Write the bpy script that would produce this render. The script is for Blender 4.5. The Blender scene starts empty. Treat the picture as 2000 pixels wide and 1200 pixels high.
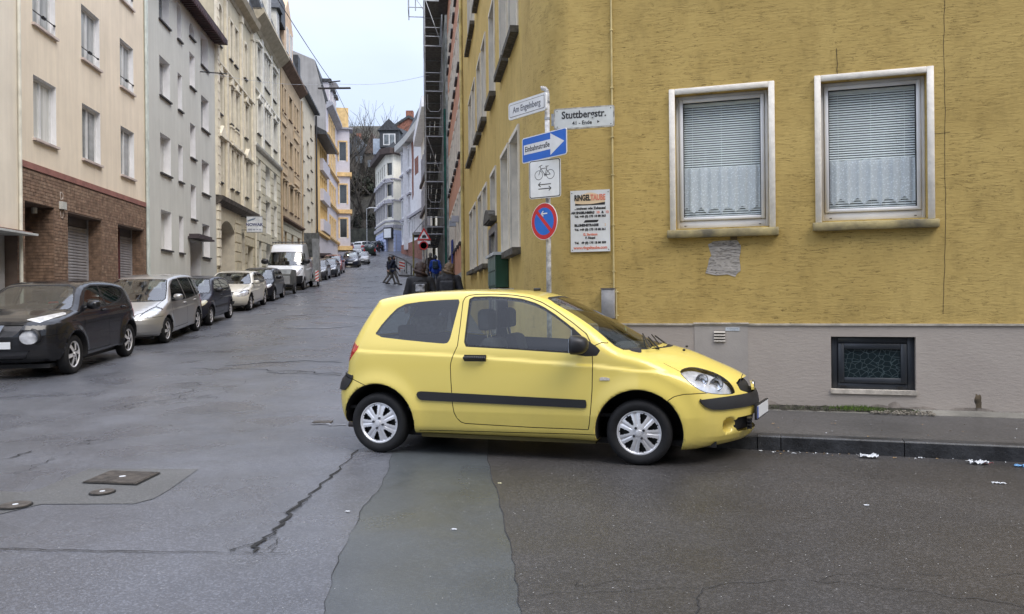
import bpy, bmesh, math, random
import numpy as np
from mathutils import Vector, Matrix, noise as mnoise
random.seed(7); np.random.seed(7)
sc = bpy.context.scene
COL = sc.collection
H = 1.49                      # eye height above the road beside the yellow car
# ------------------------------------------------------------------ camera
cam_d = bpy.data.cameras.new('camera'); cam = bpy.data.objects.new('camera', cam_d); COL.objects.link(cam)
ROLL = math.atan(.01)
cam.matrix_world = Matrix.Translation((0, 0, H)) @ Matrix.Rotation(math.radians(90), 4, 'X') @ Matrix.Rotation(-ROLL, 4, 'Z')
cam_d.sensor_width = 36; cam_d.lens = 27; cam_d.shift_y = -24/2000
cam_d.clip_start = .05; cam_d.clip_end = 2000
sc.camera = cam
# ------------------------------------------------------------------ sky and light (overcast winter day)
wd = bpy.data.worlds.new('World'); sc.world = wd; wd.use_nodes = True
nt = wd.node_tree; nt.nodes.clear()
def N(t, typ, **k):
    n = t.nodes.new(typ)
    for a, b in k.items():
        if a == 'ins':
            for i, v in b.items(): n.inputs[i].default_value = v
        else: setattr(n, a, b)
    return n
SUN_EL, SUN_AZ = 54, 136
sky = N(nt, 'ShaderNodeTexSky', sky_type='NISHITA'); sky.sun_disc = False
sky.sun_elevation = math.radians(SUN_EL); sky.sun_rotation = math.radians(SUN_AZ)
bg1 = N(nt, 'ShaderNodeBackground', ins={1: .05}); nt.links.new(sky.outputs[0], bg1.inputs[0])
tc = N(nt, 'ShaderNodeTexCoord'); sx = N(nt, 'ShaderNodeSeparateXYZ'); nt.links.new(tc.outputs['Generated'], sx.inputs[0])
ramp = N(nt, 'ShaderNodeMapRange', ins={1: 0., 2: 1., 3: .09, 4: 1.64}); nt.links.new(sx.outputs[2], ramp.inputs[0])
mp = N(nt, 'ShaderNodeMapping'); mp.inputs['Scale'].default_value = (1, 1, 2.6); nt.links.new(tc.outputs['Generated'], mp.inputs[0])
cn = N(nt, 'ShaderNodeTexNoise', ins={'Scale': 2.6, 'Detail': 5, 'Roughness': .5}); nt.links.new(mp.outputs[0], cn.inputs['Vector'])
cm = N(nt, 'ShaderNodeMapRange', ins={1: .3, 2: .7, 3: .90, 4: 1.10}); nt.links.new(cn.outputs[0], cm.inputs[0])
mul = N(nt, 'ShaderNodeMath', operation='MULTIPLY'); nt.links.new(ramp.outputs[0], mul.inputs[0]); nt.links.new(cm.outputs[0], mul.inputs[1])
bg2 = N(nt, 'ShaderNodeBackground', ins={0: (.76, .81, .96, 1)}); nt.links.new(mul.outputs[0], bg2.inputs[1])
ad = N(nt, 'ShaderNodeAddShader'); nt.links.new(bg1.outputs[0], ad.inputs[0]); nt.links.new(bg2.outputs[0], ad.inputs[1])
wo = N(nt, 'ShaderNodeOutputWorld'); nt.links.new(ad.outputs[0], wo.inputs[0])
sd = bpy.data.lights.new('sun', 'SUN'); sd.energy = 1.5; sd.angle = math.radians(38); sd.color = (1, .93, .83)
so = bpy.data.objects.new('sun', sd); COL.objects.link(so)
a, e = math.radians(SUN_AZ), math.radians(SUN_EL)
so.rotation_euler = Vector((math.sin(a)*math.cos(e), math.cos(a)*math.cos(e), math.sin(e))).to_track_quat('Z', 'Y').to_euler()
vs = sc.view_settings; vs.view_transform = 'Standard'; vs.look = 'None'; vs.exposure = 0.74; vs.gamma = 1; vs.use_curve_mapping = False
sc.cycles.max_bounces = 6; sc.cycles.transparent_max_bounces = 12
# ------------------------------------------------------------------ lens helpers: where a line of sight meets a real surface
def ray(px, py):
    u = px-1000; w = 576-py
    return ((u*math.cos(ROLL)+w*math.sin(ROLL))/1500, (-u*math.sin(ROLL)+w*math.cos(ROLL))/1500)
def at(px, py, D):
    r = ray(px, py); return Vector((r[0]*D, D, r[1]*D+H))
GY = [-20, 0, 9, 13.7, 16.2, 19, 23, 28.8, 33.7, 42, 47, 60, 82, 100, 110, 119, 135, 200, 500]
GZ = [0, 0, 0, .17, .27, .39, .66, 1.0, 1.32, 1.81, 2.18, 3.02, 4.6, 6.3, 7.4, 8.4, 9.2, 10, 12]
def _pchip():
    h = np.diff(GY); dl = np.diff(GZ)/h; m = np.zeros(len(GY)); m[0] = dl[0]; m[-1] = dl[-1]
    for i in range(1, len(GY)-1):
        if dl[i-1]*dl[i] > 0: m[i] = 2/(1/dl[i-1]+1/dl[i])
    return m
GM = _pchip()
def G(y):
    y = min(max(y, -20), 499.9); i = int(np.searchsorted(GY, y, 'right'))-1; h = GY[i+1]-GY[i]; t = (y-GY[i])/h
    return (2*t**3-3*t*t+1)*GZ[i]+(t**3-2*t*t+t)*h*GM[i]+(-2*t**3+3*t*t)*GZ[i+1]+(t**3-t*t)*h*GM[i+1]
def gp(px, py):
    r = ray(px, py); lo, hi = 1.0, 1.0
    while hi < 200 and r[1]*hi+H > G(hi): hi *= 1.02
    lo = hi/1.03
    for _ in range(40):
        m = (lo+hi)/2
        if r[1]*m+H > G(m): lo = m
        else: hi = m
    return Vector((r[0]*hi, hi, G(hi)))
def slope(y): return math.atan((G(y+1.3)-G(y-1.3))/2.6)
# ------------------------------------------------------------------ materials
MATS = {}
def mat(name, col, rough=.6, metal=0., bump=0., bs=40., var=.12, vs_=2.5, col2=None, spec=.5, coat=0., det=4, emit=None, stretch=(1, 1, 1), streak=0.):
    if name in MATS: return MATS[name]
    m = bpy.data.materials.new(name); m.use_nodes = True; t = m.node_tree; t.nodes.clear()
    b = N(t, 'ShaderNodeBsdfPrincipled'); o = N(t, 'ShaderNodeOutputMaterial'); t.links.new(b.outputs[0], o.inputs[0])
    b.inputs['Roughness'].default_value = rough; b.inputs['Metallic'].default_value = metal
    b.inputs['Specular IOR Level'].default_value = spec; b.inputs['Coat Weight'].default_value = coat; b.inputs['Coat Roughness'].default_value = .04
    c = N(t, 'ShaderNodeTexCoord'); mpn = N(t, 'ShaderNodeMapping'); mpn.inputs['Scale'].default_value = stretch
    t.links.new(c.outputs['Object'], mpn.inputs[0])
    if var or col2:
        n = N(t, 'ShaderNodeTexNoise', ins={'Scale': vs_, 'Detail': det, 'Roughness': .6}); t.links.new(mpn.outputs[0], n.inputs['Vector'])
        r = N(t, 'ShaderNodeValToRGB'); t.links.new(n.outputs[0], r.inputs[0])
        c2 = col2 or tuple(x*(1-2*var) for x in col)
        c1 = col if col2 else tuple(min(1, x*(1+var)) for x in col)
        r.color_ramp.elements[0].position = .32; r.color_ramp.elements[1].position = .68
        r.color_ramp.elements[0].color = (*c2, 1); r.color_ramp.elements[1].color = (*c1, 1)
        last = r.outputs[0]
        if streak:
            m2 = N(t, 'ShaderNodeMapping'); m2.inputs['Scale'].default_value = (2.2, 2.2, .18); t.links.new(c.outputs['Object'], m2.inputs[0])
            n2 = N(t, 'ShaderNodeTexNoise', ins={'Scale': 1.6, 'Detail': 6, 'Roughness': .65}); t.links.new(m2.outputs[0], n2.inputs['Vector'])
            r2 = N(t, 'ShaderNodeMapRange', ins={1: .35, 2: .65, 3: 1-streak, 4: 1.05}); t.links.new(n2.outputs[0], r2.inputs[0])
            mx = N(t, 'ShaderNodeVectorMath', operation='SCALE'); t.links.new(last, mx.inputs[0]); t.links.new(r2.outputs[0], mx.inputs['Scale']); last = mx.outputs[0]
        t.links.new(last, b.inputs['Base Color'])
    else: b.inputs['Base Color'].default_value = (*col, 1)
    if bump:
        n = N(t, 'ShaderNodeTexNoise', ins={'Scale': bs, 'Detail': 5, 'Roughness': .6}); t.links.new(mpn.outputs[0], n.inputs['Vector'])
        bp = N(t, 'ShaderNodeBump', ins={'Strength': min(1, bump), 'Distance': .01}); t.links.new(n.outputs[0], bp.inputs['Height']); t.links.new(bp.outputs[0], b.inputs['Normal'])
    if emit: b.inputs['Emission Color'].default_value = (*emit[:3], 1); b.inputs['Emission Strength'].default_value = emit[3]
    MATS[name] = m; return m
def glass(name, tint=(.75, .85, .8), rough=.0, dark=.6, ior=1.55):
    if name in MATS: return MATS[name]
    m = bpy.data.materials.new(name); m.use_nodes = True; t = m.node_tree; t.nodes.clear()
    o = N(t, 'ShaderNodeOutputMaterial'); tr = N(t, 'ShaderNodeBsdfTransparent'); tr.inputs[0].default_value = (*[x*dark for x in tint], 1)
    gl = N(t, 'ShaderNodeBsdfGlossy', ins={'Roughness': rough}); fr = N(t, 'ShaderNodeFresnel', ins={0: ior}); gm = N(t, 'ShaderNodeNewGeometry'); io = N(t, 'ShaderNodeMapRange', ins={1: 0, 2: 1, 3: ior, 4: 1/ior}); t.links.new(gm.outputs['Backfacing'], io.inputs[0]); t.links.new(io.outputs[0], fr.inputs[0])
    mr = N(t, 'ShaderNodeMath', operation='MULTIPLY', ins={1: 1.3}); t.links.new(fr.outputs[0], mr.inputs[0])
    mx = N(t, 'ShaderNodeMixShader'); t.links.new(mr.outputs[0], mx.inputs[0]); t.links.new(tr.outputs[0], mx.inputs[1]); t.links.new(gl.outputs[0], mx.inputs[2])
    t.links.new(mx.outputs[0], o.inputs[0]); MATS[name] = m; return m
# ------------------------------------------------------------------ object helpers
def link(o, parent=None):
    COL.objects.link(o)
    if parent is not None: o.parent = parent
    return o
def tag(o, label=None, cat=None, group=None, kind=None):
    if label: o['label'] = label
    if cat: o['category'] = cat
    if group: o['group'] = group
    if kind: o['kind'] = kind
    return o
def thing(name, label, cat, loc=(0, 0, 0), rz=0., group=None, mx=None):
    o = bpy.data.objects.new(name, None); o.empty_display_size = .1; link(o)
    if mx is not None: o.matrix_world = mx
    else: o.location = loc; o.rotation_euler = (0, 0, rz)
    return tag(o, label, cat, group)
class B:
    """collects geometry for one mesh"""
    def __init__(s): s.v = []; s.f = []; s.m = []
    def add(s, vs, fs, mi=0):
        k = len(s.v); s.v += [tuple(p) for p in vs]; s.f += [tuple(i+k for i in f) for f in fs]; s.m += [mi]*len(fs); return s
    def box(s, x0, x1, y0, y1, z0, z1, mi=0):
        return s.add([(x0, y0, z0), (x1, y0, z0), (x1, y1, z0), (x0, y1, z0), (x0, y0, z1), (x1, y0, z1), (x1, y1, z1), (x0, y1, z1)],
              [(0, 3, 2, 1), (4, 5, 6, 7), (0, 1, 5, 4), (1, 2, 6, 5), (2, 3, 7, 6), (3, 0, 4, 7)], mi)
    def bar(s, p, q, r, n=8, r2=None, mi=0):
        p = Vector(p); q = Vector(q); d = (q-p)
        if d.length < 1e-6: return s
        d.normalize(); u = d.orthogonal().normalized(); w = d.cross(u); r2 = r if r2 is None else r2
        vs = [p+(u*math.cos(2*math.pi*i/n)+w*math.sin(2*math.pi*i/n))*r for i in range(n)]+[q+(u*math.cos(2*math.pi*i/n)+w*math.sin(2*math.pi*i/n))*r2 for i in range(n)]
        fs = [(i, (i+1) % n, n+(i+1) % n, n+i) for i in range(n)]+[tuple(range(n-1, -1, -1)), tuple(range(n, 2*n))]
        return s.add(vs, fs, mi)
    def path(s, pts, r, n=6, mi=0):
        for a_, b_ in zip(pts, pts[1:]): s.bar(a_, b_, r, n, mi=mi)
        return s
    def prism(s, poly, y0, y1, mi=0, axis='y'):
        n = len(poly)
        f = {'y': lambda a_, b_, c: (a_, c, b_), 'x': lambda a_, b_, c: (c, a_, b_), 'z': lambda a_, b_, c: (a_, b_, c)}[axis]
        vs = [f(p[0], p[1], y0) for p in poly]+[f(p[0], p[1], y1) for p in poly]
        fs = [(i, (i+1) % n, n+(i+1) % n, n+i) for i in range(n)]+[tuple(range(n-1, -1, -1)), tuple(range(n, 2*n))]
        return s.add(vs, fs, mi)
    def mesh(s, name, mats, smooth=False, fix=True):
        me = bpy.data.meshes.new(name); me.from_pydata(s.v, [], s.f)
        for m in (mats if isinstance(mats, (list, tuple)) else [mats]): me.materials.append(m)
        if any(s.m): me.polygons.foreach_set('material_index', s.m)
        if fix:
            bm = bmesh.new(); bm.from_mesh(me); bmesh.ops.recalc_face_normals(bm, faces=bm.faces); bm.to_mesh(me); bm.free()
        if smooth: me.polygons.foreach_set('use_smooth', [True]*len(me.polygons))
        return me
    def obj(s, name, mats, parent=None, smooth=False, fix=True):
        return link(bpy.data.objects.new(name, s.mesh(name, mats, smooth, fix)), parent)
def bev(o, w=.01, seg=2, ang=35):
    """bake a bevel into the object's mesh"""
    bm = bmesh.new(); bm.from_mesh(o.data)
    es = [e_ for e_ in bm.edges if len(e_.link_faces) == 2 and e_.calc_face_angle(0) > math.radians(ang)]
    bmesh.ops.bevel(bm, geom=es, offset=w, segments=seg, profile=.6, affect='EDGES', clamp_overlap=True)
    bm.to_mesh(o.data); bm.free(); o.data.polygons.foreach_set('use_smooth', [True]*len(o.data.polygons))
    return o
def inst(name, me, parent=None, loc=(0, 0, 0), rot=(0, 0, 0), sca=None):
    o = bpy.data.objects.new(name, me); o.location = loc; o.rotation_euler = rot
    if sca: o.scale = sca
    return link(o, parent)
def copy_tree(o, parent=None):
    c = o.copy(); COL.objects.link(c); c.parent = parent
    for ch in list(o.children): copy_tree(ch, c)
    return c
def text(txt, size, m, parent, loc, name='lettering', ext=.0008, align='CENTER', sx_=1., rot=(math.radians(90), 0, 0), bold=0.):
    cu = bpy.data.curves.new('lettering', 'FONT'); cu.body = txt; cu.size = size; cu.extrude = ext; cu.align_x = align; cu.align_y = 'CENTER'; cu.offset = bold; cu.resolution_u = 3
    tmp = bpy.data.objects.new('tmp', cu); COL.objects.link(tmp)
    dg = bpy.context.evaluated_depsgraph_get(); me = bpy.data.meshes.new_from_object(tmp.evaluated_get(dg)); bpy.data.objects.remove(tmp)
    me.materials.clear(); me.materials.append(m); me.name = name
    o = inst(name, me, parent, loc, rot); o.scale = (sx_, 1, 1); return o
# ------------------------------------------------------------------ shared materials
def asphalt(name, col, wet=.5, grain=1., rb=.38):
    m = bpy.data.materials.new(name); m.use_nodes = True; t = m.node_tree; t.nodes.clear()
    b = N(t, 'ShaderNodeBsdfPrincipled'); o = N(t, 'ShaderNodeOutputMaterial'); t.links.new(b.outputs[0], o.inputs[0])
    c = N(t, 'ShaderNodeTexCoord')
    big = N(t, 'ShaderNodeTexNoise', ins={'Scale': .55, 'Detail': 7, 'Roughness': .62}); t.links.new(c.outputs['Object'], big.inputs['Vector'])
    vor = N(t, 'ShaderNodeTexVoronoi', ins={'Scale': 95. if grain else 40}); t.links.new(c.outputs['Object'], vor.inputs['Vector'])
    fine = N(t, 'ShaderNodeTexNoise', ins={'Scale': 160, 'Detail': 3, 'Roughness': .7}); t.links.new(c.outputs['Object'], fine.inputs['Vector'])
    r1 = N(t, 'ShaderNodeMapRange', ins={1: .3, 2: .7, 3: .72, 4: 1.22}); t.links.new(big.outputs[0], r1.inputs[0])
    sepc = N(t, 'ShaderNodeSeparateColor'); t.links.new(vor.outputs['Color'], sepc.inputs[0])
    pw = N(t, 'ShaderNodeMath', operation='POWER', ins={1: 3.}); t.links.new(sepc.outputs[0], pw.inputs[0])
    r2 = N(t, 'ShaderNodeMapRange', ins={1: 0, 2: 1, 3: 1-.25*grain, 4: 1+1.1*grain}); t.links.new(pw.outputs[0], r2.inputs[0])
    mm = N(t, 'ShaderNodeMath', operation='MULTIPLY'); t.links.new(r1.outputs[0], mm.inputs[0]); t.links.new(r2.outputs[0], mm.inputs[1])
    sc_ = N(t, 'ShaderNodeVectorMath', operation='SCALE'); sc_.inputs[0].default_value = col; t.links.new(mm.outputs[0], sc_.inputs['Scale']); t.links.new(sc_.outputs[0], b.inputs['Base Color'])
    wn = N(t, 'ShaderNodeTexNoise', ins={'Scale': .9, 'Detail': 6, 'Roughness': .6, 'Distortion': .4}); t.links.new(c.outputs['Object'], wn.inputs['Vector'])
    rr = N(t, 'ShaderNodeMapRange', ins={1: .35, 2: .68, 3: rb-.12*wet, 4: rb+.16}); t.links.new(wn.outputs[0], rr.inputs[0]); t.links.new(rr.outputs[0], b.inputs['Roughness'])
    b.inputs['Specular IOR Level'].default_value = .35+.3*wet
    av = N(t, 'ShaderNodeMath', operation='ADD'); t.links.new(vor.outputs['Distance'], av.inputs[0]); t.links.new(fine.outputs[0], av.inputs[1])
    bp = N(t, 'ShaderNodeBump', ins={'Strength': .55*max(grain, .35), 'Distance': .004}); t.links.new(av.outputs[0], bp.inputs['Height']); t.links.new(bp.outputs[0], b.inputs['Normal'])
    MATS[name] = m; return m
def crack_plaster(name, c1, c2, crack=.5, cs=1., dens=.5, dirt=.35, thick=.012, relief=.9):
    """rendered wall with short level shrinkage cracks"""
    m = bpy.data.materials.new(name); m.use_nodes = True; t = m.node_tree; t.nodes.clear()
    b = N(t, 'ShaderNodeBsdfPrincipled', ins={'Roughness': .85}); b.inputs['Specular IOR Level'].default_value = .25
    o = N(t, 'ShaderNodeOutputMaterial'); t.links.new(b.outputs[0], o.inputs[0])
    c = N(t, 'ShaderNodeTexCoord')
    big = N(t, 'ShaderNodeTexNoise', ins={'Scale': .9, 'Detail': 8, 'Roughness': .65, 'Distortion': .6}); t.links.new(c.outputs['Object'], big.inputs['Vector'])
    rp = N(t, 'ShaderNodeValToRGB'); rp.color_ramp.elements[0].position = .30; rp.color_ramp.elements[1].position = .66
    rp.color_ramp.elements[0].color = (*c2, 1); rp.color_ramp.elements[1].color = (*c1, 1); t.links.new(big.outputs[0], rp.inputs[0])
    m1 = N(t, 'ShaderNodeMapping'); m1.inputs['Scale'].default_value = (1.35*cs, 1.35*cs, 17*cs); t.links.new(c.outputs['Object'], m1.inputs[0])
    n1 = N(t, 'ShaderNodeTexNoise', ins={'Scale': 1.7, 'Detail': 7, 'Roughness': .58, 'Distortion': .6}); t.links.new(m1.outputs[0], n1.inputs['Vector'])
    s1 = N(t, 'ShaderNodeMath', operation='SUBTRACT', ins={1: .5}); t.links.new(n1.outputs[0], s1.inputs[0])
    a1 = N(t, 'ShaderNodeMath', operation='ABSOLUTE'); t.links.new(s1.outputs[0], a1.inputs[0])
    k1 = N(t, 'ShaderNodeMapRange', ins={1: thick*.35, 2: thick, 3: 1, 4: 0}); t.links.new(a1.outputs[0], k1.inputs[0])
    n2 = N(t, 'ShaderNodeTexNoise', ins={'Scale': 8.5, 'Detail': 3, 'Roughness': .6}); t.links.new(c.outputs['Object'], n2.inputs['Vector'])
    k2 = N(t, 'ShaderNodeMapRange', ins={1: 1-dens-.05, 2: 1-dens+.08, 3: 0, 4: 1}); t.links.new(n2.outputs[0], k2.inputs[0])
    kb = N(t, 'ShaderNodeTexNoise', ins={'Scale': 1.3, 'Detail': 2}); t.links.new(c.outputs['Object'], kb.inputs['Vector']); kr = N(t, 'ShaderNodeMapRange', ins={1: .36, 2: .60, 3: .42, 4: 1.15}); t.links.new(kb.outputs[0], kr.inputs[0]); k0 = N(t, 'ShaderNodeMath', operation='MULTIPLY'); t.links.new(k2.outputs[0], k0.inputs[0]); t.links.new(kr.outputs[0], k0.inputs[1])
    kk = N(t, 'ShaderNodeMath', operation='MULTIPLY'); t.links.new(k1.outputs[0], kk.inputs[0]); t.links.new(k0.outputs[0], kk.inputs[1])
    # weathering blotches
    n3 = N(t, 'ShaderNodeTexNoise', ins={'Scale': 2.6, 'Detail': 9, 'Roughness': .72}); 
    m3 = N(t, 'ShaderNodeMapping'); m3.inputs['Scale'].default_value = (1, 1, .55); t.links.new(c.outputs['Object'], m3.inputs[0]); t.links.new(m3.outputs[0], n3.inputs['Vector'])
    k3 = N(t, 'ShaderNodeMapRange', ins={1: .50, 2: .78, 3: 0, 4: dirt}); t.links.new(n3.outputs[0], k3.inputs[0])
    mx1 = N(t, 'ShaderNodeMix', data_type='RGBA'); t.links.new(k3.outputs[0], mx1.inputs[0]); t.links.new(rp.outputs[0], mx1.inputs[6]); mx1.inputs[7].default_value = (*[x*.35 for x in c2], 1)
    mx2 = N(t, 'ShaderNodeMix', data_type='RGBA'); ks = N(t, 'ShaderNodeMath', operation='MULTIPLY', ins={1: crack}); t.links.new(kk.outputs[0], ks.inputs[0])
    t.links.new(ks.outputs[0], mx2.inputs[0]); t.links.new(mx1.outputs[2], mx2.inputs[6]); mx2.inputs[7].default_value = (*[x*.16 for x in c2], 1)
    t.links.new(mx2.outputs[2], b.inputs['Base Color'])
    fn = N(t, 'ShaderNodeTexNoise', ins={'Scale': 26, 'Detail': 6, 'Roughness': .65}); m4 = N(t, 'ShaderNodeMapping'); m4.inputs['Scale'].default_value = (.5, .5, 1.6); t.links.new(c.outputs['Object'], m4.inputs[0]); t.links.new(m4.outputs[0], fn.inputs['Vector'])
    hs = N(t, 'ShaderNodeMath', operation='MULTIPLY_ADD', ins={1: .8, 2: 0}); t.links.new(fn.outputs[0], hs.inputs[0])
    hh = N(t, 'ShaderNodeMath', operation='SUBTRACT'); t.links.new(hs.outputs[0], hh.inputs[0]); t.links.new(kk.outputs[0], hh.inputs[1])
    bp = N(t, 'ShaderNodeBump', ins={'Strength': relief, 'Distance': .014}); t.links.new(hh.outputs[0], bp.inputs['Height']); t.links.new(bp.outputs[0], b.inputs['Normal'])
    MATS[name] = m; return m
asphalt('road', (.104, .108, .122), wet=1., grain=.55, rb=.32)
asphalt('road_brown', (.050, .047, .0455), wet=.6, grain=.7, rb=.42)
asphalt('patch', (.068, .076, .080), wet=1., grain=.3, rb=.36)
asphalt('pavement', (.075, .072, .070), wet=.6, grain=.5, rb=.45)
crack_plaster('yellow_plaster', (.56, .41, .145), (.43, .305, .10), crack=.80, cs=1.15, dens=.54, dirt=.46, thick=.0085, relief=.62)
crack_plaster('yellow_plaster_side', (.60, .44, .15), (.46, .33, .105), crack=.35, dirt=.4, dens=.4)
crack_plaster('plinth_grey', (.44, .395, .35), (.38, .335, .30), crack=.16, cs=1.6, dens=.40, dirt=.10, thick=.006, relief=.35)
black = mat('black_plastic', (.018, .018, .02), rough=.45, var=.1, bump=.1, bs=300)
rubber = mat('tyre_rubber', (.007, .007, .008), rough=.75, var=.2, vs_=20)
steel = mat('galvanised_steel', (.42, .43, .44), rough=.45, metal=.7, var=.25, vs_=9)
white_pvc = mat('white_window_frame', (.70, .70, .69), rough=.4, var=.06)
# ================================================================== ground
def strip(name, left, right, m, dz=0., kind='structure', parent=None, n=None):
    """ribbon between two polylines (lists of (x,y)), laid on the ground"""
    b = B(); vs = []
    for (p, q) in zip(left, right):
        vs += [(p[0], p[1], G(p[1])+dz), (q[0], q[1], G(q[1])+dz)]
    b.add(vs, [(2*i, 2*i+1, 2*i+3, 2*i+2) for i in range(len(left)-1)])
    o = b.obj(name, m, parent, smooth=True, fix=False); bm = bmesh.new(); bm.from_mesh(o.data)
    for f in bm.faces:
        if f.normal.z < 0: f.normal_flip()
    bm.to_mesh(o.data); bm.free()
    if kind: o['kind'] = kind
    return o
ys = list(np.arange(-20, 9, 3.))+list(np.arange(9, 140, 1.5))+[145, 160, 180, 200, 260, 400]
gx = [-70, -20, -8, 0, 8, 20, 70]
b = B(); vs = [(x, y, G(y)) for y in ys for x in gx]; nx = len(gx)
b.add(vs, [(j*nx+i, j*nx+i+1, (j+1)*nx+i+1, (j+1)*nx+i) for j in range(len(ys)-1) for i in range(nx-1)])
tag(b.obj('road', MATS['road'], smooth=True, fix=False), kind='structure')
def flat(name, pts, m, z, kind='structure', parent=None):
    b = B(); b.add([(x, y, z+(G(y) if y > 9 else 0)) for x, y in pts], [tuple(range(len(pts)))]); o = b.obj(name, m, parent, fix=False)
    if o.data.polygons[0].normal.z < 0: o.data.flip_normals()
    if kind: o['kind'] = kind
    return o
def gxy(pts): return [tuple(gp(*p)[:2]) for p in pts]
e1 = [(952, 890), (958, 925), (975, 975), (984, 1020), (1000, 1080), (1006, 1120), (1012, 1160), (1018, 1215), (1024, 1300)]
e0 = [(765, 890), (757, 925), (738, 962), (710, 990), (694, 1030), (668, 1078), (655, 1110), (642, 1160), (628, 1215), (610, 1300)]
def jag(pts, amp, n=6):
    out = []
    for p, q in zip(pts, pts[1:]):
        for i in range(n):
            t = i/n; k = mnoise.noise(Vector((p[0]*.013+t*3, p[1]*.01, .3)))
            out.append((p[0]+(q[0]-p[0])*t+k*amp, p[1]+(q[1]-p[1])*t+k*amp))
    return out+[pts[-1]]
E1 = [(-.28, 9.6), (-.27, 8.4)]+jag(gxy(e1), .018, 3)
E0 = jag(gxy(e0), .02, 3)
flat('asphalt_repair_strip', [(-1.35, 9.6), (-1.3, 8.2)]+E0+E1[::-1], MATS['patch'], .004)
flat('asphalt_brown_lane', E1+[(E1[-1][0], -6), (14, -6), (14, 5.5), (2.6, 9.), (1, 9.6)], MATS['road_brown'], .004)
# cracks and joints: narrow dark ribbons
crk = mat('crack_dark', (.018, .018, .018), rough=.9); crs = mat('seam_dark', (.032, .032, .033), rough=.8)
joint_faint = mat('faint_joint', (.165, .17, .18), rough=.5, var=.2)
def crack(pts, w0=.02, w1=.008, name='road_crack', amp=.05, m=None, dz=.008, taper=True, sub=6, px=True):
    P = gxy(pts) if px else pts; P = jag(P, amp, sub); L = []; Rr = []; n = len(P)
    for i, p in enumerate(P):
        a_ = Vector(P[max(i-1, 0)]); c_ = Vector(P[min(i+1, n-1)]); d = (c_-a_)
        if d.length < 1e-6: d = Vector((1, 0))
        d.normalize(); w = (w0+(w1-w0)*i/(n-1))*(.72+.9*mnoise.noise(Vector((i*.31, p[0]*.5, p[1]*.5))))*.5*.72
        L.append((p[0]-d.y*w, p[1]+d.x*w)); Rr.append((p[0]+d.y*w, p[1]-d.x*w))
    return strip(name, L, Rr, m or crk, dz)
crack([(700, 880), (675, 905), (655, 925), (640, 938), (612, 962), (600, 975), (572, 995), (560, 1015), (545, 1030), (530, 1045), (505, 1062), (495, 1080)], .030, .040, amp=.05, sub=3)
crack([(600, 978), (588, 990), (572, 1002), (555, 1000)], .012, .006)
crack([(535, 1042), (540, 1060), (530, 1080)], .015, .008)
crack([(500, 1063), (470, 1070), (450, 1078)], .02, .008)
crack([(-40, 1071), (60, 1075), (150, 1077), (260, 1079), (400, 1080), (495, 1082), (560, 1083)], .022, .006, amp=.02)
crack([(765, 892), (757, 925), (738, 962), (710, 990), (694, 1030), (668, 1078), (655, 1110), (642, 1160), (628, 1215)], .008, .004, amp=.02, sub=3, m=crs)
crack([(952, 890), (958, 925), (975, 975), (984, 1020), (1000, 1080), (1006, 1120), (1012, 1160), (1018, 1215)], .011, .008, amp=.02, sub=3, m=crs)
crack([(1368, 1215), (1362, 1180), (1372, 1152), (1420, 1142), (1560, 1134), (1680, 1143), (1800, 1158), (1960, 1180), (2040, 1190)], .007, .008, amp=.035, m=crs)
crack([(1030, 1165), (1100, 1160), (1200, 1158), (1300, 1150), (1372, 1150)], .005, .005, amp=.03, m=crs)
crack([(1590, 1140), (1630, 1125), (1760, 1120), (1900, 1128), (2020, 1122)], .005, .004, amp=.03, m=crs)
crack([(1124, 1140), (1140, 1150), (1200, 1136), (1300, 1138)], .008, .003, amp=.04)
crack([(190, 860), (168, 862), (170, 870), (205, 862)], .02, .01, amp=.1)
crack([(-20, 905), (30, 893), (62, 882)], .03, .02, amp=.05)
crack([(30, 928), (60, 917), (95, 900), (140, 884)], .012, .006, amp=.08)
crack([(310, 790), (350, 775), (375, 762), (385, 750), (372, 745)], .03, .015, amp=.25)
crack([(355, 782), (400, 772), (420, 780), (440, 765), (480, 745)], .02, .01, amp=.25)
crack([(250, 800), (285, 782), (330, 770)], .02, .01, amp=.2)
crack([(372, 720), (500, 722), (600, 727), (668, 731)], .04, .05, amp=.15)
# lighter joints crossing the street further up
wet = mat('pale_joint', (.22, .225, .24), rough=.5, var=.2)
crack([(440, 715), (520, 708), (600, 704), (665, 708)], .12, .30, name='worn_road_joint', m=joint_faint, amp=.1, sub=4)
crack([(520, 727), (600, 730), (665, 733)], .06, .14, name='worn_road_joint', m=joint_faint, amp=.1, sub=4)
for pts, w in [([(560, 616), (620, 614), (690, 618), (745, 622)], .28), ([(600, 598), (660, 600), (745, 600)], .16), ([(608, 588), (660, 586), (720, 587)], .14), ([(640, 560), (700, 560), (760, 561), (795, 563)], .12), ([(650, 553), (700, 551), (740, 553)], .12), ([(675, 545), (740, 543)], .12), ([(690, 530), (715, 526), (740, 522)], .15), ([(560, 640), (640, 641), (700, 636)], .2), ([(606, 826), (640, 830), (672, 832)], .06)]:
    crack(pts, w*1.9, w*1.2, name='worn_road_joint', m=wet, amp=.12, sub=4)
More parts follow.
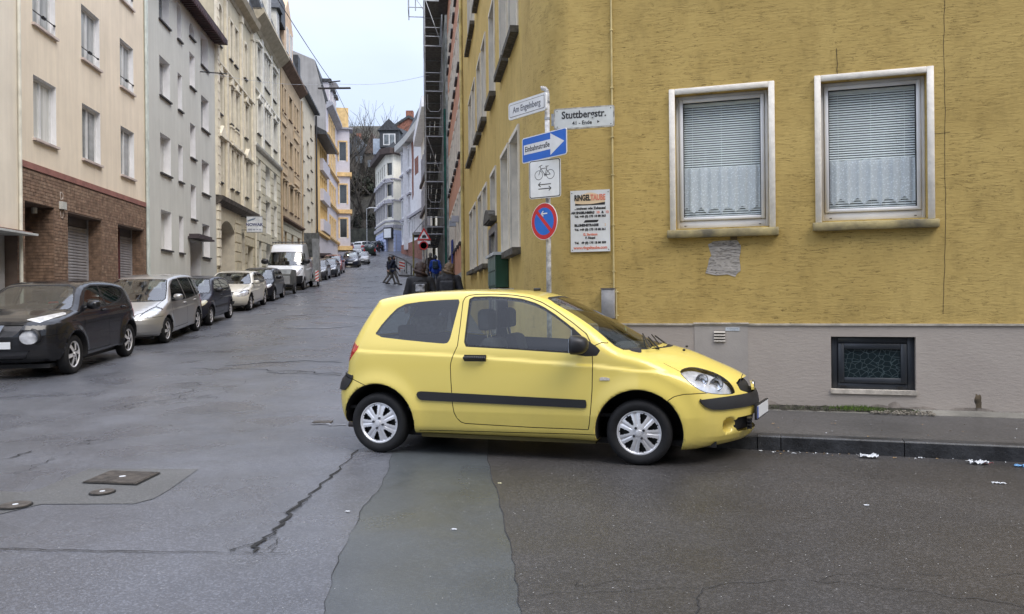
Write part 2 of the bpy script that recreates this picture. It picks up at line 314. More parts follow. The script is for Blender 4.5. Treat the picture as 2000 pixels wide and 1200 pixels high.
# repair trench round the covers on the left
tre = asphalt('trench_asphalt', (.094, .094, .091), wet=.5, grain=.4, rb=.5)
flat('asphalt_repair_trench', gxy([(175, 916), (388, 917), (330, 958), (300, 975), (262, 985), (80, 986), (-20, 1010), (-60, 1010), (-60, 960), (50, 962), (80, 955)]), tre, .004)
rust = mat('rusty_cast_iron', (.10, .085, .07), rough=.6, metal=.3, bump=.6, bs=60, var=.3, vs_=14)
glint_paint = mat('painted_water_glint', (.75, .78, .8), rough=.15, var=0)  # pale colour paints the glint of water in the lifting holes
def cover_sq(c, ax, ay, lab):
    t = thing('manhole_cover', lab, 'drain cover', (c[0], c[1], .006))
    def q(u, v): return (ax[0]*u+ay[0]*v, ax[1]*u+ay[1]*v)
    bb = B(); P = [q(-1, -1), q(1, -1), q(1, 1), q(-1, 1)]; bb.prism(P, 0, .012, axis='z'); bb.obj('plate', rust, t)
    P2 = [(x*1.05, y*1.05) for x, y in P]; fb = B(); k = 4
    fb.add([(*p, .006) for p in P2]+[(*p, .0065) for p in P], [(i, (i+1) % 4, 4+(i+1) % 4, 4+i) for i in range(4)]); fb.obj('rim', crk, t)
    rb = B()
    for i in range(-8, 9):
        for j in range(-8, 9):
            x, y = q(i/9, j/9); rb.box(x-.012, x+.012, y-.012, y+.012, .012, .0155)
    tag(rb.obj('tread', rust, t), kind='stuff')
    hb = B(); hb.add([(math.cos(a_*.7854)*.028, math.sin(a_*.7854)*.028, .0165) for a_ in range(8)], [tuple(range(8))]); hb.obj('lifting_hole_glint', glint_paint, t)
P = [Vector(p) for p in gxy([(163, 945), (265, 949), (312, 927), (215, 923)])]
c = sum(P, Vector((0, 0)))/4; cover_sq(c, (P[1]-P[0])/2, (P[3]-P[0])/2, 'square rusty cast iron cover set in a repair patch on the left')
def cover_rd(px, py, r, lab):
    c = gp(px, py); t = thing('water_valve_cover', lab, 'drain cover', (c.x, c.y, .006))
    bb = B(); bb.bar((0, 0, 0), (0, 0, .012), r, 24); bb.obj('plate', rust, t)
    rb = B(); rb.bar((0, 0, 0), (0, 0, .006), r*1.1, 24); rb.obj('rim', crk, t)
    hb = B(); hb.bar((0, 0, .012), (0, 0, .0135), .02, 10); hb.obj('lifting_hole_glint', glint_paint, t)
cover_rd(200, 964, .085, 'small round iron cover just below the square drain cover')
cover_rd(30, 990, .10, 'round iron cover in the road at the lower left edge')
P = gp(630, 826); t = thing('water_valve_cover', 'small dark cover in the road behind the rear wheel of the yellow car', 'drain cover', (P.x, P.y, .005))
bb = B(); bb.box(-.11, .11, -.07, .07, 0, .01); bb.obj('plate', rust, t)
# ---- kerbs and pavements
TH = math.atan(.304)
def kerb_right(X): return 7.94-.304*X
KP = [(14.5, kerb_right(14.5))]+[(x, kerb_right(x)) for x in np.arange(13.5, 2.4, -1.0)]+[(2.3, 7.24), (1.95, 7.36), (1.6, 7.62), (1.2, 8.02), (.75, 8.5), (.2, 9.1), (-.35, 9.75), (-.85, 10.5), (-1.3, 11.5), (-1.75, 13), (-2.05, 14.5)]+[(-.42-.1147*y, y) for y in np.arange(16, 60, 1.5)]
def KH(x, y):
    def ss(t): t = min(max(t, 0), 1); return t*t*(3-2*t)
    if y < 9.0 and x > .5: return .02+.11*ss((x-1.75)/.5)
    return .02+.11*ss((y-10.5)/4)
WL = [(14.5, 9.8-.304*14.5), (.73, 9.8-.304*.73)]
def facR(y): return 1.45-.1147*y
inner = []
for (x, y) in KP:
    if x > .73: inner.append((x, 9.86-.304*x) if y < 9 or x > 1 else (.9, 9.6))
    elif y < 10.8: inner.append((.75-(.73-x)*.25, 9.75+(y-8)*.15))
    else: inner.append((facR(y)+.05, y))
b = B(); vs = []
for (p, q) in zip(KP, inner):
    h = G(p[1])+KH(*p); vs += [(p[0], p[1], h), ((p[0]+q[0])/2, (p[1]+q[1])/2, h+.01), (q[0], q[1], h+.03)]
b.add(vs, [f for i in range(len(KP)-1) for f in ((3*i, 3*i+1, 3*i+4, 3*i+3), (3*i+1, 3*i+2, 3*i+5, 3*i+4))])
o = b.obj('pavement', MATS['pavement'], fix=False, smooth=True); tag(o, kind='structure')
bm = bmesh.new(); bm.from_mesh(o.data)
for f in bm.faces:
    if f.normal.z < 0: f.normal_flip()
bm.to_mesh(o.data); bm.free()
kst = mat('kerb_basalt', (.040, .042, .046), rough=.42, bump=.7, bs=30, var=.35, vs_=5)
def kerb_line(path, hf, nm='kerb', w=.15, flip=1):
    root = thing(nm, None, None); root['kind'] = 'structure'
    n = 0
    for p, q in zip(path, path[1:]):
        P_, Q_ = Vector(p), Vector(q); L = (Q_-P_).length; k = max(1, round(L/1.0))
        for i in range(k):
            a_ = P_.lerp(Q_, i/k); c_ = P_.lerp(Q_, (i+1)/k); d = (c_-a_).normalized(); nn = Vector((-d.y, d.x))*flip
            g = .004; a2 = a_+d*g; c2 = c_-d*g; ha = hf(*a_)+.012; hc = hf(*c_)+.012
            za, zc = G(a_.y), G(c_.y); bb = B(); vsx = []
            for (pt, z0, h) in ((a2, za, ha), (c2, zc, hc)):
                for (o_, zz) in ((0, -.05), (0, h-.015), (.015, h), (w, h), (w, -.05)):
                    v = pt-nn*o_; vsx.append((v.x, v.y, z0+zz))
            bb.add(vsx, [(j, (j+1) % 5, 5+(j+1) % 5, 5+j) for j in range(5)]+[(0, 4, 3, 2, 1)[::-1], (5, 6, 7, 8, 9)])
            bb.obj('kerbstone', kst, root); n += 1
    return root
kerb_line([p for p in KP if p[1] < 34], lambda x, y: KH(x, y), flip=1)
# left pavement along the house row
LK = [(-7.95-.13*y, y) for y in np.arange(6, 112, 2.0)]
b = B(); vs = []
for x, y in LK: vs += [(x, y, G(y)+.12), (x-2.4, y, G(y)+.14), (x-6, y, G(y)+.15)]
b.add(vs, [f for i in range(len(LK)-1) for f in ((3*i+1, 3*i, 3*i+3, 3*i+4), (3*i+2, 3*i+1, 3*i+4, 3*i+5))])
tag(b.obj('pavement', MATS['pavement'], fix=False, smooth=True), kind='structure')
kerb_line([p for p in LK if 10 < p[1] < 44], lambda x, y: .12, flip=-1)
b = B()
for (x, y), (x2, y2) in zip(LK, LK[1:]):
    if y >= 42: b.add([(x, y, G(y)-.05), (x2, y2, G(y2)-.05), (x2, y2, G(y2)+.135), (x, y, G(y)+.135), (x-.15, y, G(y)+.135), (x2-.15, y2, G(y2)+.135)], [(0, 1, 2, 3), (3, 2, 5, 4)])
tag(b.obj('far_kerb', kst, fix=False), kind='structure')
# ================================================================== facades
def frame_mx(X0, Y0, ang, z=0): return Matrix.Translation((X0, Y0, z)) @ Matrix.Rotation(ang, 4, 'Z')
class Fac:
    """a straight house front: local x along it, -y outwards, z up (z is world height)"""
    def __init__(s, X0, Y0, ang, label, cat='house', name='town_house', group=None):
        s.mx = frame_mx(X0, Y0, ang); s.root = thing(name, label, cat, mx=s.mx, group=group); s.inv = s.mx.inverted(); s.X0, s.Y0, s.ang = X0, Y0, ang
    def px(s, x, y, d=0.):
        """facade coordinates (along, height) of a line of sight"""
        r = ray(x, y); c, n = math.cos(s.ang), math.sin(s.ang)
        ox, oy = s.X0-n*d, s.Y0+c*d
        # r0*D - c*t = ox ; D - n*t = oy
        t = (r[0]*oy-ox)/(c-r[0]*n); D = oy+n*t
        return t, r[1]*D+H
    def sx(s, x, d=0.): return s.px(x, 500, d)[0]
    def hz(s, x, y, d=0.): return s.px(x, y, d)[1]
def wall(root, L, z0, z1, ops, m, depth=10., name='wall', y=0., rev=None, thick=.5, x0=0., back=True, sides=True):
    """front wall with real openings (x0,x1,z0,z1,depth,archrise); returns object"""
    b = B(); xs = sorted({x0, L} | {round(v, 4) for o in ops for v in (o[0], o[1])}); zs = sorted({z0, z1} | {round(v, 4) for o in ops for v in (o[2], o[3])})
    xs = [v for v in xs if x0 <= v <= L]; zs = [v for v in zs if z0 <= v <= z1]
    def hole(cx, cz): return any(o[0]-1e-4 < cx < o[1]+1e-4 and o[2]-1e-4 < cz < o[3]+1e-4 for o in ops)
    for i in range(len(xs)-1):
        j = 0
        while j < len(zs)-1:
            if hole((xs[i]+xs[i+1])/2, (zs[j]+zs[j+1])/2): j += 1; continue
            k = j
            while k+1 < len(zs)-1 and not hole((xs[i]+xs[i+1])/2, (zs[k+1]+zs[k+2])/2): k += 1
            b.add([(xs[i], y, zs[j]), (xs[i+1], y, zs[j]), (xs[i+1], y, zs[k+1]), (xs[i], y, zs[k+1])], [(0, 1, 2, 3)]); j = k+1
    for o in ops:
        a_, c_, e_, f_ = o[:4]; d = o[4] if len(o) > 4 else .2; ar = o[5] if len(o) > 5 else 0
        b.add([(a_, y, e_), (c_, y, e_), (c_, y+d, e_), (a_, y+d, e_)], [(0, 1, 2, 3)], 1)
        b.add([(a_, y, e_), (a_, y+d, e_), (a_, y+d, f_-ar), (a_, y, f_-ar)], [(0, 1, 2, 3)], 1)
        b.add([(c_, y, e_), (c_, y, f_-ar), (c_, y+d, f_-ar), (c_, y+d, e_)], [(0, 1, 2, 3)], 1)
        if not ar: b.add([(a_, y, f_), (a_, y+d, f_), (c_, y+d, f_), (c_, y, f_)], [(0, 1, 2, 3)], 1)
        else:
            n = 12; w = (c_-a_)/2; xc = (a_+c_)/2; R = (w*w+ar*ar)/(2*ar); zc = f_-R
            t0 = math.asin(min(1, w/R)); 
            if ar > w*.999: t0 = math.pi/2; R = w; zc = f_-w
            arc = [(xc+R*math.sin(-t0+2*t0*i/n), zc+R*math.cos(-t0+2*t0*i/n)) for i in range(n+1)]
            for (p, q) in zip(arc, arc[1:]):
                b.add([(p[0], y, p[1]), (p[0], y, f_), (q[0], y, f_), (q[0], y, q[1])], [(0, 3, 2, 1)])
                b.add([(p[0], y, p[1]), (q[0], y, q[1]), (q[0], y+d, q[1]), (p[0], y+d, p[1])], [(0, 1, 2, 3)], 1)
    if sides:
        b.add([(x0, y, z0), (x0, y, z1), (x0, y+depth, z1), (x0, y+depth, z0)], [(0, 1, 2, 3)])
        b.add([(L, y, z0), (L, y+depth, z0), (L, y+depth, z1), (L, y, z1)], [(0, 1, 2, 3)])
    if back:
        b.add([(x0, y+depth, z0), (x0, y+depth, z1), (L, y+depth, z1), (L, y+depth, z0)], [(0, 1, 2, 3)])
        b.add([(x0, y, z1), (L, y, z1), (L, y+depth, z1), (x0, y+depth, z1)], [(0, 1, 2, 3)])
    return b.obj(name, [m, rev or m], root, fix=False)
PANE = [mat('pane_curtained', (.42, .44, .44), rough=.12, var=.25, vs_=.9, stretch=(5, 5, .4), spec=.7), mat('pane_dark', (.04, .045, .05), rough=.06, var=.3, vs_=.7, spec=.9), mat('pane_grey', (.17, .19, .20), rough=.08, var=.4, vs_=.8, spec=.9), mat('pane_bright_curtain', (.62, .62, .58), rough=.14, var=.12, vs_=2.2, stretch=(6, 6, .2), spec=.7), mat('pane_half_dark', (.30, .31, .31), rough=.08, var=.85, vs_=.55, stretch=(.2, .2, 1), spec=.8)]
WM = {}
def window(root, x0, x1, z0, z1, d=.2, mull=1, trans=0., fm=None, pane=0, fw=.06, sill=None, y=0., arch=0., name='window'):
    """window set d behind the wall face: frame object with pane (and sill) below it"""
    w = x1-x0; h = z1-z0; key = ('w', round(w, 2), round(h, 2), mull, trans, fw, fm.name if fm else 0, arch > 0)
    if key not in WM:
        b = B(); zt = h
        b.box(0, fw, 0, .06, 0, h); b.box(w-fw, w, 0, .06, 0, h); b.box(fw, w-fw, 0, .06, 0, fw*1.2); b.box(fw, w-fw, 0, .06, h-fw, h)
        for i in range(mull): xm = w*(i+1)/(mull+1); b.box(xm-fw*.6, xm+fw*.6, -.006, .05, fw*1.2, h-fw)
        if trans: b.box(fw, w-fw, -.008, .05, h*trans-fw*.5, h*trans+fw*.5)
        if arch: b.box(0, w, -.002, .05, h-arch*.28, h-fw)
        WM[key] = b.mesh('window', fm or white_pvc)
        p = B(); p.add([(fw*.5, .03, fw*.5), (w-fw*.5, .03, fw*.5), (w-fw*.5, .03, h-fw*.5), (fw*.5, .03, h-fw*.5)], [(0, 1, 2, 3)]); WM[key+('p',)] = p
        WM[key+('m',)] = {}
    o = inst(name, WM[key], root, (x0, y+d, z0))
    pm = WM[key+('m',)]
    if pane not in pm: pm[pane] = WM[key+('p',)].mesh('pane', PANE[pane], fix=False)
    inst('pane', pm[pane], o)
    if sill:
        k2 = ('s', round(w, 2), round(d, 2), sill.name)
        if k2 not in WM: WM[k2] = B().box(-.05, w+.05, -d-.08, 0, -.06, 0).mesh('window_sill', sill)
        inst('window_sill', WM[k2], o)
    return o
sill_dark = mat('sill_dark', (.045, .042, .045), rough=.6); sill_stone = mat('sill_stone', (.45, .42, .37), rough=.8)
def cornice(root, L, z, prof, m, name='cornice', x0=0.):
    """prof: list of (out, up) steps, extruded along the front"""
    b = B(); P = [(-o_, z+u_) for o_, u_ in prof]+[(0, z+prof[-1][1]), (0, z+prof[0][1])]
    b.prism([(p[0], p[1]) for p in P], x0, L, axis='x'); return b.obj(name, m, root)
def LF(D): return (-9.3-.13*D, D)
LA = math.atan2(1, -.13)
def D_left(px): return 9.3/((1000-px)/1500-.13)
SF = math.hypot(1, .13)
BOTZ = -1.0
# ------------------------------------------------------------------ left row, nearest first
def left(px0, px1, label, a=0., D0=None, name='town_house'):
    D0 = D_left(px0) if D0 is None else D0; D1 = D_left(px1); X, Y = LF(D0)
    f = Fac(X+a, Y, LA, label, name=name); f.L = (D1-D0)*SF; return f
beige = mat('beige_render', (.80, .70, .55), rough=.9, bump=.25, bs=35, var=.04, vs_=.7, streak=.08)
beige0 = mat('beige_render_pale', (.78, .71, .59), rough=.9, bump=.25, bs=35, var=.04, vs_=.7, streak=.06)
white_rev = mat('white_reveal', (.80, .79, .79), rough=.7, var=.05)
redband = mat('red_brown_band', (.30, .135, .11), rough=.8, var=.15)
brick_m = [mat('brown_brick_a', (.24, .155, .105), rough=.75, var=.25, vs_=6, bump=.4, bs=60), mat('brown_brick_b', (.28, .19, .13), rough=.75, var=.25, vs_=6, bump=.4, bs=60)]
mortar = mat('mortar_dark', (.17, .125, .10), rough=.9)
sill_red = mat('sill_rosy_stone', (.55, .47, .43), rough=.8, var=.1)
iron = mat('wrought_iron', (.02, .02, .022), rough=.5)
rshut = mat('roller_shutter_grey', (.34, .33, .34), rough=.55, var=.12, vs_=3)
# house 1: beige render over brown brick
f = left(34.3, 287, 'beige rendered house with a brown brick ground floor, two roller shutters and a dark entrance', name='brick_base_house')
L = f.L; ops = []; wins = []
cols = [(68, 112.5), (163, 198.5), (238, 264)]
rows = [(5.48, 7.05), (8.33, 9.87), (11.18, 12.7)]
for ci, (p0, p1) in enumerate(cols):
    for ri, (a_, c_) in enumerate(rows):
        x0, x1 = f.sx(p0), f.sx(p1); ops.append((x0, x1, a_, c_, .2)); wins.append((x0, x1, a_, c_, ri))
ZB = 4.68
wall(f.root, L, ZB, 14.4, ops, beige, rev=white_rev)
for (x0, x1, a_, c_, ri) in wins:
    w = window(f.root, x0, x1, a_, c_, d=.13, mull=1, pane=random.choice((0, 3, 4)), sill=sill_red, fw=.07)
    if ri: 
        if 'rail' not in WM:
            b = B(); ww = x1-x0; b.bar((.02, -.12, .32), (ww-.02, -.12, .32), .014); b.bar((ww/2-.06, -.12, .32), (ww/2+.06, -.12, .32), .045, 10); b.bar((ww-.06, -.12, .32), (ww-.02, -.12, .32), .03); WM['rail'] = b.mesh('guard_rail', iron)
        inst('guard_rail', WM['rail'], w)
b = B().box(0, L, -.03, .1, ZB, ZB+.155); b.obj('red_band', redband, f.root)
gops = [(f.sx(48), f.sx(106), BOTZ, 3.86, 2.2), (f.sx(132), f.sx(199), BOTZ, 3.84, .42), (f.sx(230), f.sx(280.5), BOTZ, 3.84, .42)]
wall(f.root, L, BOTZ, ZB-.003, gops, mortar, name='ground_floor_wall')
bb = [B(), B()]; bh, bl = .085, .26; z = -.2; k = 0
while z < ZB-.05:
    x = -(k % 2)*.13
    while x < L:
        a_, c_ = max(x, 0), min(x+bl-.012, L)
        segs = [(a_, c_)]
        for o in gops:
            if o[2] < z+bh/2 < o[3]:
                ns = []
                for (s0, s1) in segs:
                    if s1 <= o[0] or s0 >= o[1]: ns.append((s0, s1))
                    else:
                        if s0 < o[0]: ns.append((s0, o[0]))
                        if s1 > o[1]: ns.append((o[1], s1))
                segs = ns
        for s0, s1 in segs:
            if s1-s0 > .03: bb[random.random() < .4].box(s0, s1, -.012-random.random()*.004, .0, z, min(z+bh-.012, ZB-.006))
        x += bl
    z += bh; k += 1
for i in (0, 1): tag(bb[i].obj('brick_cladding', brick_m[i], f.root, fix=False), kind='stuff')
# side reveals of the openings in brick too
for (a_, c_, _, zt, d) in gops:
    rb = B(); z = 0; k = 0
    while z < zt-.04:
        y = .01-(k % 2)*.13
        while y < d:
            y0, y1 = max(y, .01), min(y+bl-.012, d-.01)
            if y1-y0 > .03: rb.box(c_-.012, c_+.001, y0, y1, z, min(z+bh-.012, zt-.01))
            y += bl
        z += bh; k += 1
    tag(rb.obj('brick_cladding', brick_m[0], f.root, fix=False), kind='stuff')
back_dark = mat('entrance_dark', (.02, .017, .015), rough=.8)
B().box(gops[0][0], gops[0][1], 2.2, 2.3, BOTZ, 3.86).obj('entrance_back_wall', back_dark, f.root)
b = B().box(0, .9, 0, .05, 0, 2.05); o = b.obj('front_door', mat('dark_brown_door', (.05, .03, .02), rough=.5), f.root); o.location = (gops[0][0]+.4, 2.12, .5)
b = B(); b.bar((0, 0, 0), (0, 0, .14), .07, 10); b.obj('entrance_lamp', mat('lamp_opal', (.6, .58, .52), rough=.3), f.root).location = (f.sx(96), .35, 3.70)
slat_me = {}
for gi, (a_, c_, _, zt, d) in enumerate(gops[1:]):
    w = c_-a_; z0 = .35; n = int((zt-.25-z0)/.085)
    sh = B().box(a_, c_, d+.04, d+.06, BOTZ, zt).obj('roller_shutter', rshut, f.root)
    me = B().add([(0, d, 0), (w-.1, d, 0), (w-.1, d-.018, .02), (0, d-.018, .02), (0, d-.018, .062), (w-.1, d-.018, .062), (w-.1, d, .079), (0, d, .079)], [(0, 1, 2, 3), (3, 2, 5, 4), (4, 5, 6, 7)]).mesh('slat', rshut, fix=False)
    for i in range(n): inst('slat', me, sh, (a_+.05, 0, z0+i*.085))
    B().box(a_, a_+.05, d-.05, d+.03, 0, zt).obj('guide_rail', rshut, sh); B().box(c_-.05, c_, d-.05, d+.03, 0, zt).obj('guide_rail', rshut, sh)
    B().box(a_+.05, c_-.05, d-.02, d+.04, zt-.25, zt).obj('shutter_box', mat('shutter_box_dark', (.09, .08, .08), rough=.6), sh)
    if gi == 1: B().box((a_+c_)/2-.03, (a_+c_)/2+.03, d-.06, d-.02, 0, zt).obj('centre_post', mat('post_maroon', (.12, .035, .04), rough=.5), sh)
# small letters and lamp beside the entrance
tx, tz = f.px(119, 402); 
B().box(tx-.14, tx+.14, -.09, -.014, tz-.10, tz+.10).obj('number_lamp', mat('number_lamp', (.55, .56, .52), rough=.3), f.root)
brass = mat('pale_letter', (.50, .42, .36), rough=.5)
for ch, yy in (('D', 384), ('U', 420)): text(ch, .3, brass, f.root, (tx, -.02, f.px(119, yy)[1]), name='letter', ext=.006)
B().bar((L-.05, -.06, 0), (L-.05, -.06, 14), .045, 8).obj('downpipe', mat('downpipe_pale_green', (.55, .60, .56), rough=.4), f.root)
# house 0: at the left edge of the view
f0 = Fac(*LF(D_left(34.3)-9/SF), LA, 'pale beige house at the left edge with a projecting canopy over its grey ground floor', name='town_house')
f0.L = 9.0
wall(f0.root, 9.0, 3.06, 14.6, [(1.5, 2.7, 5.5, 7.05, .13), (4.6, 5.8, 5.5, 7.05, .13)], beige0, y=-.06)
for x in (1.5, 4.6): window(f0.root, x, x+1.2, 5.5, 7.05, d=.1, sill=sill_red)
wall(f0.root, 8.95, BOTZ, 3.0, [], mat('grey_pebble_render', (.42, .41, .41), rough=.9, bump=.5, bs=60, var=.08), y=.25, name='ground_floor_wall', sides=True)
B().box(0, 9.12, -.42, .3, 3.0, 3.05).obj('canopy', mat('canopy_grey', (.55, .57, .56), rough=.5), f0.root)
B().box(0, 9.1, -.30, .3, 3.054, 3.09).obj('canopy_flashing', mat('rust_brown', (.15, .06, .04), rough=.8), f0.root)
B().bar((8.96, -.11, 0.1), (8.96, -.11, 14), .04, 8).obj('downpipe', mat('downpipe_cream', (.72, .70, .60), rough=.4), f0.root)
# house 2: plain grey
grey = mat('grey_green_render', (.57, .575, .525), rough=.9, bump=.2, bs=35, var=.04, vs_=.6, streak=.05)
f = left(287, 424, 'plain pale grey house with deep white window reveals and a dark red eave', name='grey_house'); L = f.L; ops = []; W_ = []
for (p0, p1, rws) in ((315, 335, (13.3, 10.43+1.49-1.49, )),):
    pass
zr = [3.32, 6.18, 9.06, 11.9]
for p0, p1 in ((315, 335.5), (350.4, 358.8), (395.8, 410.3)):
    for z in zr: ops.append((f.sx(p0), f.sx(p1), z, z+1.48, .26, 0))
for z, h in ((4.85, 1.45), (7.45, 1.45), (10.45, 1.45), (12.58, .62)): ops.append((f.sx(373.8), f.sx(384), z, z+h, .26, .3 if h < 1 else 0))
dr = (f.sx(371.7), f.sx(392.4), BOTZ, 3.93, .5); 
wall(f.root, L, BOTZ, 13.75, ops+[dr], grey, rev=white_rev)
for o in ops: window(f.root, *o[:4], d=.24, mull=1 if o[1]-o[0] > .9 else 0, pane=random.choice((2, 3, 4)), sill=sill_dark, fw=.06)
B().box(dr[0], dr[1], .46, .5, 0, 3.95).obj('front_door', mat('door_dark_glass', (.05, .05, .06), rough=.3), f.root)
B().box(dr[0]-.35, dr[1]+.35, -.5, 0, 3.98, 4.06).box(dr[0]-.15, dr[1]+.35, -.4, 0, 4.06, 4.18).obj('door_canopy', mat('canopy_dark', (.06, .045, .05), rough=.6), f.root)
eave = mat('eave_dark_red', (.05, .022, .026), rough=.7, bump=.5, bs=20, var=.3)
b = B(); b.prism([(-.55, 13.62), (-.55, 13.85), (5, 17.3), (10.3, 13.75), (10.3, 13.6)], -.15, L+.25, axis='x'); b.obj('roof', eave, f.root)
rfl = B()
for i in range(int(L/.24)): rfl.box(i*.24, i*.24+.12, -.56, -.05, 13.50, 13.62)
rfl.obj('rafter_ends', eave, f.root)
B().bar((.06, -.06, 0), (.06, -.06, 13.6), .045, 8).obj('downpipe', MATS['downpipe_pale_green'], f.root)
B().bar(Vector((f.sx(394), 0, f.hz(394, 144))), Vector((f.sx(398), -1.1, f.hz(394, 143))), .025, 6).obj('wire_bracket', iron, f.root)
# ---- ornament helpers for the old fronts
def surround(root, x0, x1, z0, z1, m, w=.14, out=.07, ped=None, arch=False, key=''):
    b = B(); b.box(x0-w, x0, -out, .02, z0-.05, z1); b.box(x1, x1+w, -out, .02, z0-.05, z1)
    if not arch: b.box(x0-w, x1+w, -out-.01, .02, z1, z1+w)
    else:
        xc = (x0+x1)/2; r = (x1-x0)/2; n = 10
        for i in range(n):
            t0, t1 = math.pi*i/n, math.pi*(i+1)/n
            P = [(xc+math.cos(t)*q, z1-r+math.sin(t)*q) for q, t in ((r, t0), (r+w, t0), (r+w, t1), (r, t1))]
            b.prism(P, -out, .02)
    if ped == 'tri': b.prism([(x0-w-.1, z1+w+.12), (x1+w+.1, z1+w+.12), ((x0+x1)/2, z1+w+.62)], -out-.14, .02); b.box(x0-w-.14, x1+w+.14, -out-.16, .02, z1+w, z1+w+.12)
    if ped == 'flat': b.box(x0-w-.08, x1+w+.08, -out-.14, .02, z1+w+.05, z1+w+.17)
    if ped == 'crest':
        b.box(x0-w-.05, x1+w+.05, -out-.1, .02, z1+w, z1+w+.09); xc = (x0+x1)/2
        b.prism([(xc-.3, z1+w+.09), (xc+.3, z1+w+.09), (xc+.16, z1+w+.36), (xc, z1+w+.5), (xc-.16, z1+w+.36)], -out-.06, .02)
    return b.obj('window_surround', m, root)
def balus(root, x0, x1, z0, z1, m):
    b = B(); n = max(2, int((x1-x0)/.16)); b.box(x0, x1, -.10, .02, z0, z0+.07); b.box(x0, x1, -.12, .02, z1-.08, z1)
    for i in range(n):
        xm = x0+(x1-x0)*(i+.5)/n; b.box(xm-.03, xm+.03, -.09, -.02, z0+.07, z1-.08)
    b.box(x0+.02, x1-.02, -.012, .01, z0, z1); return b.obj('balustrade_panel', m, root)
def blocks(root, x0, x1, z0, z1, m, ops, h=.42, w=.75, out=.05, name='stone_block', off=0):
    """rusticated courses: each stone its own object"""
    z = z0; k = 0
    while z < z1-.1:
        zz = min(z+h, z1); x = x0-((k+off) % 2)*w/2
        while x < x1:
            a_, c_ = max(x, x0), min(x+w, x1); segs = [(a_, c_)]
            for o in ops:
                if o[2]-.02 < z+h/2 < o[3]+.02:
                    ns = []
                    for (s0, s1) in segs:
                        if s1 <= o[0] or s0 >= o[1]: ns.append((s0, s1))
                        else:
                            if s0 < o[0]: ns.append((s0, o[0]))
                            if s1 > o[1]: ns.append((o[1], s1))
                    segs = ns
            for s0, s1 in segs:
                s0 += .018; s1 -= .018
                if s1-s0 > .06:
                    key = ('blk', round(s1-s0, 1), round(zz-z, 2), m.name)
                    if key not in WM:
                        ww = 1.; hh = zz-z-.035; c_b = .02; WM[key] = B().add([(0, 0, 0), (ww, 0, 0), (ww, 0, hh), (0, 0, hh), (.03, -out, c_b), (ww-.03, -out, c_b), (ww-.03, -out, hh-c_b), (.03, -out, hh-c_b)], [(4, 5, 6, 7), (0, 1, 5, 4), (1, 2, 6, 5), (2, 3, 7, 6), (3, 0, 4, 7)]).mesh(name, m, fix=False)
                    inst(name, WM[key], root, (s0, 0, z+.018), sca=(s1-s0, 1, 1))
            x += w
        z += h; k += 1
# house 3: cream ornate with pilasters
cream = mat('cream_ochre_stucco', (.60, .54, .39), rough=.85, bump=.25, bs=30, var=.08, vs_=1.2, streak=.15)
creamL = mat('cream_trim', (.74, .68, .54), rough=.8, var=.1, vs_=2); creamD = mat('cream_weathered', (.46, .40, .29), rough=.85, bump=.3, bs=20, var=.12)
slate = mat('slate_roof', (.05, .055, .062), rough=.6, bump=.4, bs=25, var=.3, vs_=4)
dark_corn = mat('cornice_dark', (.10, .085, .07), rough=.8, var=.3, vs_=4)
f = left(424, 497, 'ornate cream stucco house with pilasters, pediments and a dark string course', name='ornate_house'); L = f.L
cw = [(f.sx(428.2), f.sx(436)), (f.sx(452), f.sx(456.8)), (f.sx(461.2), f.sx(467)), (f.sx(480), f.sx(485.2))]
R3 = [(7.15, 9.15, 0), (10.5, 12.3, 0), (13.85, 15.8, 1)]
ops = []
for a_, c_ in cw:
    for z0, z1, ar in R3: ops.append((a_, c_, z0, z1, .25, (c_-a_)/2*.99 if ar and (a_, c_) in (cw[0], cw[3]) else 0))
gops = [(f.sx(430), f.sx(459), BOTZ, 5.35, .9, .5), (f.sx(472), f.sx(478.5), 3.0, 5.1, .3, .42), (f.sx(483), f.sx(494), BOTZ, 4.4, .5)]
wall(f.root, L, BOTZ, 17.6, ops+gops, cream, rev=creamL)
for o in ops:
    window(f.root, *o[:4], d=.22, mull=1, trans=.68, pane=random.choice((0, 2, 3, 4)), sill=sill_dark, fw=.06, arch=o[5])
    surround(f.root, o[0], o[1], o[2], o[3], creamL, ped='tri' if o[2] < 8 and (o[0] in (cw[0][0], cw[3][0])) else ('flat' if o[2] < 8 else ('crest' if o[2] < 12 else None)), arch=o[5] > 0, w=.12)
for a_, c_ in cw[1:3]: balus(f.root, a_-.1, c_+.1, 9.55, 10.35, creamL)
o_ = gops[0]; B().box(o_[0], o_[1], .85, .9, 0, 5.35).obj('portal_door', mat('portal_door_brown', (.12, .075, .055), rough=.6), f.root)
B().box(gops[2][0], gops[2][1], .45, .5, 0, 4.4).obj('passage_door', mat('passage_dark', (.06, .055, .045), rough=.8), f.root)
o_ = gops[1]; window(f.root, *o_[:4], d=.25, mull=0, pane=1, fw=.05)
for x in (.12, (cw[0][1]+cw[1][0])/2, (cw[2][1]+cw[3][0])/2, L-.22):
    B().box(x-.16, x+.16, -.11, 0, 6.4, 16.9).box(x-.22, x+.22, -.16, 0, 16.55, 16.9).box(x-.22, x+.22, -.15, 0, 6.4, 6.8).obj('pilaster', creamL, f.root)
for z in (9.3, 12.8): cornice(f.root, L, z, [(.03, 0), (.14, .06), (.14, .15)], creamL)
cornice(f.root, L+.1, 5.95, [(.05, 0), (.30, .22), (.34, .42), (.05, .46)], dark_corn, x0=-.05)
cornice(f.root, L, 16.9, [(.05, 0), (.12, .15), (.45, .35), (.55, .62), (.5, .7)], creamD)
blocks(f.root, 0, .45, 3.0, 16.8, creamL, [], h=.44, w=.5, out=.13, name='quoin_stone')
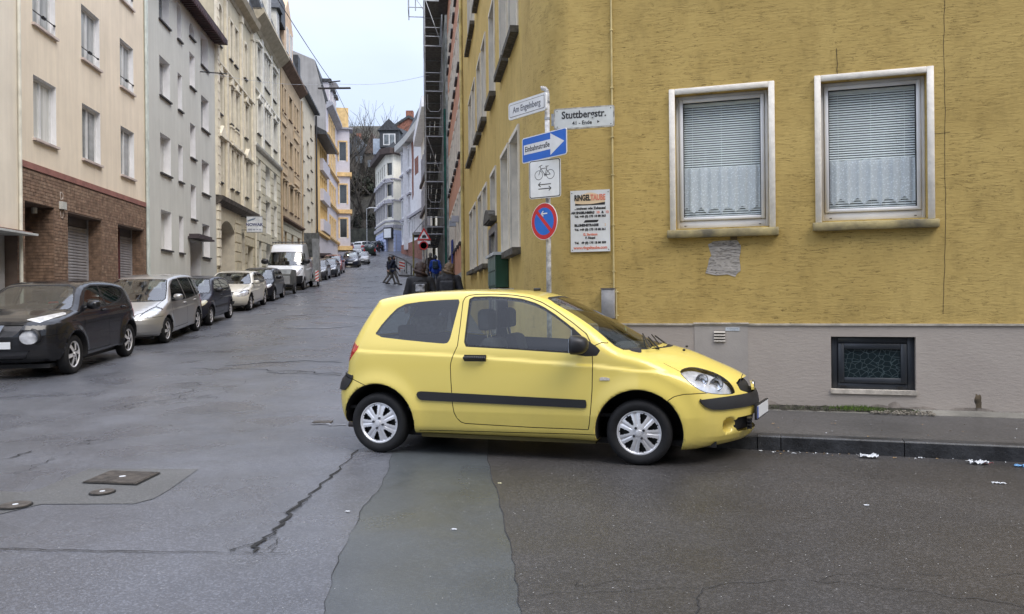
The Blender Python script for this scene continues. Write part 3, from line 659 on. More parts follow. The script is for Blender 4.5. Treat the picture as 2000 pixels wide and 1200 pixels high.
blocks(f.root, f.sx(459.5), f.sx(471), .9, 5.6, cream, gops, h=.5, w=.8); blocks(f.root, .05, f.sx(429.6), .9, 5.6, cream, gops, h=.5, w=.8)
blocks(f.root, f.sx(479), L, .9, 5.6, cream, gops, h=.5, w=.8)
b = B(); b.prism([(-.4, 17.55), (.6, 20.6), (9.5, 20.6), (10.3, 17.55)], 0, L, axis='x'); b.obj('roof', slate, f.root)
for xx in (2.2, 5.9):
    o = B().box(xx-.9, xx+.9, -.25, 2., 17.6, 19.7).obj('dormer', creamL, f.root); B().prism([(xx-1.1, 19.7), (xx+1.1, 19.7), (xx, 20.6)], -.45, 2.3).obj('dormer_roof', slate, o)
    window(o, xx-.5, xx+.5, 18., 19.5, d=-.30, pane=1)
o = B().box(.5, 1.9, -.12, .02, 6.45, 6.5); 
# hanging shop sign
sg = thing('shop_sign', 'small white box sign hung out over the pavement on the cream house', 'sign', mx=Matrix.Identity(4))
p0, p1 = at(482, 453, 41.8), at(511, 423, 41.8)
sw, sh_ = p1.x-p0.x, p1.z-p0.z
sg.matrix_world = frame_mx(p0.x, p0.y, math.radians(4), p0.z)
B().box(0, sw, 0, .12, 0, sh_).obj('sign_box', mat('sign_white', (.75, .78, .80), rough=.4), sg)
B().box(-.02, sw+.02, -.01, .13, -.04, 0).box(-.02, sw+.02, -.01, .13, sh_, sh_+.03).obj('sign_frame', steel, sg)
navy = mat('ink_navy', (.05, .06, .16), rough=.5, var=0)
text('NOWAK', .23, navy, sg, (sw/2, -.006, sh_*.46), ext=.003, bold=.006); text('0202 30 14 55', .12, navy, sg, (sw/2, -.006, sh_*.14), ext=.003)
b = B(); b.add([(.06*sw, -.005, .66*sh_), (.5*sw, -.005, .80*sh_), (.62*sw, -.005, .92*sh_), (.3*sw, -.005, .84*sh_), (.06*sw, -.005, .74*sh_)], [(0, 1, 2, 3, 4)]); b.obj('emblem', mat('ink_slate', (.12, .18, .25), rough=.5, var=0), sg)
B().bar((-.9, .06, sh_), (sw*.5, .06, sh_), .02).bar((-.9, .06, .1), (0, .06, .1), .02).obj('bracket', iron, sg)
# house 4: pale ornate with tall arches
pale = mat('pale_olive_stucco', (.62, .58, .45), rough=.85, bump=.25, bs=30, var=.08, vs_=1.2, streak=.15)
paleL = mat('pale_trim', (.76, .74, .66), rough=.8, var=.1, vs_=2)
f = left(497, 549, 'pale stucco house with tall arched windows between stone courses and a dormered roof', name='arched_house'); L = f.L
c1 = (f.sx(505), f.sx(511)); tr = [(f.sx(518+i*4.1), f.sx(520.9+i*4.1)) for i in range(3)]; c3 = (f.sx(535), f.sx(541.8)); tw = (f.sx(519), f.sx(529.5))
ops = []; sur = []
for z0, z1 in ((14.9, 16.8), (11.5, 13.4)):
    for a_, c_ in [c1]+tr+[c3]: ops.append((a_, c_, z0, z1, .25, 0)); sur.append((a_, c_, z0, z1))
for (a_, c_) in (c1, tw, c3):
    ops.append((a_, c_, 8.05, 10.1, .3, (c_-a_)/2*.99)); ops.append((a_, c_, 5.6, 7.7, .3, 0)); ops.append((a_, c_, 2.6, 5.0, .3, (c_-a_)/2*.99))
wall(f.root, L, BOTZ, 18.4, ops, pale, rev=paleL)
for o in ops: window(f.root, *o[:4], d=.25, mull=1 if o[1]-o[0] > .8 else 0, trans=.66, pane=random.choice((0, 2, 4)), sill=sill_dark if o[2] > 8.2 else None, fw=.05, arch=o[5])
for s_ in sur: surround(f.root, *s_, paleL, w=.10, ped='flat' if s_[2] > 12 else 'crest')
cornice(f.root, L, 10.42, [(.03, 0), (.2, .08), (.24, .2), (.1, .3)], paleL); cornice(f.root, L, 13.9, [(.03, 0), (.12, .06), (.12, .15)], paleL)
cornice(f.root, L+.1, 17.6, [(.05, 0), (.18, .2), (.5, .5), (.75, .75), (.7, 1.0)], creamD)
blocks(f.root, 0, L, 1.4, 10.4, pale, ops, h=.5, w=.95, out=.05)
for x in (c1[1]+.5, tr[0][0]-.35, c3[0]-.45, L-.3): B().box(x-.14, x+.14, -.09, 0, 10.7, 17.6).obj('pilaster', paleL, f.root)
b = B(); b.prism([(-.6, 18.5), (.4, 21.4), (9.5, 21.4), (10.3, 18.5)], 0, L, axis='x'); b.obj('roof', slate, f.root)
for xx, ww, hh in ((1.2, 1.3, 3.2), (4.2, 1.6, 3.6), (7.4, 1.0, 2.6)):
    o = B().box(xx-ww/2, xx+ww/2, -.25, 2.5, 18.5, 18.5+hh).obj('dormer', paleL, f.root)
    B().prism([(xx-ww/2-.2, 18.5+hh), (xx+ww/2+.2, 18.5+hh), (xx, 19.4+hh)], -.5, 3).obj('dormer_roof', slate, o); window(o, xx-.4, xx+.4, 19, 18.3+hh, d=-.3, pane=1)
B().bar((.05, -.1, 0), (.05, -.1, 17.6), .06, 8).obj('downpipe', creamL, f.root)
# house 5: tan
tan = mat('tan_stucco', (.50, .38, .24), rough=.85, bump=.25, bs=30, var=.12, vs_=1.2, streak=.15); tanL = mat('tan_trim', (.60, .48, .33), rough=.8, var=.1); tanD = mat('tan_dark_trim', (.16, .10, .065), rough=.8, var=.2)
f = left(549, 590, 'tan brown ornate house with small paired windows above a stone ground floor', name='tan_house'); L = f.L
cc = [(552.3, 555.2), (557.5, 560.5), (566.5, 572.5), (576.5, 579.3), (581.5, 584.5)]
ops = []
for z0, z1 in ((15.1, 16.9), (11.5, 13.4), (8.0, 9.9)):
    for a_, c_ in cc: ops.append((f.sx(a_), f.sx(c_), z0, z1, .25, 0))
lo = []
for a_, c_ in ((554, 561), (568, 573.5), (578.5, 584.5)): lo.append((f.sx(a_), f.sx(c_), 7.25-.05-.0, 8.0-.3, .25, 0))
go = [(f.sx(a_), f.sx(c_), 3.9, 6.3, .3, 0) for a_, c_ in ((555, 560), (568.5, 573), (580.5, 585.5))]
wall(f.root, L, BOTZ, 18.6, ops+go, tan)
for o in ops+go: window(f.root, *o[:4], d=.2, mull=0, trans=.66, pane=2, sill=tanD, fw=.05)
for o in ops: surround(f.root, *o[:4], tanL, w=.08, out=.06, ped='flat' if o[2] < 9 else None)
for z in (10.5, 14.1): balus(f.root, f.sx(552), f.sx(561), z, z+.7, tanL); balus(f.root, f.sx(576), f.sx(585), z, z+.7, tanL)
cornice(f.root, L, 7.05, [(.03, 0), (.3, .1), (.3, .22)], tanD); cornice(f.root, L+.1, 18.2, [(.05, 0), (.3, .2), (.6, .45), (.62, .6)], tanD)
blocks(f.root, 0, L, 2.8, 7.0, pale, go, h=.5, w=1.1, out=.05)
B().bar((.05, -.12, 2), (.05, -.12, 18), .07, 8).obj('downpipe', tan, f.root); B().bar((L-.1, -.14, 2), (L-.1, -.14, 18), .07, 8).obj('downpipe', tan, f.root)
b = B(); b.prism([(-.5, 18.8), (.4, 21.5), (9.5, 21.5), (10.3, 18.8)], 0, L, axis='x'); b.obj('roof', slate, f.root)
o = B().box(.6, 4.6, -.3, 3, 18.8, 21.6).obj('gable_dormer', mat('peach_stucco', (.66, .48, .32), rough=.85), f.root)
B().prism([(.3, 21.6), (4.9, 21.6), (2.6, 23.6)], -.3, 3).obj('gable', MATS['peach_stucco'], o); B().box(-1.2, .5, -.4, 2, 20.6, 22.4).obj('slate_dormer', slate, o)
for xx in (1.4, 3.): window(o, xx, xx+.9, 19.4, 21.2, d=-.36, pane=2)
B().box(7.4, 8.6, -.3, 1.2, 19, 21.0).obj('small_dormer', slate, f.root)
# house 6: plain cream
cr6 = mat('plain_cream_render', (.60, .54, .42), rough=.9, bump=.15, bs=30, var=.06, streak=.1)
f = left(590, 618, 'plain cream house with small square windows and a thin dark eave', name='cream_house'); L = f.L
ops = [(f.sx(a_), f.sx(c_), z+dz, z+dz+1.35, .2, 0) for (a_, c_, dz) in ((591.8, 595.4, 0), (601.2, 605.8, .9), (608.2, 612, 0)) for z in (4.5+.0, 7.4, 10.3, 13.25, 16.2) if z+dz < 17]
wall(f.root, L, BOTZ, 19.2, ops, cr6)
for o in ops: window(f.root, *o[:4], d=.18, mull=0, pane=2, sill=sill_dark, fw=.05)
b = B(); b.prism([(-.5, 19.1), (-.5, 19.3), (5, 22.2), (10.3, 19.2)], 0, L+.1, axis='x'); b.obj('roof', slate, f.root)
B().bar((L-.1, -.15, 3), (L-.1, -.15, 19), .09, 8).obj('downpipe', mat('pipe_dark', (.03, .03, .035), rough=.5), f.root)
# house 7: yellow with lavender balcony panels
yel7 = mat('warm_yellow_render', (.72, .50, .22), rough=.9, var=.06); lav = mat('lavender_panel', (.55, .54, .60), rough=.7, var=.05)
f = left(618, 641, 'yellow house with pale lavender balcony panels and a wide dark eave', name='yellow_house'); L = f.L
ops = []
x0, x1 = f.sx(626.5), f.sx(640)
for z in (4.9, 8.1, 11.2, 14.3):
    for i in range(4): w_ = (x1-x0)/4; ops.append((x0+i*w_+.15, x0+(i+1)*w_-.15, z+1.35, z+2.75, .4, 0))
wall(f.root, L, BOTZ, 17.6, ops, yel7)
for o in ops: window(f.root, *o[:4], d=.35, mull=0, pane=2, fw=.06)
for z in (5.1, 8.3, 11.4, 14.5)[1:]: B().box(x0, x1+.1, -.35, 0, z-.05, z+1.15).obj('balcony_panel', lav, f.root)
B().box(0, L, -.06, 0, BOTZ, 7.6).obj('lower_wall_panel', mat('lavender_render', (.58, .56, .61), rough=.9, var=.05), f.root)
cornice(f.root, L, 7.7, [(.03, 0), (.3, .1), (.3, .35)], yel7)
B().box(L*.05, L*.6, -1.3, 0, 5.5, 5.75).obj('entrance_canopy', mat('canopy_dark', (.06, .045, .05)), f.root)
b = B(); b.prism([(-1.1, 17.3), (-1.1, 17.6), (5, 20.6), (10.3, 17.6)], 0, L+.4, axis='x'); b.obj('roof', slate, f.root)
# house 8: lavender and yellow, mansard, taller; blank gable towards us
f = left(641, 661, 'lavender house with yellow window frames, mansard roof and a blank grey gable end', name='lavender_house'); L = f.L
lav8 = MATS['lavender_render']; fr8 = mat('yellow_trim', (.75, .53, .25), rough=.8)
ops = [(f.sx(644.5)+i*1.9, f.sx(644.5)+i*1.9+1.0, z, z+2.0, .25, 0) for i in range(4) for z in (8.6, 12.5, 16.4, 20.0)]
ops = [o for o in ops if o[1] < L-.3]
wall(f.root, L, BOTZ, 22.8, ops, lav8)
for o in ops: window(f.root, *o[:4], d=.2, mull=0, pane=2, fw=.06); surround(f.root, *o[:4], fr8, w=.25, out=.06)
for z in (8.0, 11.9, 15.8, 19.4): cornice(f.root, L, z, [(.03, 0), (.28, .1), (.28, .3)], fr8)
cornice(f.root, L, 22.4, [(.1, 0), (.7, .4), (.7, .7)], mat('grey_cornice', (.35, .36, .40), rough=.7))
gb = mat('grey_gable_render', (.36, .35, .34), rough=.9, var=.1, vs_=.5, streak=.15)
b = B(); b.prism([(0.05, 17), (0.05, 22.8), (1.2, 27.6), (10.9, 31.5), (14, 31), (14, 17)], -.35, -.003, axis='x'); b.obj('gable_wall', gb, f.root)
b = B(); b.prism([(-.2, 23.1), (1.15, 27.6), (10.8, 31.3), (13.9, 30.5), (13.9, 23.1)], 0, L, axis='x'); b.obj('roof', slate, f.root)
for xx in (2.5, 6.5, 9.5): 
    o = B().box(xx-.7, xx+.7, -.1, 2, 23.2, 25.8).obj('dormer', lav8, f.root); window(o, xx-.45, xx+.45, 23.8, 25.4, d=-.16, pane=1); B().box(xx-.9, xx+.9, -.4, 2, 25.8, 26.1).obj('dormer_roof', slate, o)
# its projecting corner bay turned towards us
X8, Y8 = LF(D_left(661)); 
f2 = Fac(X8, Y8, math.radians(12), 'tall corner bay with yellow framed windows at the end of the lavender house', name='corner_bay')
bw = 1.55
ops = [(.25, 1.15, z, z+2.4, .15, 0) for z in (8.9, 13.2, 18.6)]
wall(f2.root, bw, 7.4, 22.6, ops, lav8, depth=2.2)
for o in ops: window(f2.root, *o[:4], d=.1, mull=0, pane=1, fw=.06); surround(f2.root, *o[:4], fr8, w=.16, out=.05)
for z in (7.4, 12.0, 16.7): B().box(-.1, bw+.25, -.25, 2.3, z-.05, z+.45).obj('band', fr8, f2.root)
B().box(-.1, bw+.4, -.3, 2.4, 22.6, 22.8).obj('bay_roof', MATS['grey_cornice'], f2.root); B().box(-.5, bw-.1, .3, 2.4, 22.8, 25.4).obj('attic', fr8, f2.root)
# ------------------------------------------------------------------ yellow corner house
yp, ys_ = MATS['yellow_plaster'], MATS['yellow_plaster_side']; pg = MATS['plinth_grey']
XW, YW = .73, 9.8-.304*.73
W2 = Fac(XW, YW, -TH, 'ochre yellow plastered corner house with a grey plinth and weathered cracked walls', name='corner_house')
root = W2.root
Lw = 14.0; ZP = W2.hz(1600, 635)          # top of the grey plinth
sx = W2.sx
# main windows: opening inside the plaster surround
w1 = (sx(1321), sx(1503.5), W2.hz(1505, 441), W2.hz(1503, 171)); w2 = (sx(1606), sx(1813), W2.hz(1606, 432), W2.hz(1606, 160))
cb = (sx(1621), sx(1786.5), W2.hz(1700, 762), W2.hz(1700, 658))
ZT = 13.5
yw = wall(root, Lw, ZP, ZT, [(*w1, .17), (*w2, .17), (8.6, 10.6, w1[2], w1[3], .17), (w1[0], w1[1], 5.3, 6.9, .17), (w2[0], w2[1], 5.3, 6.9, .17), (8.6, 10.6, 5.3, 6.9, .17)], yp, depth=9, sides=False, back=False)
pw = wall(root, Lw, -.6, ZP, [(*cb, .13)], pg, name='plinth', y=-.012, depth=9, sides=False, back=False)
B().box(0, Lw, -.028, .0, ZP-.006, ZP+.016).obj('plinth_edge', mat('plinth_edge_pale', (.50, .46, .38), rough=.85, var=.2, vs_=6), root)
# rounded corner into the side street
P0 = Vector((XW, YW)); P1 = Vector((facR(11.1), 11.1)); t0 = Vector((math.cos(TH), -math.sin(TH))); t1 = Vector((-.1147, 1)).normalized()
cpt = []
for i in range(15):
    u = i/14; c1_ = P0-t0*.32; c2_ = P1-t1*.75; p = P0*(1-u)**3+c1_*3*u*(1-u)**2+c2_*3*u*u*(1-u)+P1*u**3; cpt.append(W2.inv @ Vector((p.x, p.y, 0)))
b = B(); n = len(cpt)
b.add([(p.x, p.y, ZP) for p in cpt]+[(p.x, p.y, ZT) for p in cpt], [(i+1, i, n+i, n+i+1) for i in range(n-1)])
b.add([(p.x, p.y, -.6) for p in cpt]+[(p.x, p.y, ZP) for p in cpt], [(i+1, i, n+i, n+i+1) for i in range(n-1)], 1)
b.obj('corner_wall', [yp, yp], root, smooth=True, fix=False)
# side front on the climbing street: its own frame, parts stay children of the corner house
D0, D1 = 27.0, 11.1
SA = math.atan2(-1, .1147)
class Sub(Fac):
    def __init__(s, X0, Y0, ang):
        s.X0, s.Y0, s.ang = X0, Y0, ang; s.root = None
S = Sub(facR(27.0), 27.0, SA); Ls = (27-11.1)*math.hypot(1, .1147)
hold = bpy.data.objects.new('side_wall', None)
scol = [(919, 924.6), (926, 931), (936, 942.5), (945.5, 952.5), (961, 970.5), (982, 995.5), (1000, 1016)]
ops = []
for i, (p0, p1) in enumerate(scol):
    a_, c_ = S.sx(p0), S.sx(p1)
    ops.append((a_, c_, 2.2 if i != 4 else 3.05, 3.97, .2))
    for z in (5.5, 8.95, 12.35)[:2]: ops.append((a_, c_, z+(0 if i != 4 else .0), z+1.85, .2))
dr = (S.sx(958.8), S.sx(970.5), -.6, 2.75, .3)
sw_ = wall(root, Ls, -.6, ZT, ops+[dr], ys_, name='side_wall', rev=mat('reveal_stone', (.80, .73, .60), rough=.85, var=.1), sides=False, back=False)
REL = W2.inv @ frame_mx(facR(27.0), 27.0, SA)
sw_.matrix_local = REL
for i, o in enumerate(ops):
    if i % 3 == 2 and False: continue
    w = window(root, *o[:4], d=.18, mull=1, pane=1, fw=.06); w.matrix_local = REL @ Matrix.Translation((o[0], .18, o[2]))
    sb = B().box(-.09, o[1]-o[0]+.09, -.31, -.18, -.10, 0); so_ = sb.obj('window_sill', mat('sill_sooty', (.10, .09, .07), rough=.85, var=.4, vs_=10), w)
    tb = B(); ww = o[1]-o[0]; hh = o[3]-o[2]; tb.box(-.07, 0, -.205, -.175, 0, hh); tb.box(ww, ww+.07, -.205, -.175, 0, hh); tb.box(-.07, ww+.07, -.21, -.175, hh, hh+.07); tb.obj('surround', mat('surround_stone', (.72, .67, .56), rough=.85, var=.1), w)
do = B().box(dr[0], dr[1], .26, .3, 0, dr[3]).obj('front_door', mat('door_grey_brown', (.13, .12, .11), rough=.5), root); do.matrix_local = REL
df = B().box(dr[0]-.16, dr[0], -.04, .06, .3, dr[3]+.14).box(dr[1], dr[1]+.16, -.04, .06, .3, dr[3]+.14).box(dr[0], dr[1], -.04, .06, dr[3], dr[3]+.14).obj('door_frame', mat('door_frame_stone', (.27, .25, .24), rough=.8), root); df.matrix_local = REL
hd = B(); xc = (dr[0]+dr[1])/2; hd.prism([(xc-.7, 2.98), (xc+.7, 2.98), (xc+.6, 3.1), (xc+.3, 3.2), (xc, 3.24), (xc-.3, 3.2), (xc-.6, 3.1)], -.16, .0); hd = hd.obj('door_hood', mat('sill_sooty', (.1, .09, .07)), root); hd.matrix_local = REL
b = B().bar((.1, -.07, .2), (.1, -.07, 13.3), .06, 8); dp = b.obj('downpipe', mat('pipe_ochre', (.55, .45, .18), rough=.6, var=.2), root); dp.matrix_local = REL
# roof and hidden back
b = B(); rb_ = [W2.inv @ Vector((x, y, 0)) for x, y in ((facR(27), 27), (facR(11.1), 11.1), (XW, YW), tuple((W2.mx @ Vector((Lw, 0, 0)))[:2]), tuple((W2.mx @ Vector((Lw, 9, 0)))[:2]), (8, 27))]
b.prism([(p.x, p.y) for p in rb_], ZT, ZT+.3, axis='z'); b.obj('roof', slate, root)
b = B(); q = rb_
for a_, c_ in ((3, 4), (4, 5), (5, 0)): b.add([(q[a_].x, q[a_].y, -.6), (q[c_].x, q[c_].y, -.6), (q[c_].x, q[c_].y, ZT), (q[a_].x, q[a_].y, ZT)], [(0, 1, 2, 3)])
b.obj('rear_wall', ys_, root)
# hero windows
white_tex = mat('surround_plaster_white', (.82, .78, .70), rough=.9, bump=.7, bs=28, var=.07, vs_=7)
pvc = mat('pvc_frame', (.74, .75, .76), rough=.32, var=.05, vs_=3)
gasket = mat('gasket_black', (.015, .015, .016), rough=.6)
wglass = glass('window_glass', (.95, .99, 1.), dark=1.)
slatm = mat('blind_slat', (.88, .89, .86), rough=.5, var=.05); room = mat('room_dark', (.08, .08, .08), rough=.9)
def lace_mat():
    m = bpy.data.materials.new('lace_net'); m.use_nodes = True; t = m.node_tree; t.nodes.clear(); o = N(t, 'ShaderNodeOutputMaterial')
    d = N(t, 'ShaderNodeBsdfDiffuse', ins={0: (.92, .94, .97, 1)}); tr = N(t, 'ShaderNodeBsdfTransparent'); mx = N(t, 'ShaderNodeMixShader')
    c = N(t, 'ShaderNodeTexCoord'); v = N(t, 'ShaderNodeTexVoronoi', ins={'Scale': 42}); v.distance = 'MANHATTAN'; t.links.new(c.outputs['Object'], v.inputs['Vector'])
    r = N(t, 'ShaderNodeMapRange', ins={1: .1, 2: .6, 3: .95, 4: .62}); t.links.new(v.outputs[0], r.inputs[0]); t.links.new(r.outputs[0], mx.inputs[0])
    t.links.new(tr.outputs[0], mx.inputs[1]); t.links.new(d.outputs[0], mx.inputs[2]); t.links.new(mx.outputs[0], o.inputs[0]); return m
lace = lace_mat()
sillm = mat('sill_weathered', (.44, .36, .17), rough=.9, bump=.8, bs=18, var=.0, col2=(.13, .115, .08), vs_=3.2, det=8)
for wi, (x0, x1, z0, z1, lab, mull_px) in enumerate(((*w1, 'left ground floor window with blind and lace curtain', 0), (*w2, 'right ground floor window with blind and lace curtain', 0))):
    d = .10; w = x1-x0; h = z1-z0; fw = .056
    # outer surround band
    sb = B(); t_ = .068; j = lambda: random.uniform(-.004, .004)
    sb.box(x0-t_, x0, -.03, .0, z0-.02, z1+t_); sb.box(x1, x1+t_, -.03, .0, z0-.02, z1+t_); sb.box(x0, x1, -.028, .0, z1, z1+t_)
    sro = bev(sb.obj('window_surround', white_tex, root), .006, 1)
    fb = B(); bt = .15
    fb.box(0, fw*.7, 0, .07, 0, h); fb.box(w-fw*.7, w, 0, .07, 0, h); fb.box(fw*.7, w-fw*.7, 0, .07, h-fw*.7, h); fb.box(fw*.7, w-fw*.7, 0, .07, 0, bt*.62)
    k = fw*.7; fb.box(k+.004, k+fw*.85, -.02, .05, bt*.62+.004, h-k-.004); fb.box(w-k-fw*.85, w-k-.004, -.02, .05, bt*.62+.004, h-k-.004); fb.box(k+fw*.85, w-k-fw*.85, -.02, .05, h-k-fw*.85, h-k-.004); fb.box(k+fw*.85, w-k-fw*.85, -.02, .05, bt*.62+.004, bt*.62+fw*.8)
    fo = fb.obj('window', pvc, root); bev(fo, .005, 1); fo.location = (x0, d, z0)
    gx0, gx1, gz0, gz1 = k+fw*.85, w-k-fw*.85, bt*.62+fw*.8, h-k-fw*.85
    gk = .008; gb_ = B()
    gb_.box(gx0, gx0+gk, -.004, .03, gz0, gz1).box(gx1-gk, gx1, -.004, .03, gz0, gz1).box(gx0+gk, gx1-gk, -.004, .03, gz0, gz0+gk).box(gx0+gk, gx1-gk, -.004, .03, gz1-gk, gz1); gb_.obj('gasket', gasket, fo)
    B().add([(gx0, .012, gz0), (gx1, .012, gz0), (gx1, .012, gz1), (gx0, .012, gz1)], [(0, 1, 2, 3)]).obj('pane', wglass, fo, fix=False)
    # blind
    sh_ = .0275; n = int((gz1-gz0)/sh_); sm = B(); sm.add([(gx0+.004, .052, .0), (gx1-.004, .052, .0), (gx1-.004, .055, .010), (gx0+.004, .055, .010), (gx1-.004, .062, .0195), (gx0+.004, .062, .0195)], [(0, 1, 2, 3), (3, 2, 4, 5)])
    me = sm.mesh('blind_slat', slatm, smooth=True, fix=False)
    for i in range(n): inst('blind_slat', me, fo, (0, 0, gz0+.01+i*sh_))
    cb_ = B()
    for q_ in (.12, .5, .88): cb_.bar((gx0+(gx1-gx0)*q_, .057, gz0), (gx0+(gx1-gx0)*q_, .057, gz1), .0018, 5)
    cb_.obj('blind_cord', slatm, fo)
    B().box(gx0, gx1, .05, .10, gz1-.03, gz1).obj('blind_head', slatm, fo)
    # lace cafe curtain with scalloped hem
    ch = (gz1-gz0)*(.43 if wi == 0 else .41); nxx = 90; cv = []; cf = []
    for i in range(nxx+1):
        u = i/nxx; yy = .031+.013*math.sin(u*46+wi)+.005*math.sin(u*97+2); zt = gz0+ch+.006*math.sin(u*30)
        sc4 = (u*5.5+.3+wi*.4) % 1; zb_ = gz0+.03+.085*(1-abs(2*sc4-1))**.6+.008*math.sin(u*60)
        cv += [(gx0+.004+(gx1-gx0-.008)*u, yy, zb_), (gx0+.004+(gx1-gx0-.008)*u, yy*.9, zt)]
    cf = [(2*i, 2*i+2, 2*i+3, 2*i+1) for i in range(nxx)]
    B().add(cv, cf).obj('lace_curtain', lace, fo, smooth=True, fix=False)
    rb = B(); rb.add([(0, .07, 0), (w, .07, 0), (w, .07, h), (0, .07, h), (0, 1.6, 0), (w, 1.6, 0), (w, 1.6, h), (0, 1.6, h)], [(4, 5, 6, 7), (0, 1, 5, 4), (3, 7, 6, 2), (0, 4, 7, 3), (1, 2, 6, 5)]); rb.obj('room_interior', room, fo, fix=False)
    # drain caps and stone sill
    db = B().box(.09, .115, -.004, .001, .03, .038).box(w-.115, w-.09, -.004, .001, .03, .038); db.obj('drain_cap', gasket, fo)
    sl = B(); sl.add([(x0-.10, -.085, z0-.115), (x1+.10, -.085, z0-.115), (x1+.10, .001, z0-.115), (x0-.10, .001, z0-.115), (x0-.10, -.085, z0-.028), (x1+.10, -.085, z0-.028), (x1+.10, .12, z0+.002), (x0-.10, .12, z0+.002)], [(0, 3, 2, 1), (4, 5, 6, 7), (0, 1, 5, 4), (1, 2, 6, 5), (3, 0, 4, 7)])
    so_ = sl.obj('window_sill', sillm, root); bm = bmesh.new(); bm.from_mesh(so_.data); bmesh.ops.subdivide_edges(bm, edges=[e_ for e_ in bm.edges if e_.calc_length() > .5], cuts=30)
    for v in bm.verts: v.co += Vector((0, 1, 1))*(mnoise.noise(v.co*9)*.004)
    bm.to_mesh(so_.data); bm.free(); bev(so_, .005, 1)
for x0 in (8.6,): window(root, x0, x0+2, w1[2], w1[3], d=.12, pane=0, sill=sillm)
for x0, x1 in ((w1[0], w1[1]), (w2[0], w2[1]), (8.6, 10.6)): window(root, x0, x1, 5.3, 6.9, d=.12, pane=0, sill=sillm)
# grey cement patch under the left window
px_ = [(1383, 478), (1393, 472), (1440, 470), (1447, 480), (1444, 505), (1446, 530), (1436, 541), (1420, 536), (1400, 538), (1378, 534), (1384, 510), (1390, 500)]
pp = [W2.px(*p) for p in px_]; pts = []
for i, p in enumerate(pp):
    q_ = pp[(i+1) % len(pp)]
    for j in range(5): t_ = j/5; k = mnoise.noise(Vector((i+t_, 3.1, 0)))*.014; pts.append((p[0]+(q_[0]-p[0])*t_+k, p[1]+(q_[1]-p[1])*t_-k))
b = B(); b.prism(pts, -.006, .0); b.obj('cement_patch', crack_plaster('cement_patch', (.52, .49, .45), (.42, .39, .36), crack=.4, cs=2.2, dens=.6, dirt=.3, thick=.02), root)
sp = [W2.px(*p) for p in ((1426, 462), (1440, 462), (1440, 469), (1427, 469))]; B().prism(sp, -.008, 0).obj('broken_plaster', mat('broken_plaster', (.14, .10, .05), rough=.95), root)
# long settlement crack and loose wires
for pts_, r in (([(1845, 0), (1843, 90), (1846, 200), (1845, 300), (1847, 420), (1845, 520), (1841, 632)], .0022), ([(1822, 262), (1845, 260), (1858, 258)], .002), ([(1634, 95), (1636, 157)], .003)):
    b = B(); P = [W2.px(*p) for p in pts_]; Q = []
    for p, q_ in zip(P, P[1:]):
        for j in range(6): t_ = j/6; Q.append((p[0]+(q_[0]-p[0])*t_+mnoise.noise(Vector((p[1]*3+t_*4, 0, 0)))*.012, -.001, p[1]+(q_[1]-p[1])*t_))
    b.path(Q, r, 5); b.obj('settlement_crack', crk, root)
# cellar window
x0, x1, z0, z1 = cb; anth = mat('anthracite_frame', (.030, .036, .045), rough=.4, var=.1)
b = B(); w = x1-x0; h = z1-z0; f_ = .075
b.box(0, f_, 0, .06, 0, h).box(w-f_, w, 0, .06, 0, h).box(f_, w-f_, 0, .06, h-f_, h).box(f_, w-f_, 0, .06, 0, f_*.9)
b.box(f_+.004, f_*1.9, -.015, .05, f_*.9+.004, h-f_-.004).box(w-f_*1.9, w-f_-.004, -.015, .05, f_*.9+.004, h-f_-.004).box(f_*1.9, w-f_*1.9, -.015, .05, h-f_*1.9, h-f_-.004).box(f_*1.9, w-f_*1.9, -.015, .05, f_*.9+.004, f_*1.75)
co = b.obj('cellar_window', anth, root); bev(co, .004, 1); co.location = (x0, .05, z0)
def cells():
    m = bpy.data.materials.new('crackle_glass'); m.use_nodes = True; t = m.node_tree; t.nodes.clear(); o = N(t, 'ShaderNodeOutputMaterial'); b_ = N(t, 'ShaderNodeBsdfPrincipled', ins={'Roughness': .12}); t.links.new(b_.outputs[0], o.inputs[0])
    c = N(t, 'ShaderNodeTexCoord'); v = N(t, 'ShaderNodeTexVoronoi', ins={'Scale': 16, 'Randomness': 1.}); v.feature = 'DISTANCE_TO_EDGE'; mpn = N(t, 'ShaderNodeMapping'); mpn.inputs['Scale'].default_value = (1, .001, 1.1); t.links.new(c.outputs['Object'], mpn.inputs[0]); t.links.new(mpn.outputs[0], v.inputs['Vector'])
    r = N(t, 'ShaderNodeMapRange', ins={1: .02, 2: .05, 3: 1, 4: 0}); t.links.new(v.outputs[0], r.inputs[0]); mx = N(t, 'ShaderNodeMix', data_type='RGBA'); t.links.new(r.outputs[0], mx.inputs[0]); mx.inputs[6].default_value = (.010, .020, .024, 1); mx.inputs[7].default_value = (.055, .08, .088, 1); t.links.new(mx.outputs[2], b_.inputs['Base Color'])
    bp = N(t, 'ShaderNodeBump', ins={'Strength': .3, 'Distance': .003}); t.links.new(r.outputs[0], bp.inputs['Height']); t.links.new(bp.outputs[0], b_.inputs['Normal']); return m
B().add([(f_*1.8, .01, f_*1.7), (w-f_*1.8, .01, f_*1.7), (w-f_*1.8, .01, h-f_*1.8), (f_*1.8, .01, h-f_*1.8)], [(0, 1, 2, 3)]).obj('pane', cells(), co, fix=False)
B().box(.10, .16, -.025, -.0, .03, .042).box(w-.18, w-.12, -.025, 0, .03, .042).obj('drain_cap', gasket, co)
B().box(x0-.01, x1+.01, -.030, .05, z0-.045, z0+.002).obj('cellar_window_sill', mat('sill_pale', (.55, .50, .43), rough=.9, bump=.6, bs=25, var=.2, vs_=8), root)
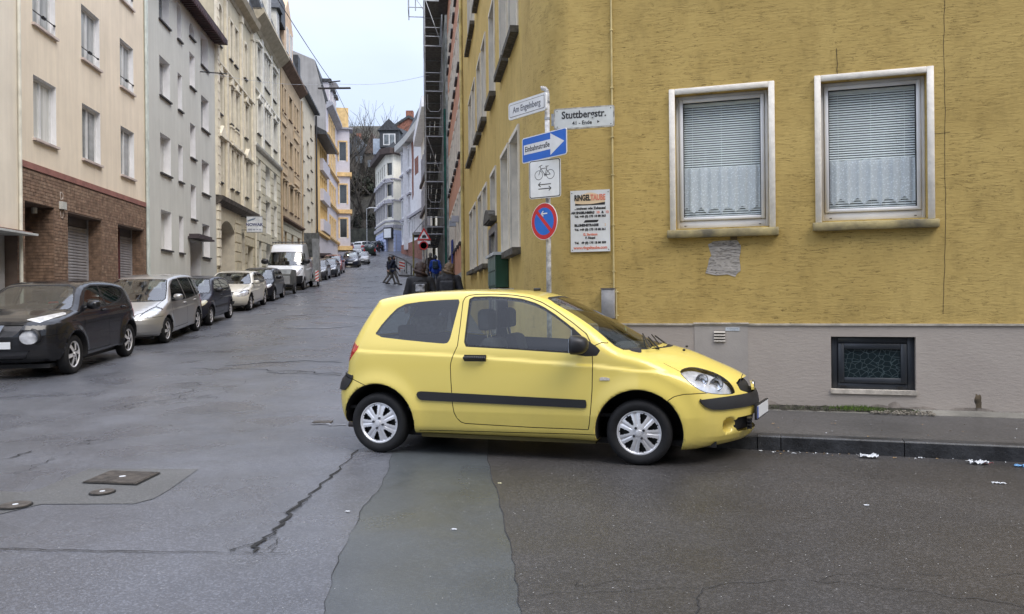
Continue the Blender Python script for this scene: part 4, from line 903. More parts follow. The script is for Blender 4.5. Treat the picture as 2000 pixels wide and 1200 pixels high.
# plinth hatch with vent louvres and a small plate
hx0, hx1 = sx(1355), sx(1459.5); hz1 = ZP-.004
B().box(hx0, hx1, -.019, -.0125, .2, ZP+.01).obj('plinth_hatch', mat('hatch_grey', (.40, .37, .34), rough=.8, bump=.2, var=.06), root)
B().box(hx0-.01, hx1+.01, -.036, 0, ZP+.01, ZP+.026).obj('hatch_cap', mat('sill_pale', (.55, .5, .43)), root)
vx0, vx1 = sx(1393), sx(1415); vz = W2.hz(1404, 657)
vent = B().box(vx0, vx1, -.024, -.018, vz-.065, vz+.065).obj('vent', mat('vent_shadow', (.06, .055, .05), rough=.9), root)
me = B().prism([(-.024, .0), (-.042, .002), (-.024, .022)], vx0, vx1, axis='x').mesh('louvre', mat('louvre_pale', (.52, .48, .42), rough=.7))
for i in range(4): inst('louvre', me, vent, (0, 0, vz-.062+i*.034))
q0 = W2.px(1417, 643); pl = B().box(q0[0], q0[0]+.16, -.024, -.0195, q0[1]-.02, q0[1]+.02).obj('hydrant_plate', mat('plate_pale_blue', (.55, .60, .64), rough=.4, var=.1), root)
text('Gas - Hauptabsperreinrichtung', .010, navy, pl, (q0[0]+.08, -.0245, q0[1]+.006), ext=.0003)
text('nicht verstellen', .010, navy, pl, (q0[0]+.08, -.0245, q0[1]-.009), ext=.0003)
# thin ochre conduit with a grey box at its foot
cx = sx(1199); b = B().bar((cx, -.022, W2.hz(1200, 566)), (cx, -.022, 13), .0105, 8)
for yy in (60, 172, 268, 342, 440, 530): z = W2.hz(1199, yy); b.box(cx-.018, cx+.018, -.036, 0, z-.006, z+.006)
b.obj('wall_conduit', mat('conduit_ochre', (.60, .50, .24), rough=.6, var=.15, vs_=6), root)
bx0, bx1 = sx(1176), sx(1203); bz0, bz1 = W2.hz(1190, 622), W2.hz(1190, 565)
jb = thing('junction_box', 'grey metal junction box on the yellow wall right above the windscreen of the car', 'junction box', mx=W2.mx @ Matrix.Translation((bx0, 0, bz0)))
w = bx1-bx0; h = bz1-bz0
bev(B().box(0, w*.93, -.09, -.002, 0, h).obj('case', mat('box_grey', (.33, .33, .34), rough=.6, var=.12, vs_=9), jb), .004, 1)
B().box(-.008, w*.95, -.098, 0, h, h+.012).obj('lid', mat('lid_dark', (.12, .11, .11), rough=.5), jb)
B().bar((w*1.03, -.03, -.01), (w*1.03, -.03, h), .008).bar((w*.93, -.03, h*.9), (w*1.2, -.03, h*.9), .007).bar((w*.93, -.03, h*.1), (w*1.2, -.03, h*.1), .007).obj('hinge_rod', MATS['conduit_ochre'], jb)
# advertising board
s0, zt = W2.px(1114.5, 374); s1, zb = W2.px(1192.5, 491); bw, bh = s1-s0, zt-zb
ad_ = thing('notice_board', 'white landlord notice board with black and red lettering on the yellow wall', 'sign', mx=W2.mx @ Matrix.Translation((s0, -.02, zb)))
B().box(0, bw, 0, .012, 0, bh).obj('panel', mat('sign_white_worn', (.74, .76, .77), rough=.35, var=.05, vs_=4), ad_)
ink = mat('ink_black', (.02, .02, .022), rough=.6, var=0); red = mat('ink_faded_red', (.72, .24, .17), rough=.6, var=0); orange = mat('ink_orange', (.80, .50, .22), rough=.6, var=0)
Bt = lambda s_, sz, z, m=ink, x=.5, bo=.002, sx_=1.: text(s_, sz, m, ad_, (bw*x, -.0015, bh*z), bold=bo, sx_=sx_)
lg = B()
n_ = 14; lg.add([(bw*.12, -.0006, bh*.775)]+[(bw*.12+bw*.76*i/n_, -.0006, bh*(.86+.10*math.sin(math.pi*i/n_))) for i in range(n_+1)]+[(bw*.88, -.0006, bh*.775)], [tuple(range(n_+3))]); lg.obj('logo_glow', mat('ink_cream', (.82, .64, .42), rough=.6, var=0), ad_, fix=False)
lg = B(); lg.add([(bw*.12, -.0009, bh*.79), (bw*.12, -.0009, bh*.755), (bw*.88, -.0009, bh*.755), (bw*.88, -.0009, bh*.80), (bw*.7, -.0009, bh*.785), (bw*.5, -.0009, bh*.772), (bw*.3, -.0009, bh*.775)], [tuple(range(7))]); lg.obj('logo_bar', ink, ad_, fix=False)
text('RINGEL', .098, ink, ad_, (bw*.10, -.0018, bh*.875), align='LEFT', sx_=.62, bold=.004); text('TAUBE', .098, red, ad_, (bw*.515, -.0018, bh*.875), align='LEFT', sx_=.62, bold=.004)
Bt('...wohnen wie Zuhause!', .043, .705, sx_=.95); 
text('AM ENGELNBERG', .040, ink, ad_, (bw*.02, -.0015, bh*.635), align='LEFT', bold=.0025, sx_=.92); text('10', .040, red, ad_, (bw*.66, -.0015, bh*.635), align='LEFT', bold=.002); text('&', .040, ink, ad_, (bw*.79, -.0015, bh*.635), align='LEFT', bold=.002); text('12', .040, red, ad_, (bw*.89, -.0015, bh*.635), align='LEFT', bold=.002)
Bt('Tel. +49 (0) 175 18 88 363', .036, .575)
b = B(); b.add([(bw*.33, -.001, bh*.475), (bw*.68, -.001, bh*.475), (bw*.72, -.001, bh*.515), (bw*.38, -.001, bh*.515)], [(0, 1, 2, 3)]); b.obj('black_bar', ink, ad_, fix=False)
text('BLUMENSTRASSE', .042, ink, ad_, (bw*.10, -.0015, bh*.43), align='LEFT', bold=.0025, sx_=.95); text('2', .042, orange, ad_, (bw*.86, -.0015, bh*.43), align='LEFT')
Bt('Tel. +49 (0) 175 18 88 361', .036, .36); Bt('G. Sartison', .040, .28, red); Bt('F. Ringel', .036, .225); Bt('Tel.   49 (0) 175 18 88 359', .036, .145); Bt('www.ringeltaube.com', .050, .065, red, sx_=.95)
b = B()
for x in (.04, .96):
    for z in (.03, .96): b.bar((bw*x, -.004, bh*z), (bw*x, 0, bh*z), .006, 8)
b.obj('screw', mat('screw_dark', (.06, .06, .07), rough=.4, metal=.6), ad_)
# green letter cabinet on the side front
D_ = 13.0; gc = thing('letterbox_cabinet', 'dark green letterbox cabinet on the wall by the entrance of the yellow house', 'letterbox', mx=frame_mx(facR(14.6), 14.6, SA))
Lg = 1.55; gz0, gz1 = H+.13, H+.68
grn = mat('cabinet_green', (.012, .06, .035), rough=.4, var=.15); 
B().box(0, Lg, -.22, -.01, gz0, gz1).obj('case', grn, gc); B().box(-.03, Lg+.03, -.27, -.005, gz1, gz1+.05).obj('lid', mat('cabinet_lid', (.5, .52, .5), rough=.5, var=.15), gc)
B().box(-.1, Lg+.75, -.30, -.005, gz0-.13, gz0-.03).obj('stone_shelf', mat('shelf_stone', (.55, .54, .50), rough=.8, var=.15), gc)
dd = B()
for i in range(5):
    for j in range(2): dd.box(.05+i*.3, .31+i*.3, -.232, -.221, gz0+.04+j*.26, gz0+.27+j*.26)
dd.obj('letter_flap', mat('cabinet_flap', (.10, .17, .14), rough=.3), gc)
# ---- terracotta house
T = Fac(facR(43), 43, SA, 'terracotta house with tall pale window surrounds beyond the yellow house', name='terracotta_house'); LT = (43-27.02)*math.hypot(1, .1147)
terra = mat('terracotta_render', (.52, .25, .15), rough=.9, bump=.3, bs=30, var=.1, vs_=1.2, streak=.12); 
ops = []; tc_ = [.8+i*2.02 for i in range(8)]
for x in tc_[:8]:
    if x+1.1 > LT-.2: continue
    for z0, z1 in ((3.55, 5.5), (6.95, 8.85), (10.35, 12.2), (13.7, 15.4)): ops.append((x, x+1.05, z0, z1, .2))
wall(T.root, LT, BOTZ, 17.2, ops, terra, rev=MATS['reveal_stone'])
for o in ops:
    w = window(T.root, *o[:4], d=.16, mull=1, pane=1, fw=.06); hh = o[3]-o[2]; B().box(-.05, 1.10, -.26, -.16, -.12, -.02).obj('window_sill', sill_dark, w)
    tb = B(); tb.box(-.16, 0, -.185, -.155, 0, hh); tb.box(1.05, 1.21, -.185, -.155, 0, hh); tb.box(-.16, 1.21, -.19, -.155, hh, hh+.12); tb.obj('surround', MATS['surround_stone'], w)
B().box(0, LT, -.06, 0, BOTZ, 2.35).obj('plinth', mat('plinth_cool_grey', (.30, .30, .30), rough=.85), T.root)
x_ = T.sx(886.5); B().box(x_-.4, x_+.7, -.12, -.061, 1.6, 4.1).obj('front_door', mat('door_blue', (.02, .04, .22), rough=.5), T.root)
for pxx, yy in ((890, 428), (884, 437)): 
    xx, zz = T.px(pxx+7, yy); B().box(xx-.2, xx+.1, -.30, -.02, zz-.12, zz+.12).obj('air_unit', mat('air_unit_grey', (.40, .43, .48), rough=.5), T.root)
b = B(); b.prism([(-.5, 17.2), (5, 20), (10.3, 17.2)], 0, LT, axis='x'); b.obj('roof', slate, T.root)
# ---- scaffolded house
S4 = Fac(facR(64), 64, SA, 'scaffolded grey green house beyond the terracotta house', name='scaffolded_house'); LS = (64-43.05)*math.hypot(1, .1147)
ops = [(1+i*2.4, 2.1+i*2.4, z, z+1.9, .25) for i in range(8) for z in (5, 8.5, 12, 15.5) if 2.1+i*2.4 < LS-.3]
wall(S4.root, LS, BOTZ, 19, ops, mat('grey_green_old_render', (.33, .34, .30), rough=.9, bump=.4, var=.2, vs_=.8, streak=.25))
for o in ops: window(S4.root, *o[:4], d=.18, mull=1, pane=1, fw=.06)
B().prism([(-.5, 19), (5, 22), (10.3, 19)], 0, LS, axis='x').obj('roof', slate, S4.root)
sc4 = thing('scaffold', 'tall steel scaffold with plank decks in front of the grey green house on the right', 'scaffold', mx=frame_mx(facR(62), 62, SA))
Lc = (62-43.4)*math.hypot(1, .1147); plank = mat('scaffold_plank', (.12, .11, .10), rough=.8, var=.3, vs_=5); tube = mat('scaffold_tube', (.36, .37, .38), rough=.45, metal=.6, var=.2)
nb = 7; lift = 2.55; z00 = 5.4; NL = 6
xs_ = [Lc-i*Lc/nb for i in range(nb+1)]
for x in xs_:
    for y in (-.28, -1.25): B().bar((x, y, G(50)), (x, y, z00+lift*NL+1), .035, 6).obj('standard_pole', tube, sc4)
rd = mat('deck_red_edge', (.18, .05, .04), rough=.7)
dk_me = B().box(0, Lc/nb-.04, 0, .30, -.03, .03).mesh('deck_plank', plank)
for l in range(NL+1):
    z = z00+l*lift
    for i in range(nb):
        for j in range(3): inst('deck_plank', dk_me, sc4, (xs_[i+1]+.02, -1.23+j*.32, z))
    for x in xs_: inst('transom', WM.setdefault('trs', None) or WM.update(trs=B().bar((0, -1.3, -.05), (0, -.25, -.05), .035, 6).mesh('transom', tube)) or WM['trs'], sc4, (x, 0, z))
    b = B()
    for dz in (.5, 1.0): b.bar((0, -1.27, z+dz), (Lc, -1.27, z+dz), .025, 6); b.bar((Lc, -1.27, z+dz), (Lc, -.27, z+dz), .025, 6)
    b.obj('guard_rail', tube, sc4)
    B().box(0, Lc, -1.29, -1.265, z+.03, z+.18).obj('toe_board', rd if l == 5 else plank, sc4)
    if l % 2: B().bar((xs_[0], -1.29, z), (xs_[1], -1.29, z+lift), .022, 6).obj('brace', tube, sc4)
    if l in (1, 4): B().bar((Lc+.03, -1.2, z+lift), (Lc+.03, -.3, z), .022, 6).obj('brace', tube, sc4)
# ladder bay frames under the first deck, stair guard loops
for l in (0, 2): 
    z = z00+l*lift+lift-.25; b = B(); b.path([(Lc+.05, -1.12, z), (Lc+.05, -1.12, z-.75), (Lc+.05, -.98, z-.95), (Lc+.05, -.5, z-.95), (Lc+.05, -.38, z-.75), (Lc+.05, -.38, z)], .02, 6); b.obj('guard_loop', tube, sc4)
# canopy platform at the foot and outrigger at the top
x_ = Lc; B().box(Lc-3, Lc, -2.0, -1.3, z00-.42, z00-.34).obj('protection_fan', plank, sc4)
B().bar((Lc, -2.0, z00-.4), (Lc, -1.3, z00+.45), .025).bar((Lc, -2, z00-.4), (Lc-3, -2, z00-.4), .03).bar((Lc, -2.0, z00-.45), (Lc, -.3, z00-.45), .03).bar((Lc, -1.3, z00-2.2), (Lc, -.3, z00-3.4), .025).obj('fan_brace', tube, sc4)
B().bar((Lc-.05, -2.0, G(43)), (Lc-.05, -2.0, z00-.4), .05, 8).obj('fan_post', mat('post_ochre', (.25, .22, .08), rough=.6, var=.3), sc4)
ztop = z00+lift*4.75
b = B()
for z in (ztop+.2, ztop+1.25, ztop+2.3): 
    for x in (Lc, Lc-1.5): b.bar((x, -1.25, z), (x, -2.15, z), .028)
    b.bar((Lc, -2.15, z), (Lc-1.5, -2.15, z), .028)
for x, y in ((Lc, -2.15), (Lc-1.5, -2.15), (Lc, -1.75)): b.bar((x, y, ztop-.0), (x, y, ztop+3.4), .028)
b.bar((Lc, -1.25, ztop), (Lc, -2.1, ztop+1.25), .022); b.bar((Lc, -1.25, ztop+1.1), (Lc, -2.1, ztop+2.3), .022); b.obj('outrigger', tube, sc4)
gn = mat('debris_net_green', (.02, .11, .08), rough=.8, var=.3); B().box(Lc-.6, Lc+.0, -.27, -.12, G(44)+.1, z00+lift*2.6).obj('rubbish_chute', gn, sc4)
B().box(Lc-1, Lc-.02, -.1, .02, 1.0, 18).obj('wall_sheet', mat('stained_sheet', (.42, .43, .40), rough=.8, var=.3, vs_=2), sc4)
# ================================================================== vehicles: body shapes carved from a smooth distance field
def smax(a_, b_, k):
    h = np.clip(.5+.5*(a_-b_)/k, 0, 1); return b_+(a_-b_)*h+k*h*(1-h)
def sst(a_, b_, x): t = np.clip((x-a_)/(b_-a_), 0, 1); return t*t*(3-2*t)
def sdpoly(P, x, z):
    P = np.asarray(P, float); n = len(P); d = np.full(x.shape, 1e9); s = np.zeros(x.shape, bool)
    for i in range(n):
        ax, az = P[i]; bx, bz = P[(i+1) % n]; ex, ez = bx-ax, bz-az; wx, wz = x-ax, z-az
        t = np.clip((wx*ex+wz*ez)/(ex*ex+ez*ez+1e-12), 0, 1); d = np.minimum(d, (wx-ex*t)**2+(wz-ez*t)**2)
        c1_ = (az <= z) & (bz > z); c2_ = (az > z) & (bz <= z); cr = ex*wz-ez*wx
        s ^= (c1_ & (cr > 0)) | (c2_ & (cr < 0))
    return np.where(s, -1, 1)*np.sqrt(d)
def chaikin(P, n=1, closed=True):
    for _ in range(n):
        Q = []; m_ = len(P)
        for i in range(m_ if closed else m_-1):
            a_, b_ = np.array(P[i], float), np.array(P[(i+1) % m_], float); Q += [tuple(a_*.75+b_*.25), tuple(a_*.25+b_*.75)]
        P = Q if closed else [P[0]]+Q+[P[-1]]
    return P
def car_field(sp):
    P = chaikin(sp['prof'], 1); hw = sp['hw']; xm = sp['xm']; zb = sp['zb']; k = sp.get('k', .07); tum = sp.get('tum', .36); R = sp['R_arch']; ax_ = sp['axles']; za = sp['zaxle']
    af, pf, ar, pr = sp['af'], sp.get('pf', 3.), sp['ar'], sp.get('pr', 3.); fl = sp.get('flare', .02); cr = sp.get('crown', .06); xn0, xn1, xt0, xt1 = sp['L'][0], sp['L'][1], sp['L'][2], sp['L'][3]
    crease = sp.get('crease'); hz_ = sp.get('hoodz', 0); wd_ = sp.get('welld', .5); tl = sp.get('tail_in', .10); ni = sp.get('nose_in', .16)
    def F(x, y, z):
        a_ = np.clip(np.abs(y)/hw, 0, 1.3); ay = np.abs(y)
        fx = sst(xm, xn1, x); rx = sst(xm, xt1, x) if xt1 > xm else sst(-xm, -xt1, -x)
        xs = x+af*a_**pf*fx-ar*a_**pr*rx
        zs = z+cr*a_**2.2*sst(zb-.30, zb+.1, z)
        d1 = sdpoly(P, xs, zs)
        zbx = zb+sp.get('zb_slope', 0)*(x-xm)
        W = hw-.10*np.clip(.42-z, 0, 1)**1.0*1.2-.06*np.clip(z-.62, 0, 1)**1.6
        up = z-zbx
        W = W-tum*(np.sqrt(up*up+.05**2)+up)*.5
        W = W-ni*sst(xn0, xn1+.05, x)**1.5-tl*sst(-xt0, -xt1+.05, -x)**1.6
        for xa in ax_:
            r = np.hypot(x-xa, z-za); W = W+fl*np.exp(-((r-R)/.09)**2)*sst(zb+.02, zb-.25, z)
        if crease is not None: 
            zc = np.interp(x, [c[0] for c in crease], [c[1] for c in crease]); W = W-.014*sst(-.004, .03, z-zc)
        d = smax(d1, ay-W, k)
        for xa in ax_:
            r = np.hypot(x-xa, z-za); d = smax(d, -np.maximum(r-R, (hw-wd_)-ay+.0), .008)
        for fn in sp.get('extra', ()): d = fn(d, x, y, z)
        return d
    return F
def surface(F, bx, vx):
    (x0, x1), (y0, y1), (z0, z1) = bx
    X = np.arange(x0, x1+vx, vx); Y = np.arange(y0, y1+vx, vx); Z = np.arange(z0, z1+vx, vx)
    D = np.empty((len(X), len(Y), len(Z)), np.float32); XX, ZZ = np.meshgrid(X, Z, indexing='ij')
    for j, y in enumerate(Y): D[:, j, :] = F(XX, np.full_like(XX, y), ZZ)
    S = D < 0; nx, ny, nz = D.shape
    c = np.zeros((nx-1, ny-1, nz-1, 3)); cnt = np.zeros((nx-1, ny-1, nz-1))
    base = np.stack(np.meshgrid(X[:-1], Y[:-1], Z[:-1], indexing='ij'), -1)
    for ax_, offs in ((0, [(0, 0, 0), (0, 1, 0), (0, 0, 1), (0, 1, 1)]), (1, [(0, 0, 0), (1, 0, 0), (0, 0, 1), (1, 0, 1)]), (2, [(0, 0, 0), (1, 0, 0), (0, 1, 0), (1, 1, 0)])):
        for o in offs:
            p = list(o); q = list(o); q[ax_] = 1
            a_ = D[p[0]:nx-1+p[0], p[1]:ny-1+p[1], p[2]:nz-1+p[2]]; b_ = D[q[0]:nx-1+q[0], q[1]:ny-1+q[1], q[2]:nz-1+q[2]]
            m_ = (a_ < 0) != (b_ < 0); t = np.where(m_, a_/(a_-b_+1e-12), 0)
            for k_ in range(3):
                v = p[k_]+(t if k_ == ax_ else 0); c[..., k_] += np.where(m_, v, 0)
            cnt += m_
    act = cnt > 0; idx = -np.ones(act.shape, int); idx[act] = np.arange(act.sum())
    V = base[act]+c[act]/cnt[act][:, None]*vx
    T = []
    m_ = S[:-1, 1:-1, 1:-1] != S[1:, 1:-1, 1:-1]; i, j, k_ = np.nonzero(m_); j += 1; k_ += 1; fl_ = S[i, j, k_]
    q = np.stack([idx[i, j-1, k_-1], idx[i, j, k_-1], idx[i, j, k_], idx[i, j-1, k_]], 1); T.append(np.where(fl_[:, None], q, q[:, ::-1]))
    m_ = S[1:-1, :-1, 1:-1] != S[1:-1, 1:, 1:-1]; i, j, k_ = np.nonzero(m_); i += 1; k_ += 1; fl_ = S[i, j, k_]
    q = np.stack([idx[i-1, j, k_-1], idx[i-1, j, k_], idx[i, j, k_], idx[i, j, k_-1]], 1); T.append(np.where(fl_[:, None], q, q[:, ::-1]))
    m_ = S[1:-1, 1:-1, :-1] != S[1:-1, 1:-1, 1:]; i, j, k_ = np.nonzero(m_); i += 1; j += 1; fl_ = S[i, j, k_]
    q = np.stack([idx[i-1, j-1, k_], idx[i, j-1, k_], idx[i, j, k_], idx[i-1, j, k_]], 1); T.append(np.where(fl_[:, None], q, q[:, ::-1]))
    Q = np.concatenate(T); T = np.concatenate([Q[:, [0, 1, 2]], Q[:, [0, 2, 3]]])
    for _ in range(4):
        g = grad(F, V); d = F(V[:, 0], V[:, 1], V[:, 2]); st = d[:, None]*g; ln = np.linalg.norm(st, axis=1, keepdims=True); st *= np.minimum(1, vx*.4/np.maximum(ln, 1e-9)); V = V-st
    return V, T
def grad(F, V, e_=.004, norm=True):
    g = np.stack([F(V[:, 0]+e_, V[:, 1], V[:, 2])-F(V[:, 0]-e_, V[:, 1], V[:, 2]), F(V[:, 0], V[:, 1]+e_, V[:, 2])-F(V[:, 0], V[:, 1]-e_, V[:, 2]), F(V[:, 0], V[:, 1], V[:, 2]+e_)-F(V[:, 0], V[:, 1], V[:, 2]-e_)], 1)
    return g/np.maximum(np.linalg.norm(g, axis=1, keepdims=True), 1e-9)
class Shell:
    def __init__(s, F, bx, vx):
        s.F = F; s.V, s.T = surface(F, bx, vx); s.N = grad(F, s.V); s.lab = np.zeros(len(s.T), int); s.names = ['body']
    def cut(s, d, mask):
        """split the masked triangles along d = 0"""
        T = s.T; dd = d[T]; pos = dd > 0; cnt = pos.sum(1); cr = mask & (cnt > 0) & (cnt < 3); ids = np.nonzero(cr)[0]
        if not len(ids): return
        V = [s.V]; newT = []; newL = []; cache = {}; nv = len(s.V); add = []; keep = np.ones(len(T), bool); keep[ids] = False
        def ev(a_, b_):
            nonlocal nv
            key = (a_, b_) if a_ < b_ else (b_, a_)
            if key not in cache:
                t = d[key[0]]/(d[key[0]]-d[key[1]]); add.append((key[0], key[1], t)); cache[key] = nv; nv += 1
            return cache[key]
        for i in ids:
            t = T[i]; p = pos[i]; L = s.lab[i]; k = int(np.nonzero(p)[0][0]) if cnt[i] == 1 else int(np.nonzero(~p)[0][0])
            a_, b_, c_ = int(t[k]), int(t[(k+1) % 3]), int(t[(k+2) % 3]); ab = ev(a_, b_); ac = ev(a_, c_)
            newT += [(a_, ab, ac), (ab, b_, c_), (ab, c_, ac)]; newL += [L]*3
        A = np.array([(q[0], q[1]) for q in add]); t = np.array([q[2] for q in add])[:, None]
        nV = s.V[A[:, 0]]*(1-t)+s.V[A[:, 1]]*t
        g = grad(s.F, nV); dv = s.F(nV[:, 0], nV[:, 1], nV[:, 2]); 
        s.V = np.concatenate([s.V, nV]); s.N = np.concatenate([s.N, g]); s.T = np.concatenate([T[keep], np.array(newT)]); s.lab = np.concatenate([s.lab[keep], np.array(newL)])
    def cen(s): return s.V[s.T].mean(1)
    def feature(s, name, poly, proj, cond, grow=0., only=None, rnd=0):
        """label the skin inside poly (projected: 'xz','yz','xy'); cond(c, n) masks triangles"""
        ij = {'xz': (0, 2), 'yz': (1, 2), 'xy': (0, 1)}[proj]
        if rnd: poly = chaikin(poly, rnd)
        fd = (lambda C: sdpoly(poly, np.abs(C[:, ij[0]]) if ij[0] == 1 else C[:, ij[0]], np.abs(C[:, ij[1]]) if ij[1] == 1 else C[:, ij[1]])-grow)
        return s.feat(name, fd, cond, only)
    def feat(s, name, fd, cond, only=None):
        m_ = cond(s.cen(), s.N[s.T].mean(1))
        if only is not None: m_ &= np.isin(s.lab, [s.names.index(o) for o in only])
        s.cut(fd(s.V), m_)
        m_ = cond(s.cen(), s.N[s.T].mean(1))
        if only is not None: m_ &= np.isin(s.lab, [s.names.index(o) for o in only])
        if name not in s.names: s.names.append(name)
        ins = m_ & (fd(s.cen()) < 0); s.lab[ins] = s.names.index(name)
    def gap(s, fd, cond, w=.0038, only=('body',)):
        m0 = lambda: cond(s.cen(), s.N[s.T].mean(1)) & np.isin(s.lab, [s.names.index(o) for o in only if o in s.names])
        s.cut(fd(s.V)-w, m0()); s.cut(fd(s.V)+w, m0())
        if 'gap' not in s.names: s.names.append('gap')
        s.lab[m0() & (np.abs(fd(s.cen())) < w)] = s.names.index('gap')
    def line(s, pts, cond, w=.0035, only=('body',), proj=(0, 2)):
        """narrow joint along an open polyline in side view"""
        i, j = proj
        def dist(C):
            best = np.full(len(C), 1e9); sg = np.zeros(len(C))
            for a_, b_ in zip(pts, pts[1:]):
                ex, ez = b_[0]-a_[0], b_[1]-a_[1]; L2 = ex*ex+ez*ez; px_, pz_ = C[:, i]-a_[0], C[:, j]-a_[1]; t = np.clip((px_*ex+pz_*ez)/L2, 0, 1)
                d = np.hypot(px_-ex*t, pz_-ez*t); cr_ = np.sign(ex*pz_-ez*px_); up_ = d < best; best = np.where(up_, d, best); sg = np.where(up_, cr_, sg)
            return best, best*sg
        fd = lambda C: dist(C)[1]; near = lambda c, n: cond(c, n) & (dist(c)[0] < .022)
        m0 = lambda: near(s.cen(), s.N[s.T].mean(1)) & np.isin(s.lab, [s.names.index(o) for o in only if o in s.names])
        s.cut(fd(s.V)-w, m0()); s.cut(fd(s.V)+w, m0())
        if 'gap' not in s.names: s.names.append('gap')
        s.lab[m0() & (dist(s.cen())[0] < w*1.02)] = s.names.index('gap')
    def wells(s, axles, za, R, hw, wd):
        if 'well' not in s.names: s.names.append('well')
        for xa in axles:
            s.feat('well', lambda C: np.hypot(C[:, 0]-xa, C[:, 2]-za)-(R+.005), lambda c, n: (c[:, 2] < za+R+.1) & (np.abs(c[:, 0]-xa) < R+.1), ['body'])
    def emit(s, names, oname, mt, parent, off=0., side=0, wall=0., smooth=True, cond=None, flip=False):
        m_ = np.isin(s.lab, [s.names.index(n) for n in names if n in s.names]); C = s.cen()
        if side: m_ &= (C[:, 1]*side > 0)
        if cond is not None: m_ &= cond(C, s.N[s.T].mean(1))
        T = s.T[m_]
        if not len(T): return None
        u, inv = np.unique(T, return_inverse=True); T2 = inv.reshape(T.shape); V = s.V[u]+s.N[u]*off; Nn = s.N[u]; F_ = [tuple(t) for t in T2.tolist()]
        if wall:
            from collections import Counter
            ec = {}
            for t in T2.tolist():
                for a_, b_ in ((t[0], t[1]), (t[1], t[2]), (t[2], t[0])): ec[(a_, b_)] = 1
            bd = [e_ for e_ in ec if (e_[1], e_[0]) not in ec]; n0 = len(V)
            vv = sorted({v for e_ in bd for v in e_}); mp_ = {v: n0+i for i, v in enumerate(vv)}; mp2 = {v: n0+len(vv)+i for i, v in enumerate(vv)}
            V = np.concatenate([V, V[vv], V[vv]-Nn[vv]*wall]); F_ += [(mp_[b_], mp_[a_], mp2[a_], mp2[b_]) for a_, b_ in bd]
        if flip: F_ = [f[::-1] for f in F_]
        me = bpy.data.meshes.new(oname); me.from_pydata(V.tolist(), [], F_); me.materials.append(mt); me.polygons.foreach_set('use_smooth', [True]*len(me.polygons))
        if smooth and not wall: me.normals_split_custom_set_from_vertices((Nn if not flip else -Nn).tolist())
        return link(bpy.data.objects.new(oname, me), parent)
def lathe(prof, n=48, axis='y'):
    """prof: (radius, y) pairs"""
    b = B()
    for r, y in prof:
        b.v += [(r*math.cos(2*math.pi*i/n), y, r*math.sin(2*math.pi*i/n)) for i in range(n)]
    for k in range(len(prof)-1): b.f += [(k*n+i, k*n+(i+1) % n, (k+1)*n+(i+1) % n, (k+1)*n+i) for i in range(n)]
    b.m = [0]*len(b.f); return b
alloy = mat('wheel_silver', (.80, .80, .82), rough=.33, metal=.45, var=.08, vs_=8); hole_m = mat('wheel_gap_dark', (.015, .015, .016), rough=.7)
WHL = {}
